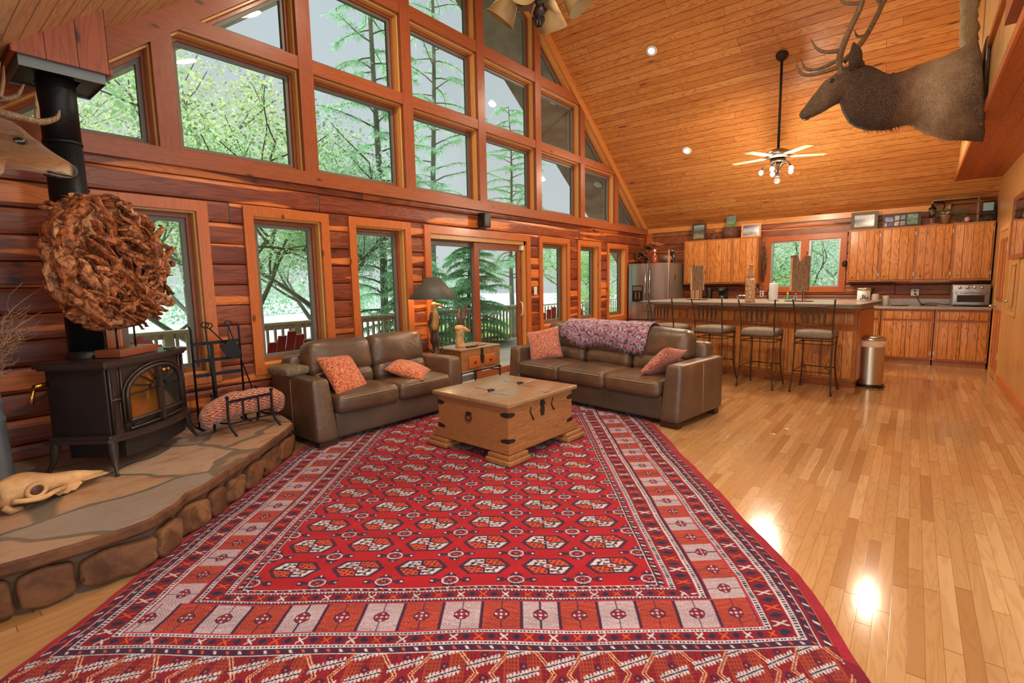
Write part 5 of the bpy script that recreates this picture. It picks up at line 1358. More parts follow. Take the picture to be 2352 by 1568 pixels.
    for (x, y) in ((.03, .03), (W-.03, .03), (.03, D-.05), (W-.03, D-.05)):
        sx = -1 if x < W/2 else 1; sy = -1 if y < D/2 else 1
        m = MB(); pts = crom([(x, y, .235, .036), (x+sx*.004, y+sy*.004, .15, .034), (x+sx*.02, y+sy*.02, .07, .02), (x+sx*.042, y+sy*.042, .015, .013), (x+sx*.05, y+sy*.05, .002, .018)], 3)
        m.tube([p[:3] for p in pts], [p[3] for p in pts], 4); m.build('leg', M['stoveh'], r)
    # side handle
    MB().tube([(.045, .39, .60), (-.05, .40, .60)], .014, 10).tube([(-.05, .40, .60), (-.07, .40, .55), (-.085, .40, .50)], [.01, .012, .014], 8).build('damper_handle', M['brass'], r)
    MB().lathe([(.12, .725), (.125, .74), (.105, .77), (.102, .78)], c=(.31, .345, 0), n=24).build('flue_collar', M['stove'], r)
stove()
PX, PY = .83+.31*math.cos(SA)-.345*math.sin(SA), 3.93+.31*math.sin(SA)+.345*math.cos(SA)
r = thing('stove_pipe', 'thick matte black stove pipe rising from the wood stove to the ceiling box', 'stove pipe', (PX, PY, 1.052))
MB().lathe([(.100, 0), (.100, 1.35)], n=32).build('lower_section', M['iron'], r); MB().lathe([(.098, 1.35), (.098, 1.9)], n=32).lathe([(.103, 1.345), (.103, 1.365)], n=32).build('upper_section', M['iron'], r)
r = thing('chimney_box', 'pine clad box around the top of the stove pipe below the ceiling', 'chimney box', (0, 0, 0))
bx0_, bx1_, by0_, by1_ = .63, 1.09, 4.20, 4.66
M['boxw'] = planks('red_pine_boards', (0, 0, 1), (1, 0, 0), .155, 60, [(168, 84, 48), (156, 76, 44), (178, 92, 52)], (120, 54, 28), (74, 30, 14), rough=.35, knots=.13, grain=.6, seam_w=.03, kscale=(2, .9))
MB().ring(rect(bx0_, bx1_, by0_, by1_), inset(rect(bx0_, bx1_, by0_, by1_), .02), 2.86, 3.6, 'z').build('cladding', M['boxw'], r)
MB().ring(rect(bx0_-.012, bx1_+.012, by0_-.012, by1_+.012), inset(rect(bx0_, bx1_, by0_, by1_), .01), 2.85, 2.885, 'z').build('edge_trim', M['boxw'], r)
MB().ring(inset(rect(bx0_, bx1_, by0_, by1_), .022), inset(rect(bx0_, bx1_, by0_, by1_), .026), 2.79, 2.9, 'z').build('metal_shroud', plain('galvanized_shroud', (118, 124, 128), .45, .4), r)
MB().ring(inset(rect(bx0_, bx1_, by0_, by1_), .03), inset(rect(bx0_, bx1_, by0_, by1_), .13), 2.80, 2.81, 'z').build('ceiling_plate', M['iron'], r)

def drift():
    t = NT('teak_root'); o = t.obj()
    g = t.noise(t.vmul(o, (26, 26, 22)), 1, 4, .65, .6); b = t.noise(o, 9, 4, .6)
    rr = t.n('ShaderNodeNewGeometry').outputs['Random Per Island']
    base = t.ramp(rr, [(0, lin(152, 84, 46)), (.5, lin(192, 118, 70)), (1, lin(214, 158, 112))])
    col = t.mix(t.smooth(g, .38, .62), lin(96, 50, 28), base); col = t.mix(t.smooth(b, .55, .7), col, lin(70, 38, 24))
    M['root'] = t.pbr(col, .5, 0, t.bump(t.math('ADD', g, t.math('MULTIPLY', b, .6)), .6, .015), .3)
    U_ = V(math.cos(SA), math.sin(SA), 0); N_ = V(math.sin(SA), -math.cos(SA), 0)
    c0 = V(.83, 3.93, 0)+U_*.36+V(-math.sin(SA), math.cos(SA), 0)*.125
    r = thing('driftwood_sculpture', 'large round sculpture of interlocked driftwood pieces standing on the wood stove', 'sculpture', (c0.x, c0.y, 1.006), SA)
    MB().soft((.02, 0, .026), (.37, .17, .05), .004, nin=1).build('block_base', plain('reddish_block', (136, 72, 48), .4, var=.2, bscale=20), r)
    for x in (-.07, .10): MB().cyl((x, 0, .05), (x, 0, .22), .006, 8).build('rod', M['iron'], r)
    R, cz = .452, .622; cx = -.05; rn = random.Random(11); m = MB()
    def surf(a, q, side):   # q 0..1 radius fraction
        th = .095*math.sqrt(max(0, 1-q*q))**.7+.012
        return V(cx+R*q*math.cos(a)*1.0, -side*th, cz+R*q*math.sin(a))
    def piece(p0, p1, w, side, lump=1):
        n = 12; lump *= .55; pts = []; rad = []; ph = rn.uniform(0, 6)
        d = p1-p0; nrm_ = V(0, -side, 0); sidev = d.cross(nrm_).normalized() if d.length > 1e-4 else V(1, 0, 0)
        cur = rn.uniform(-.12, .12)*d.length
        for i in range(n):
            f = i/(n-1); p = p0.lerp(p1, f)+sidev*cur*math.sin(PI*f)+nrm_*(.02*math.sin(PI*f)+.01*math.sin(ph+f*7))
            pts.append(p); rad.append(max(.004, .95*w*(math.sin(PI*min(max(f*.86+.1, 0), 1)))**.6*(1+.35*math.sin(ph+f*9)*lump)))
        o0 = len(m.v); f0 = len(m.f); m.tube(pts, rad, rn.choice((5, 6, 7)), flat=rn.uniform(.35, .7))
        for i in range(f0, len(m.f)): m.sm[i] = False
        for i in range(o0, len(m.v)):
            p = Vector(m.v[i]); p = p+mnoise.noise_vector(p*14)*.012+mnoise.noise_vector(p*45)*.008
            e_ = math.sqrt(((p.x-cx)/.465)**2+((p.z-cz)/.46)**2)
            if e_ > 1: p = V(cx+(p.x-cx)/e_, p.y, cz+(p.z-cz)/e_)
            m.v[i] = tuple(p)
    for k in range(22):   # curved outer pieces following the rim
        a = 2*PI*k/22+rn.uniform(-.1, .1); l = rn.uniform(.5, .95); yy = rn.uniform(-.07, .07); q = rn.uniform(.90, .965)
        pts = [V(cx+R*(q-.06*(i/9))*math.cos(a+l*i/9), yy+.02*math.sin(i), cz+R*(q-.06*(i/9))*math.sin(a+l*i/9)) for i in range(10)]
        o0 = len(m.v); f0 = len(m.f); w = rn.uniform(.03, .048); m.tube(pts, [max(.006, w*math.sin(PI*(i+.7)/10.4)**.6) for i in range(10)], 7, flat=.7)
        for i in range(f0, len(m.f)): m.sm[i] = False
        for i in range(o0, len(m.v)):
            p = Vector(m.v[i]); m.v[i] = tuple(p+mnoise.noise_vector(p*14)*.012+mnoise.noise_vector(p*45)*.007)
    # rim pieces
    for side in (1, -1):
        for k in range(24):
            a = 2*PI*k/24+rn.uniform(-.1, .1)
            piece(surf(a, .93, side*rn.uniform(.2, .9)), surf(a+rn.uniform(.45, .62), .93, side*rn.uniform(.2, .9)), rn.uniform(.042, .065), side)
        for k in range(26):
            a = rn.uniform(0, 2*PI); q = rn.uniform(.5, .85); b = a+rn.uniform(-.5, .5)+.3
            piece(surf(a, q, side), surf(b, q*rn.uniform(.75, 1.05), side), rn.uniform(.03, .055), side)
        for k in range(84):
            a = rn.uniform(0, 2*PI); q = math.sqrt(rn.random())*.78; p = surf(a, q, side); th = rn.choice([-.6, -.5, -.8, .9, 2.4, -.3])+rn.uniform(-.3, .3); l = rn.uniform(.14, .38)
            piece(p, p+V(math.cos(th)*l, -rn.uniform(-.0, .03)*side, math.sin(th)*l), rn.uniform(.014, .044), side, .9)
    o0 = len(m.v); m.lathe([(.02, -.03), (.37, -.03), (.405, 0), (.37, .03), (.02, .03)], n=40, m=Matrix.Translation((cx, 0, cz)) @ Matrix.Rotation(PI/2, 4, 'X'))
    for i in range(o0, len(m.v)):
        q_ = Vector(m.v[i]); m.v[i] = tuple(q_+mnoise.noise_vector(q_*8)*.03)
    for k in range(26):   # core filling
        a = rn.uniform(0, 2*PI); b = a+PI+rn.uniform(-.8, .8); piece(surf(a, .85, 0)*1, surf(b, .8, 0), .05, 1)
    m.build('driftwood', M['root'], r)
drift()

# galvanised vase with curly willow
r = thing('floor_vase', 'tall galvanized metal vase on the hearth at the left edge', 'vase', (.285, 4.2, HZ+.002))
MB().lathe([(.115, 0), (.118, .01), (.108, .42), (.112, .43), (.112, .445), (.105, .455), (.104, .52), (.109, .53), (.109, .545), (.102, .555), (.10, .62), (.104, .625), (.096, .62)], n=32).build('body', plain('galvanized_zinc', (150, 164, 176), .35, .7, var=.25, bscale=20), r)
w_ = thing('curly_willow', 'bundle of pale curly willow twigs standing in the galvanized vase', 'dried branches', (.285, 4.2, HZ+.4))
M['willow'] = plain('pale_dry_twig', (158, 122, 96), .8, var=.3)
rn = random.Random(21)
for k in range(95):
    a = rn.uniform(0, 2*PI); sp = rn.uniform(.05, .30); H = rn.uniform(.40, .78); p = V(math.cos(a)*.04, math.sin(a)*.04, 0); pts = [tuple(p)]; ph = rn.uniform(0, 6)
    n = 16
    for i in range(1, n+1):
        f = i/n; cr_ = .035*f*1.5; pts.append((math.cos(a)*(.04+sp*f*f)+cr_*math.sin(ph+f*14), math.sin(a)*(.04+sp*f*f)*.8+cr_*math.cos(ph*2+f*12), .05+H*f+.02*math.sin(ph+f*15)))
    tw = MB().tube(pts, [.0058*(1-.75*i/n) for i in range(n+1)], 5)
    for _ in range(3):
        j = rn.randint(6, 13); q0 = V(*pts[j]); b_ = rn.uniform(0, 6); tw.tube([q0]+[q0+V(.02*i*math.cos(b_+i*.9), .02*i*math.sin(b_+i*.9), .014*i*rn.uniform(.2, 1.4)) for i in range(1, 6)], [.003, .003, .0025, .002, .0015, .001], 4)
    tw.build('twig', M['willow'], w_)

def loft(sec, n=20, noise_amp=0, ns=10):
    """sec: (a, z, half_height, half_width) in the a-z plane; lateral axis is the third"""
    S = crom(sec, 4); vs = []; fs = []
    for i, (a, z, hh, hw) in enumerate(S):
        p, q = S[max(i-1, 0)], S[min(i+1, len(S)-1)]; ta, tz = q[0]-p[0], q[1]-p[1]; l = math.hypot(ta, tz) or 1; ta, tz = ta/l, tz/l
        for k in range(n):
            t = 2*PI*k/n; c, s = math.cos(t), math.sin(t)
            na, nz_ = -tz, ta
            P = V(hw*s, a+na*hh*c, z+nz_*hh*c)
            if noise_amp: P += mnoise.noise_vector(P*ns)*noise_amp*min(1, hh/.15)
            vs.append(P)
    N = len(S)
    for i in range(N-1):
        for k in range(n): fs.append((i*n+k, i*n+(k+1) % n, (i+1)*n+(k+1) % n, (i+1)*n+k))
    fs.append(tuple(reversed(range(n)))); fs.append(tuple((N-1)*n+k for k in range(n)))
    return vs, fs

# cow skull on the hearth
r = thing('animal_skull', 'weathered animal skull lying on the hearth in front of the stove', 'skull', (.49, 3.82, HZ+.002), math.radians(18)-PI/2)
vs, fs = loft([(-.235, .095, .02, .03), (-.225, .095, .06, .075), (-.17, .105, .075, .088), (-.11, .11, .078, .095), (-.05, .10, .066, .082), (.02, .088, .050, .058), (.09, .078, .046, .046), (.16, .070, .036, .040), (.22, .064, .02, .032), (.27, .060, .008, .02)], 24, .022, 9)
m = MB().add(vs, fs, True); m.tube([(-.05, -.17, .10), (-.07, -.10, .12)], .01, 6) if False else None
m.build('cranium', M['bone'], r)
m = MB()
for s in (-1, 1):
    m.tube([(s*.097, -.10+.042*math.cos(t), .10+.036*math.sin(t)) for t in [k*PI/7 for k in range(14)]], .012, 6, closed=True)
m.build('orbit_ridge', M['bone'], r)
for s in (-1, 1):
    MB().tube(crom([(s*.085, -.20, .075, .012), (s*.115, -.15, .065, .014), (s*.11, -.08, .052, .015), (s*.08, -.01, .055, .016), (s*.055, .05, .05, .012)], 3) and [q[:3] for q in crom([(s*.085, -.20, .075), (s*.115, -.15, .065), (s*.11, -.08, .052), (s*.08, -.01, .055), (s*.055, .05, .05)], 3)], .014, 7).build('cheekbone', M['bone'], r)
    MB().tube([(s*.05, -.225, .05), (s*.06, -.20, .02), (s*.05, -.15, .012)], [.018, .02, .012], 7).build('jaw_joint', M['bone'], r)
for s in (-1, 1): MB().ball((s*.092, -.10, .10), .04, 12, (.3, 1, .85)).build('socket_shade', M['darkwood'], r, label='dark ball for the shade in the eye socket')  # dark ball stands in for the shade inside the hollow
for s in (-1, 1):
    m = MB(); m.prism([(-.02, .05), (.0, .03), (.02, .012), (.04, .018), (.06, .01), (.08, .02), (.1, .014), (.12, .03), (.14, .045), (.13, .06)], s*.035, s*.052, 'x'); m.build('teeth_row', M['bone'], r)
m = MB(); m.prism([(.15, .05), (.25, .045), (.30, .05), (.27, .062), (.2, .07)], -.045, -.02, 'x').prism([(.15, .05), (.25, .045), (.29, .05), (.27, .062), (.2, .07)], .02, .045, 'x'); m.build('nasal_bone', M['bone'], r)

# fire tools
r = thing('fireplace_tool_stand', 'black iron tool rack with three crossbars standing on the hearth', 'tool stand', (1.76, 4.66, HZ+.001))
for (x, nm) in ((-.19, 0), (.19, 1)):
    MB().tube([(x, 0, 0), (x, 0, .84), (x-.01, .0, .87)], .009, 8).build('post', M['iron'], r); MB().cyl((x, -.10, .004), (x, .1, .004), .01).build('foot', M['iron'], r)
for z in (.72, .575, .45): MB().bx(-.19, .19, -.004, .004, z-.014, z+.014).build('crossbar', M['iron'], r)
MB().bx(-.06, -.03, -.01, .012, .05, .72).build('centre_strap', M['iron'], r)
def tool(name, label, loc, tip, kind):
    t = thing(name, label, 'fire tool', loc); a = V(0, 0, 0); b = V(*tip)
    MB().tube([a, a.lerp(b, .5), b], .006, 8).tube([(.028*math.cos(q), 0, .022*math.sin(q)+.02) for q in [k*PI/8 for k in range(16)]], .005, 6, closed=True).build('shaft', M['iron'], t)
    if kind == 'shovel':
        d = (b-a).normalized(); an = math.atan2(d.x, -d.z); w = MB(); w.prism([(-.058, 0), (.058, 0), (.068, -.09), (.04, -.15), (0, -.165), (-.04, -.15), (-.068, -.09)], -.004, .004, 'y')
        w2 = MB().add(w.v, w.f, False, Matrix.Translation(b) @ Matrix.Rotation(-an, 4, 'Y')); w2.build('blade', M['iron'], t)
    if kind == 'hook': MB().tube([b, b+V(.02, 0, -.03), b+V(.05, 0, -.02), b+V(.05, 0, .01)], .006, 6).build('hook', M['iron'], t)
tool('fire_shovel', 'black fireplace shovel with a broad blade hanging on the tool rack', (1.70, 4.63, 1.12), (.11, -.02, -.14), 'shovel')
tool('fire_poker', 'black poker leaning diagonally across the right half of the tool rack', (1.85, 4.62, 1.13), (.17, -.0, -.62), 'hook')
tool('fire_tongs', 'thin upright iron tool with a ring handle beside the left post', (1.66, 4.60, 1.13), (.03, .0, -.6), 'hook')

# log cradle with rolled blanket
r = thing('log_cradle', 'black iron log cradle with four posts on the hearth beside the loveseat', 'log holder', (1.83, 4.36, HZ+.001), math.radians(5))
cr2 = MB()
for y in (-.11, .13):
    for x in (-.20, .17):
        MB().tube(crom([(x-.0+(.02 if x > 0 else .02), y-.07 if y < 0 else y+.05, 0), (x, y, .1), (x, y, .30)], 4), .009, 8).ball((x, y, .31), .016, 8).build('post', M['iron'], r)
    MB().bx(-.2, .17, y-.005, y+.005, .265, .285).build('top_rail', M['iron'], r)
    MB().bx(-.2, .17, y-.004, y+.004, .09, .10).build('bottom_rail', M['iron'], r)
    for x in (-.08, .05): MB().bx(x-.006, x+.006, y-.004, y+.004, .09, .27).build('bar', M['iron'], r)
for x in (-.2, .17): MB().tube([(x, -.11, .1), (x, .01, .085), (x, .13, .1)], .008, 6).build('cross_rail', M['iron'], r)
def zigmat():
    t = NT('zigzag_blanket'); o = t.obj(); sp = t.n('ShaderNodeSeparateXYZ', {0: o})
    x = sp.outputs[0]; ang = t.math('ARCTAN2', sp.outputs[1], t.math('SUBTRACT', sp.outputs[2], .185))
    w = t.math('MULTIPLY', t.math('ABSOLUTE', t.math('SUBTRACT', t.math('FRACT', t.math('MULTIPLY', ang, 1.6)), .5)), .16)
    s = t.math('FRACT', t.math('MULTIPLY', t.math('ADD', x, w), 19)); n = t.noise(o, 200, 2)
    s2 = t.math('FRACT', t.math('ADD', s, t.math('MULTIPLY', n, .12)))
    col = t.ramp(s2, [(0, lin(190, 74, 36)), (.32, lin(206, 96, 56)), (.4, lin(214, 190, 168)), (.62, lin(222, 200, 180)), (.68, lin(84, 70, 70)), (.82, lin(96, 78, 76)), (.9, lin(190, 74, 36))], 'CONSTANT')
    return t.pbr(col, .95, 0, t.bump(n, .8, .01), .1, sheen=.3)
b = MB(); pts = crom([(-.34, -.03, .06, .02), (-.31, -.02, .12, .075), (-.24, 0, .17, .09), (-.1, 0, .19, .10), (.05, 0, .195, .10), (.18, 0, .19, .095), (.25, -.01, .16, .09), (.27, -.02, .09, .05), (.25, -.03, .05, .02)], 4)
b.tube([p[:3] for p in pts], [p[3] for p in pts], 18)
for i in range(len(b.v)):
    p = Vector(b.v[i]); b.v[i] = tuple(p+mnoise.noise_vector(p*14)*.016)
o = b.build('rolled_blanket', zigmat()); o.location = (1.83, 4.36, HZ+.03); o.rotation_euler = (0, 0, math.radians(5)); tag(o, 'rolled orange white and grey zigzag blanket lying in the log cradle', 'blanket')
def furmat(name, stops, axis=1, sc=1.0, off=0.0):
    t = NT(name); o = t.obj(); sp = t.n('ShaderNodeSeparateXYZ', {0: o})
    f = t.math('ADD', t.math('MULTIPLY', sp.outputs[axis], sc), off)
    n1 = t.noise(o, 5, 3); f = t.math('ADD', f, t.math('MULTIPLY', t.math('SUBTRACT', n1, .5), .22))
    col = t.ramp(f, [(p, lin(*c)) for p, c in stops])
    st = t.noise(t.vmul(o, (170, 170, 60)), 1, 3, .6, .5)
    col = t.mix(t.smooth(st, .3, .75), t.mix(.45, col, (0, 0, 0, 1)), t.mix(.1, col, (1, .9, .75, 1)))
    return t.pbr(col, .8, 0, t.bump(st, .9, .015), .2, sheen=.03)
def spikes(vs, n, L, down, rn, a0, a1, wid=.003, ax=1):
    m = MB(); faces = [f for f in vs[1] if len(f) == 4]
    for _ in range(n):
        f = rn.choice(faces); P = [Vector(vs[0][i]) for i in f]; p = (P[0].lerp(P[1], rn.random())).lerp(P[3].lerp(P[2], rn.random()), rn.random())
        if not (a0 <= p[ax] <= a1): continue
        nr = (P[1]-P[0]).cross(P[3]-P[0])
        if nr.length < 1e-9: continue
        nr.normalize()
        l = L*rn.uniform(.5, 1.3); d = (nr*.28+down+Vector((rn.uniform(-.3, .3), rn.uniform(-.3, .3), rn.uniform(-.2, .2)))).normalized()
        s = d.cross(nr).normalized()*wid
        m.add([p-s, p+s, p+d*l+nr*.002], [(0, 1, 2)])
    return m
M['antler'] = grainwood('antler', (150, 120, 88), (74, 54, 40), (0, 0, 1), .5, contrast=.8, gs=2, bump=.6)
def fixnormals(vs, fs, n_hint=None): return vs, fs
def elk():
    X = 6.6
    r = thing('elk_mount', 'mounted bull elk shoulder with tall antlers on the loft face at the upper right', 'animal mount', (X, 0, 0))
    sec = [(-.375, 3.17, .49, .30), (-.26, 3.16, .44, .31), (-.1, 3.18, .365, .26), (.05, 3.21, .29, .20), (.2, 3.205, .262, .17), (.34, 3.21, .275, .16), (.46, 3.27, .27, .15), (.57, 3.40, .215, .13), (.67, 3.46, .185, .12), (.78, 3.43, .155, .105), (.88, 3.36, .118, .085), (.98, 3.285, .088, .068), (1.05, 3.24, .066, .058), (1.085, 3.215, .042, .042), (1.095, 3.208, .008, .01)]
    V_ = loft(sec, 28, .02, 7)
    mt = furmat('elk_coat', [(0, (100, 72, 50)), (.12, (160, 130, 100)), (.22, (196, 168, 136)), (.34, (140, 100, 70)), (.44, (84, 54, 36)), (.66, (66, 42, 28)), (.74, (98, 68, 48)), (.84, (130, 104, 80)), (1.0, (104, 84, 66))], 1, .68, .255)
    b = MB().add(V_[0], V_[1], True).build('body', mt, r)
    rn = random.Random(3)
    s1 = spikes(V_, 9000, .05, Vector((0, -.5, -1.0)), rn, -.3, .52, .0022); f = s1.build('neck_fur', mt, r); f['kind'] = 'stuff'
    s2 = spikes(V_, 2500, .018, Vector((0, -1.0, .3)), rn, .5, 1.0, .0016); f = s2.build('face_fur', mt, r); f['kind'] = 'stuff'
    MB().add([], []).soft((0, -.398, 3.17), (.40, .04, .78), .015, nin=1).build('wall_plaque', M['darkwood'], r)
    for s in (-1, 1):
        MB().ball((s*.097, .80, 3.505), .022, 12).build('eye', plain('glass_eye', (16, 12, 10), .05, coat=1) if s == -1 else bpy.data.materials['glass_eye'], r)
        pts = crom([(s*.10, .62, 3.56, .035), (s*.15, .60, 3.62, .06), (s*.19, .60, 3.70, .055), (s*.22, .62, 3.79, .008)], 4)
        MB().tube([p[:3] for p in pts], [p[3] for p in pts], 10, flat=.4).build('ear', mt, r)
        MB().ball((s*.03, 1.083, 3.235), .013, 8).build('nostril', M['blackp'], r)
        k = .97 if s == -1 else 1.045
        def q(y, z, dx, rr): return (s*dx, y*k, 1.45+(z-1.45)*k, rr)
        m = MB()
        if s == -1:
            beam = [q(.745, 3.62, .06, .035), q(.765, 3.72, .09, .03), q(.75, 3.83, .16, .034), q(.67, 4.0, .24, .028), q(.60, 4.14, .28, .028), q(.56, 4.28, .30, .026), q(.50, 4.45, .30, .022), q(.42, 4.65, .26, .014), q(.36, 4.8, .2, .004)]
            tines = [[q(.77, 3.70, .08, .024), q(.92, 3.67, .12, .022), q(1.07, 3.67, .15, .02), q(1.15, 3.75, .17, .014), q(1.185, 3.90, .18, .003)], [q(.75, 3.84, .15, .024), q(.88, 3.84, .2, .02), q(.97, 3.90, .22, .014), q(1.03, 4.01, .23, .003)], [q(.585, 4.2, .28, .022), q(.70, 4.22, .31, .02), q(.76, 4.28, .32, .012), q(.81, 4.40, .33, .003)]]
        else:
            beam = [q(.70, 3.62, .06, .034), q(.62, 3.71, .12, .03), q(.55, 3.82, .18, .028), q(.50, 3.93, .23, .027), q(.44, 4.08, .27, .026), q(.39, 4.2, .29, .025), q(.28, 4.28, .30, .022), q(.18, 4.42, .28, .014), q(.1, 4.55, .22, .004)]
            tines = [[q(.74, 3.66, .08, .022), q(.92, 3.63, .13, .02), q(1.05, 3.68, .16, .016), q(1.1, 3.80, .17, .003)], [q(.52, 3.87, .2, .02), q(.60, 3.89, .23, .016), q(.63, 3.97, .25, .003)], [q(.42, 4.15, .28, .022), q(.46, 4.25, .31, .018), q(.50, 4.38, .32, .003)]]
        for L_ in [beam]+tines:
            pts = crom(L_, 5); m.tube([p[:3] for p in pts], [p[3] for p in pts], 10)
        m.build('antler', M['antler'], r)
    for s in (-1, 1): MB().tube([(s*.045, .98, 3.225), (s*.04, 1.03, 3.19), (s*.01, 1.075, 3.185)], .006, 6).build('lip_line', M['blackp'], r)
elk()
m = MB(); pts = crom([(7.55, -.33, 3.80, .04), (7.6, -.31, 3.95, .08), (7.66, -.30, 4.2, .075), (7.7, -.30, 4.45, .085), (7.76, -.31, 4.75, .09), (7.8, -.33, 4.95, .04)], 5)
m.tube([p[:3] for p in pts], [p[3] for p in pts], 14)
for i in range(len(m.v)):
    p = Vector(m.v[i]); m.v[i] = tuple(p+mnoise.noise_vector(p*12)*.035)
o = m.build('fur_pelt', furmat('cream_fur', [(0, (196, 176, 140)), (1, (216, 200, 170))])); tag(o, 'cream and brown fur pelt hanging on the loft face above the elk', 'pelt')

def deer():
    Y = 3.2
    r = thing('deer_mount', 'mounted deer head with curved antlers at the left edge, facing right', 'animal mount', (0, Y, 0), -PI/2)   # local +y -> world +x
    sec = [(-.47, 1.86, .25, .17), (-.35, 1.86, .23, .16), (-.15, 1.88, .19, .13), (.05, 1.92, .155, .11), (.2, 1.98, .14, .095), (.31, 2.07, .135, .085), (.40, 2.10, .118, .078), (.47, 2.08, .085, .062), (.55, 2.052, .055, .045), (.61, 2.03, .04, .036), (.645, 2.018, .026, .028), (.655, 2.014, .006, .008)]
    V_ = loft(sec, 24, .008, 9)
    t = NT('deer_coat'); o = t.obj(); sp = t.n('ShaderNodeSeparateXYZ', {0: o}); st = t.noise(t.vmul(o, (50, 20, 90)), 1, 3, .6)
    zf = t.math('SUBTRACT', sp.outputs[2], t.math('ADD', 1.90, t.math('MULTIPLY', sp.outputs[1], .17)))
    col = t.mix(t.smooth(zf, -.01, .05), lin(206, 176, 140), lin(146, 94, 54)); col = t.mix(t.smooth(zf, .03, .11), col, lin(104, 70, 44))
    col = t.mix(t.smooth(sp.outputs[1], .615, .64), col, lin(34, 26, 24)); col = t.mix(t.math('MULTIPLY', t.smooth(st, .4, .7), .3), col, lin(96, 66, 44))
    mt = t.pbr(col, .7, 0, t.bump(st, .6, .01), .25, sheen=.3)
    MB().add(V_[0], V_[1], True).build('body', mt, r)
    rn = random.Random(5); f = spikes(V_, 3500, .015, Vector((0, -1.0, -.1)), rn, .2, .62, .0013).build('fur', mt, r); f['kind'] = 'stuff'
    MB().soft((0, -.485, 1.88), (.36, .03, .56), .01, nin=1).build('wall_plaque', M['darkwood'], r)
    for s in (-1, 1):
        MB().ball((s*.062, .455, 2.115), .021, 14, (.7, 1.25, .75)).build('eye', bpy.data.materials['glass_eye'], r)
        MB().tube([(s*.063, .425, 2.128), (s*.07, .455, 2.137), (s*.062, .488, 2.12)], .006, 6).build('eyelid', mt, r)
        MB().ball((s*.018, .640, 2.032), .010, 8).build('nostril', M['blackp'], r)
        pts = crom([(s*.07, .31, 2.16, .02), (s*.12, .27, 2.2, .036), (s*.17, .25, 2.25, .03), (s*.2, .24, 2.3, .006)], 4); MB().tube([p[:3] for p in pts], [p[3] for p in pts], 10, flat=.45).build('ear', mt, r)
        m = MB(); k = 1 if s == 1 else 1.0
        base = [(s*.035, .34, 2.2, .02), (s*.10, .26, 2.26, .018)]
        if s == 1:   # nearer antler (camera side)
            L_ = base+[(s*.16, .32, 2.22, .017), (s*.2, .40, 2.19, .016), (s*.2, .47, 2.185, .015), (s*.19, .52, 2.185, .014), (s*.18, .57, 2.215, .010), (s*.17, .585, 2.255, .003)]
            T = [[(s*.2, .50, 2.19, .011), (s*.2, .505, 2.24, .008), (s*.2, .505, 2.30, .002)], [(s*.17, .385, 2.19, .012), (s*.18, .385, 2.27, .009), (s*.185, .41, 2.40, .002)]]
        else:
            L_ = base+[(s*.16, .36, 2.33, .017), (s*.2, .44, 2.35, .015), (s*.2, .50, 2.375, .012), (s*.19, .535, 2.44, .003)]
            T = [[(s*.17, .44, 2.35, .011), (s*.18, .46, 2.42, .008), (s*.18, .47, 2.50, .002)]]
        for q in [L_]+T:
            pts = crom(q, 5); m.tube([p[:3] for p in pts], [p[3] for p in pts], 9)
        m.build('antler', M['antler'], r)
    MB().tube([(-.045, .54, 2.0), (-.035, .6, 1.995), (0, .648, 2.0), (.035, .6, 1.995), (.045, .54, 2.0)], .005, 6).build('lip_line', M['blackp'], r)
deer()

# ---- ceiling fans
M['shade'] = plain('parchment_shade', (164, 132, 82), .6, var=.25, bscale=20)
def fan1():
    cx, cy, cz = 2.8, 1.97, 3.235
    r = thing('ceiling_fan', 'dark iron fan light with parchment cone shades at the top of the photo', 'ceiling fan', (cx, cy, cz))
    MB().lathe([(.002, -.12), (.03, -.11), (.04, -.085), (.03, -.055), (.018, -.045), (.02, -.02), (.06, 0), (.07, .05), (.05, .1), (.03, .14)], n=20).build('hub', M['oldiron'], r)
    m = MB(); 
    for k in range(5):
        a = 2*PI*k/5; m.tube([(.035*math.sin(t)*math.cos(a), .035*math.sin(t)*math.sin(a), -.125-.037*math.cos(t)) for t in [PI*j/8 for j in range(9)]], .006, 6)
    m.build('openwork_finial', M['iron'], r)
    MB().lathe([(.05, .14), (.13, .2), (.14, .3), (.09, .36), (.03, .40)], n=24).cyl((0, 0, .38), (0, 0, zc(cx)-cz-.02), .014).build('motor', M['oldiron'], r)
    for k, a in enumerate((math.radians(-165), math.radians(-60), math.radians(15), math.radians(105))):
        d = V(math.cos(a), math.sin(a), 0); pts = crom([tuple(d*.05+V(0, 0, .03)), tuple(d*.12+V(0, 0, -.01)), tuple(d*.17+V(0, 0, .04)), tuple(d*.19+V(0, 0, .09))], 4)
        arm = MB().tube(pts, .008, 7).build('lamp_arm', M['oldiron'], r)
        ax = (d*.75+V(0, 0, -1)).normalized(); p0 = d*.17+V(0, 0, .075); q = Vector((0, 0, -1)).rotation_difference(ax).to_matrix().to_4x4()
        sh = MB(); sh.lathe([(.045, 0), (.10, -.17)], n=28, caps=False, m=Matrix.Translation(p0) @ q); sh.lathe([(.1005, -.168), (.102, -.17), (.1005, -.172)], n=28, caps=False, m=Matrix.Translation(p0) @ q)
        s_ = sh.build('lamp_shade', M['shade'], r); s_.modifiers.new('s', 'SOLIDIFY').thickness = .002
    for k in range(4):
        a = PI/4+k*PI/2; R = Matrix.Rotation(a, 4, 'Z')
        MB().soft((.42, 0, .27), (.52, .13, .008), .003, nin=1, m=R).box((.16, 0, .27), (.1, .03, .01), m=R).build('blade', M['darkwood'], r)
fan1()
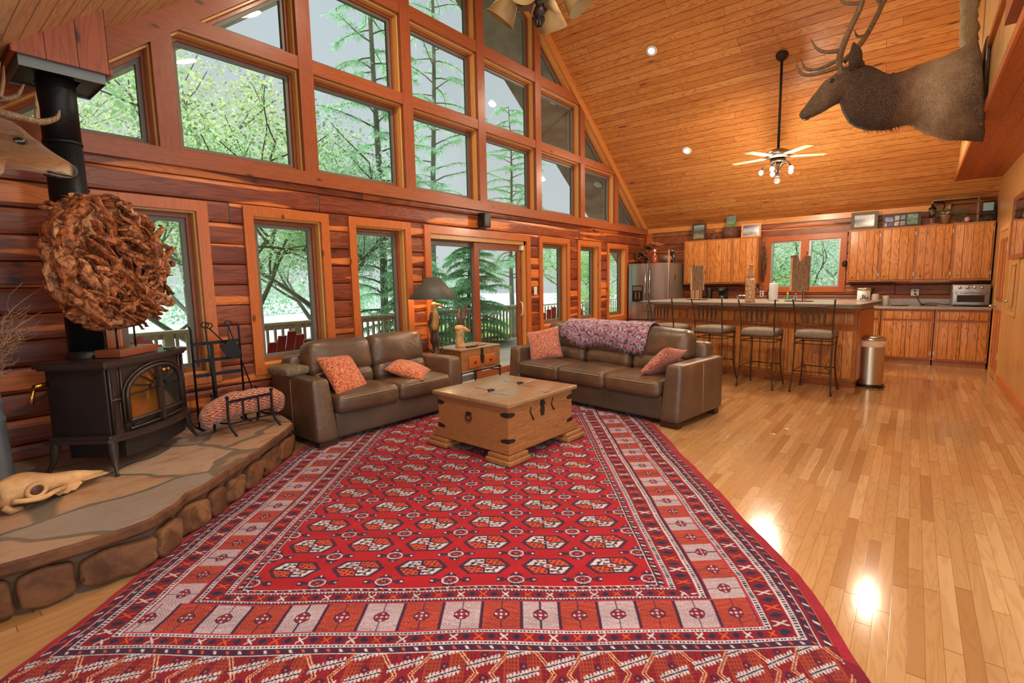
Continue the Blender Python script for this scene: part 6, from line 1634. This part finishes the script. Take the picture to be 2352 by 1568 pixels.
def fan2():
    cx, cy = 8.37, 1.66; zt = zc(cx); cz = 3.18
    r = thing('ceiling_fan', 'ceiling fan with lit bulbs on a long rod hanging over the kitchen', 'ceiling fan', (cx, cy, cz))
    MB().lathe([(.03, -.11), (.07, -.08), (.085, -.03), (.075, .0)], n=24).build('canopy', M['oldiron'], r).location = (0, 0, zt-cz+.03)
    MB().cyl((0, 0, .1), (0, 0, zt-cz-.05), .018, 12).build('rod', M['oldiron'], r)
    MB().lathe([(.02, .13), (.1, .12), (.17, .08), (.18, .03), (.14, .0), (.05, -.02)], n=32).build('motor', M['nickel'], r)
    MB().lathe([(.09, -.06), (.11, -.04), (.10, -.02), (.05, -.01)], n=28).lathe([(.02, -.28), (.035, -.26), (.03, -.22), (.02, -.18), (.03, -.1), (.06, -.06)], n=16).build('light_hub', M['oldiron'], r)
    m = MB()
    for k in range(6):
        a = PI*k/6; m.tube([(.04*math.sin(t)*math.cos(a), .04*math.sin(t)*math.sin(a), -.32-.035*math.cos(t)) for t in [2*PI*j/12 for j in range(12)]], .004, 5, closed=True)
    m.build('openwork_finial', M['nickel'], r)
    for k in range(5):
        a = 2*PI*k/5+.5; d = V(math.cos(a), math.sin(a), 0)
        pts = crom([tuple(d*.03+V(0, 0, -.2)), tuple(d*.08+V(0, 0, -.09)), tuple(d*.15+V(0, 0, -.08)), tuple(d*.2+V(0, 0, -.13))], 4); ar = MB().tube(pts, .007, 6).build('lamp_arm', M['oldiron'], r)
        MB().cyl(d*.195+V(0, 0, -.125), d*.205+V(0, 0, -.155), .014, 10).build('socket', M['oldiron'], ar)
        MB().ball(tuple(d*.215+V(0, 0, -.185)), .032, 12, (1, 1, 1.15)).build('bulb', M['bulb'], ar, label='lit clear bulb')
    for k in range(5):
        a = 2*PI*k/5+.2; R = Matrix.Rotation(a, 4, 'Z'); MB().soft((.42, 0, .02), (.44, .13, .008), .003, nin=1, m=R).box((.2, 0, .02), (.1, .03, .012), m=R).build('blade', plain('pale_fan_blade', (200, 170, 130), .5) if k == 0 else bpy.data.materials['pale_fan_blade'], r)
    lamp_spots2.append((cx, cy, cz-.42))
lamp_spots2 = []
fan2()
# ---- outside: eaves, deck, railing, chairs, ground, trees
ZD = -.06
M['stucco'] = plain('brown_soffit', (168, 146, 128), .8, var=.3, bscale=14, bump=.3)
def eave(xa, xb, ya, yb, nm, lb):
    za, zb = zc(xa), zc(xb); m = MB()
    m.add([(xa, ya, za-.02), (xb, ya, zb-.02), (xb, yb, zb-.02), (xa, yb, za-.02), (xa, ya, za+.14), (xb, ya, zb+.14), (xb, yb, zb+.14), (xa, yb, za+.14)],
          [(0, 1, 2, 3), (7, 6, 5, 4), (0, 4, 5, 1), (1, 5, 6, 2), (2, 6, 7, 3), (3, 7, 4, 0)])
    struct(m.build('roof_overhang', M['stucco']), lb); bpy.context.view_layer.update()
eave(RX+.001, XK+1.0, YW+.2, 6.12, 'e', 'brown stucco roof overhang outside the gable, right slope')
eave(-1.5, RX, YW+.2, 7.55, 'e', 'brown stucco roof overhang outside the gable, left slope')
for (x, y, s) in ((8.1, 5.38, 1), (9.85, 5.42, 1), (1.55, 5.9, -1)):
    r = thing('soffit_light', ['round light set in the roof overhang, ' + q for q in ('higher one on the right slope', 'lower one on the right slope', 'behind the pine box')][[8.1, 9.85, 1.55].index(x)], 'outdoor light', (x, y, zc(x)-.024), rot=(0, math.atan(.72) if s == 1 else -math.atan(.78), 0))
    MB().lathe([(.05, -.02), (.085, -.015), (.09, 0), (.05, 0)], n=24, caps=False).build('trim_ring', M['white'], r); MB().lathe([(.001, -.012), (.06, -.012)], n=24, caps=False).build('lens', M['paper'], r)
M['deckw'] = planks('weathered_deck', (1, 0, 0), (0, 1, 0), .14, 4, [(172, 160, 144), (158, 146, 130), (182, 170, 152)], (120, 108, 94), (70, 62, 54), rough=.7, knots=.08, grain=.5)
M['railw'] = grainwood('weathered_rail', (232, 222, 200), (200, 186, 160), (1, 0, 0), .7, contrast=.5)
M['railv'] = grainwood('weathered_baluster', (218, 202, 172), (184, 164, 134), (0, 0, 1), .7, contrast=.5)
struct(MB().bx(-1, 13.5, YW+.2, 8.5, ZD-.2, ZD).build('deck_floor', M['deckw']), 'weathered plank deck outside the windows')
r = thing('deck_railing', 'weathered wood deck railing with square balusters outside the tall windows', 'railing', (0, 8.35, ZD-.02))
x0, x1 = .3, 11.6
MB().bx(x0, x1, -.07, .07, .90, .94).build('top_rail', M['railw'], r); MB().bx(x0, x1, .0, .04, .82, .90).build('sub_rail', M['railw'], r); MB().bx(x0, x1, -.02, .02, .10, .18).build('bottom_rail', M['railw'], r)
nb = 86; pm = None
for i in range(nb):
    x = x0+.1+(x1-x0-.2)*i/(nb-1)
    if pm is None: pm = MB().bx(-.018, .018, -.055, -.02, .06, .88).build('baluster', M['railv'], r); pm.location.x = x
    else: c = pm.copy(); COL.objects.link(c); c.parent = r; c.location.x = x
pp = None
for x in (.35, 2.52, 4.45, 6.85, 9.1, 11.5):
    if pp is None: pp = MB().bx(-.06, .06, -.06, .06, -.1, .90).build('post', M['railv'], r); pp.location.x = x
    else: c = pp.copy(); COL.objects.link(c); c.parent = r; c.location.x = x
r = thing('deck_railing', 'farther weathered deck railing seen through the windows by the fridge', 'railing', (12.0, 9.0, ZD-.12))
MB().bx(0, 6.5, -.07, .07, .90, .94).build('top_rail', M['railw'], r); MB().bx(0, 6.5, -.02, .02, .1, .18).build('bottom_rail', M['railw'], r)
for x in (.05, 2.1, 4.2, 6.4): MB().bx(x-.06, x+.06, -.06, .06, -.6, .9).build('post', M['railv'], r)
for i in range(36): MB().bx(.2+i*.175-.018, .2+i*.175+.018, -.05, -.015, .1, .88).build('baluster', M['railv'], r)
# chairs
M['redp'] = plain('faded_red_paint', (190, 56, 52), .5, var=.12, bscale=10)
def adirondack():
    r = thing('adirondack_chair', 'x', 'chair', (0, 0, 0))
    for s in (-1, 1):
        MB().prism([(-.32, .0), (-.26, .0), (-.2, .30), (.45, .02), (.52, .0), (.45, .1), (-.2, .42), (-.30, .42)], s*.25-.012, s*.25+.012, 'x', m=Matrix.Rotation(0, 4, 'Z')).build('side_rail', M['redp'], r)
        MB().soft((s*.30, -.02, .56), (.12, .68, .022), .01, nin=1).build('armrest', M['redp'], r); MB().box((s*.27, -.28, .28), (.022, .09, .55)).box((s*.27, .22, .38), (.022, .09, .36)).build('leg', M['redp'], r)
    for i in range(5): MB().box((0, -.26+i*.1, .405-i*.045), (.52, .09, .02), rot=(-.42*0, 0, 0)).build('seat_slat', M['redp'], r)
    for i in range(5):
        x = (i-2)*.105; h = .78-.05*abs(i-2)**1.3; MB().box((x, .20+.16*h/.78, .25+h/2), (.095, .018, h), rot=(-.42, 0, 0)).build('back_slat', M['redp'], r)
    return r
a0 = adirondack()
for i, (x, y, a, lb) in enumerate(((2.02, 6.25, .6, 'red adirondack chair on the deck behind the fire tools'), (3.02, 6.2, 3.05, 'red adirondack chair on the deck behind the left arm of the loveseat'), (9.0, 6.05, 2.2, 'red adirondack chair on the deck right of the glass door'), (10.9, 6.3, 1.3, 'red adirondack chair on the deck seen low in the middle window by the fridge'))):
    o = a0 if i == 0 else copy_tree(a0); o.location = (x, y, ZD); o.rotation_euler.z = a; o['label'] = lb
r = thing('patio_chair', 'dark sling patio chair on the deck outside the window behind the loveseat', 'chair', (2.78, 6.9, ZD), .2)
MB().soft((0, 0, .42), (.5, .45, .03), .01, nin=1).soft((0, .22, .68), (.5, .03, .5), .01, nin=1).build('sling', M['blackp'], r)
for (x, y) in ((-.24, -.2), (.24, -.2), (-.24, .22), (.24, .22)): MB().cyl((x, y, 0), (x, y, .42), .014, 8).build('leg', M['iron'], r)
# ground and lake
def ground():
    t = NT('lawn'); o = t.obj(); n = t.noise(o, .5, 4, .6); n2 = t.noise(o, 14, 3)
    col = t.ramp(t.math('ADD', t.math('MULTIPLY', n, .7), t.math('MULTIPLY', n2, .3)), [(.3, lin(96, 150, 72)), (.55, lin(140, 190, 104)), (.75, lin(176, 206, 140))])
    g = t.pbr(col, .9, 0, None, .1)
    struct(MB().bx(-40, 17, YW+.2, 9.3, -1.9, -1.7).build('ground', g), 'green lawn below the deck')
    struct(MB().bx(11.6, 90, -50, YW+.2, -1.9, -1.7).build('ground', g), 'green lawn behind the kitchen wall')
    struct(MB().bx(17, 90, YW+.21, 21, -1.2, -.9).build('ground', g), 'raised green lawn with shrubs right of the deck')
    t = NT('pale_water'); o = t.obj(); w = t.pbr(lin(226, 236, 240), .25, 0, t.bump(t.noise(t.vmul(o, (1, 4, 1)), 1.2, 3), .2, .05), .5)
    struct(MB().bx(-80, 17, 9.3, 160, -2.3, -2.0).bx(17, 130, 21, 160, -2.3, -2.0).build('lake', w), 'pale lake beyond the trees')
    st = plain('light_gravel', (206, 206, 200), .9); struct(MB().bx(17.5, 60, 9.5, 13.5, -.9, -.88).build('driveway', st), 'pale driveway beyond the lawn')
ground()
# trees
def leafmat(name, cols):
    t = NT(name); rr = t.n('ShaderNodeNewGeometry').outputs['Random Per Island']; n = len(cols)
    col = t.ramp(rr, [(i/(n-1), lin(*c)) for i, c in enumerate(cols)])
    d = t.n('ShaderNodeBsdfDiffuse', {0: col}); tr = t.n('ShaderNodeBsdfTranslucent', {0: col}); mx = t.n('ShaderNodeMixShader', {0: .6, 1: d.outputs[0], 2: tr.outputs[0]})
    t.t.links.new(mx.outputs[0], t.out.inputs[0]); return t.m
M['leafA'] = leafmat('leaf_green', [(184, 218, 160), (164, 206, 150), (206, 230, 176), (216, 234, 182), (150, 194, 144)])  # haze is put into these leaf colours as paler, bluer greens
M['leafB'] = leafmat('leaf_blue_green', [(182, 216, 184), (160, 202, 172), (198, 224, 194), (212, 228, 196)])
M['leafC'] = leafmat('conifer_green', [(182, 222, 180), (160, 206, 170), (204, 234, 194), (170, 214, 184)])
M['leafY'] = leafmat('leaf_yellow_green', [(206, 212, 142), (182, 206, 140), (220, 222, 156), (170, 196, 136)])
M['bark'] = plain('grey_bark', (136, 128, 114), .85, var=.35, bscale=12, bump=.5)
def branchy(mb, p, d, L, r0, depth, rn, tips, droop=0.0):
    n = 5; pts = [p]; q = p.copy(); dd = d.copy()
    for i in range(n):
        dd = (dd+V(rn.uniform(-.22, .22), rn.uniform(-.22, .22), rn.uniform(-.12, .16)-droop)).normalized(); q = q+dd*(L/n); pts.append(q.copy())
    mb.tube(pts, [r0*(1-.55*i/n) for i in range(n+1)], 6, caps=False)
    if depth == 0: tips += pts[1:]; return
    k = 3 if depth > 1 else 4
    for j in range(k):
        f = pts[rn.randint(2, n)]; nd = (dd*.5+V(rn.uniform(-1, 1), rn.uniform(-1, 1), rn.uniform(-.3, .7))).normalized()
        branchy(mb, f, nd, L*rn.uniform(.5, .7), r0*.5, depth-1, rn, tips, droop)
    tips.append(q)
def leaves(mb, P, n, sp, size, rn, flat=.5):
    for _ in range(n):
        c = rn.choice(P); p = c+V(rn.gauss(0, sp), rn.gauss(0, sp), rn.gauss(0, sp*.7)); a = V(rn.uniform(-1, 1), rn.uniform(-1, 1), rn.uniform(-.6, .6)).normalized(); b = a.cross(V(rn.uniform(-1, 1), rn.uniform(-1, 1), rn.uniform(-1, 1))).normalized()
        s = size*.62*rn.uniform(.6, 1.3); o = len(mb.v)
        for q in (p, p+a*s*.5+b*s*.3, p+a*s, p+a*s*.5-b*s*.3): mb.v.append((q.x, q.y, q.z))
        mb.f.append((o, o+1, o+2, o+3)); mb.sm.append(False)
def broad(label, x, y, zb, H, L, n, mat, seed, size=.11, sp=.28, r0=.10, d0=(0, 0, 1), depth=3):
    rn = random.Random(seed); r = thing('tree', label, 'tree', (x, y, zb)); tr = MB(); tips = []
    n = int(n*1.5); top = V(0, 0, H*.35); tr.tube([V(0, 0, -.3), V(.05, .03, H*.18), top], [r0*1.3, r0*1.05, r0*.95], 9, caps=False)
    for j in range(6): branchy(tr, top*(.55+.09*j), (V(math.cos(j*2.4+seed), math.sin(j*2.4+seed), rn.uniform(.15, .9))+V(*d0)*.4).normalized(), L, r0*.6, depth-1, rn, tips)
    tr.build('trunk', M['bark'], r); m = MB(); leaves(m, tips, n, sp, size, rn); f = m.build('foliage', mat, r); return r
def conifer(label, x, y, zb, H, R, n, mat, seed, bare=0.0, dens=1.0, z0=.1, lean=0):
    n = int(n*1.35); dens *= 1.15
    rn = random.Random(seed); r = thing('conifer_tree', label, 'tree', (x, y, zb)); tr = MB(); m = MB()
    def tk(f): return V(lean*f*f*H*.1+.06*math.sin(f*9+seed), .05*math.sin(f*7), f*H)
    tr.tube([tk(i/12) for i in range(13)], [(.10*(1-i/12)+.012) for i in range(13)], 8, caps=False)
    nb_ = int(60*dens)
    for j in range(nb_):
        f = z0+(1-z0)*(j+rn.random())/nb_; a = j*2.4+rn.uniform(-.4, .4); l = R*(1-f*.82)*rn.uniform(.65, 1.15); p = tk(f); pts = [p]; d = V(math.cos(a), math.sin(a), rn.uniform(-.05, .5))
        for k in range(6): 
            p = p+d*(l/6); d = (d+V(rn.uniform(-.2, .2), rn.uniform(-.2, .2), rn.uniform(-.24, -.02))).normalized(); pts.append(p)
        tr.tube(pts, [.028*(1-f*.6)*(1-.8*k/6)+.003 for k in range(7)], 5, caps=False)
        cov = n/nb_*(1-bare*f)
        for _ in range(int(cov)):
            g = rn.uniform(.15, 1)*6; i = min(int(g), 5); c = pts[i].lerp(pts[i+1], g-i); side = rn.choice((-1, 1)); t_ = (pts[i+1]-pts[i]).normalized(); s = V(-t_.y, t_.x, 0)*side
            ln = rn.uniform(.18, .42)*(1-f*.4); e = c+(t_*.5+s*rn.uniform(.3, 1.0)).normalized()*ln*rn.uniform(.4, 1)
            dr = V(rn.uniform(-.4, .4), rn.uniform(-.4, .4), -rn.uniform(.1, .55))*ln
            w = V(rn.uniform(-1, 1), rn.uniform(-1, 1), rn.uniform(-.3, .3)).normalized()*.010
            for (A, B) in ((c, e), (e, e+dr), ((c+e)/2, (c+e)/2+dr*.8), (c*.3+e*.7, c*.3+e*.7+dr.yxz*.7)):
                o = len(m.v)
                for q in (A-w, A+w, B+w*.4, B-w*.4): m.v.append((q.x, q.y, q.z))
                m.f.append((o, o+1, o+2, o+3)); m.sm.append(False)
    tr.build('trunk', M['bark'], r); m.build('foliage', mat, r); return r
ZG = -1.7
G_ = 'trees beyond the deck'
broad('broad leafy tree with dark forking branches outside the window behind the stove', 4.0, 10.2, ZG, 9, 2.6, 15000, M['leafA'], 3, .10, .26)
broad('leafy tree with spreading grey branches behind the loveseat window', 6.0, 10.0, ZG, 8.6, 2.5, 17000, M['leafB'], 8, .10, .26)
broad('bright leafy tree at the far left, seen beside the pine box', 1.3, 9.8, ZG, 9.6, 2.6, 11000, M['leafA'], 15, .12, .3)
broad('tall tree with yellowish leaves behind the left gable panes', 4.9, 14.5, ZG, 13.0, 3.4, 12000, M['leafY'], 22, .13, .36)
conifer('dense drooping conifer with a tall thin top in the middle gable panes', 7.6, 10.0, ZG, 14.0, 2.5, 9000, M['leafC'], 5, bare=.7, dens=1.5)
conifer('leaning tall sparse conifer right of the dense one', 10.6, 11.4, ZG, 16.5, 2.9, 5200, M['leafC'], 9, bare=.8, dens=1.2, z0=.28, lean=.25)
conifer('bushy low conifer with pale green drooping sprays outside the glass door', 9.4, 8.9, ZG, 4.6, 2.2, 9500, M['leafC'], 12, bare=.1, dens=1.3)
conifer('conifer with long drooping branches outside the third tall window', 7.4, 8.8, ZG, 4.4, 1.9, 8000, M['leafC'], 14, bare=.1, dens=1.2)
conifer('sparse conifer with spreading branches outside the right gable panes', 14.2, 11.3, ZG, 9.2, 3.6, 5200, M['leafC'], 19, bare=.4, dens=1.1, z0=.35)
broad('round light green tree on the far lawn in the window beside the fridge', 26, 15.0, -.9, 6.5, 1.9, 7000, M['leafA'], 31, .16, .4, .12)
broad('light green shrub on the far lawn in the middle window by the fridge', 22.0, 12.6, -.9, 3.0, 1.3, 5000, M['leafA'], 33, .13, .3, .06, depth=2)
broad('darker green tree on the far lawn above the shrub', 27.5, 17.3, -.9, 7.5, 2.1, 6000, M['leafB'], 37, .17, .42, .12)
broad('bright green tree outside the left half of the kitchen window', 15.5, 3.1, ZG, 6.0, 1.9, 9000, M['leafA'], 41, .11, .34)
broad('blue-green tree outside the right half of the kitchen window', 16.2, 1.7, ZG, 6.4, 1.9, 9000, M['leafB'], 43, .11, .34)
# treeline across the lake
rn = random.Random(77)
for i in range(12):
    x = -12+i*6.5; r = thing('tree', 'hazy rounded tree on the far shore behind the lake', 'tree', (x, 62+rn.uniform(-4, 4), -2.3), group='far shore trees'); m = MB()
    P = [V(rn.uniform(-3, 3), rn.uniform(-1, 1), rn.uniform(.5, 4.2)) for _ in range(26)]; leaves(m, P, 900, .8, .7, rn); m.build('foliage', M['leafB'], r)
# ---- light
w = bpy.data.worlds.new('sky'); SC.world = w; w.use_nodes = True; nt_ = w.node_tree; nt_.nodes.clear()
bg = nt_.nodes.new('ShaderNodeBackground'); ou = nt_.nodes.new('ShaderNodeOutputWorld')
tc = nt_.nodes.new('ShaderNodeTexCoord'); sx = nt_.nodes.new('ShaderNodeSeparateXYZ'); cr = nt_.nodes.new('ShaderNodeValToRGB')
nt_.links.new(tc.outputs['Generated'], sx.inputs[0]); nt_.links.new(sx.outputs[2], cr.inputs[0])
cr.color_ramp.elements[0].color = (.96, 1.0, 1.0, 1); cr.color_ramp.elements[1].color = (.72, .86, .95, 1); cr.color_ramp.elements[1].position = .9
nt_.links.new(cr.outputs[0], bg.inputs[0]); bg.inputs[1].default_value = 1.9
nt_.links.new(bg.outputs[0], ou.inputs[0])
def lamp(kind, name, loc, power, col, size=.2, rot=None, spot=None):
    l = bpy.data.lights.new(name, kind); l.energy = power; l.color = col
    if kind == 'AREA': l.shape = 'DISK'; l.size = size
    if kind in ('POINT', 'SPOT'): l.shadow_soft_size = size
    if kind == 'SPOT': l.spot_size = spot or 2.4; l.spot_blend = .6
    o = bpy.data.objects.new(name, l); COL.objects.link(o); o.location = loc
    if rot: o.rotation_euler = rot
    return o
WARM = (1, .82, .60)
def can(x, y, power, label):
    z = zc(x); sl = math.atan(.72) if x > RX else -math.atan(.78)
    r = thing('recessed_light', label, 'ceiling light', (x, y, z-.004), rot=(0, sl, 0), group='recessed ceiling lights')
    MB().lathe([(.05, -.012), (.085, -.012), (.09, 0), (.05, 0)], n=24, caps=False).build('trim_ring', M['white'], r)
    MB().lathe([(.001, -.006), (.055, -.006)], n=24, caps=False).build('lens', M['can'], r)
    nv = V(-math.sin(sl), 0, -math.cos(sl)) if False else V(0, 0, -1)
    lamp('AREA', 'can_or_fill_lamp', (x-.0, y, z-.06), power, WARM, .14, (0, sl*.8, 0))
can(7.84, 3.39, 45, 'lit recessed light higher on the ceiling, nearer the gable windows')
can(9.49, 3.40, 45, 'lit recessed light lower on the ceiling, above the fridge side')
can(9.46, .31, 24, 'lit recessed light hidden behind the elk mount')
for (x, y, z) in globals().get('lamp_spots', []): lamp('POINT', 'table_lamp_light', (x, y, z), 14, (1, .68, .36), .05)
for (x, y, z) in globals().get('lamp_spots2', []): lamp('POINT', 'fan_light', (x, y, z), 165, (1, .8, .58), .16)
for (x, y) in ((3.3, 1.1), (3.3, 3.2), (1.2, .8)):  # unseen fill lamps added under the stove-side slope, without fixtures
    lamp('AREA', 'can_or_fill_lamp', (x, y, zc(x)-.06), 70, WARM, .3, (0, -.3, 0))
SC.view_settings.view_transform = 'Standard'; SC.view_settings.look = 'None'; SC.view_settings.gamma = 1; SC.view_settings.exposure = 0
SC.view_settings.use_curve_mapping = False
SC.cycles.max_bounces = 8; SC.cycles.diffuse_bounces = 4; SC.cycles.glossy_bounces = 3; SC.cycles.transmission_bounces = 4; SC.cycles.transparent_max_bounces = 12
SC.cycles.sample_clamp_indirect = 4

sl_ = bpy.data.lights.new('sun', 'SUN'); sl_.energy = 15; sl_.angle = math.radians(25); sl_.color = (1, .98, .92)
so_ = bpy.data.objects.new('sun', sl_); COL.objects.link(so_); so_.rotation_euler = (math.radians(-24), 0, math.radians(-10)); so_.location = (0, -10, 20)
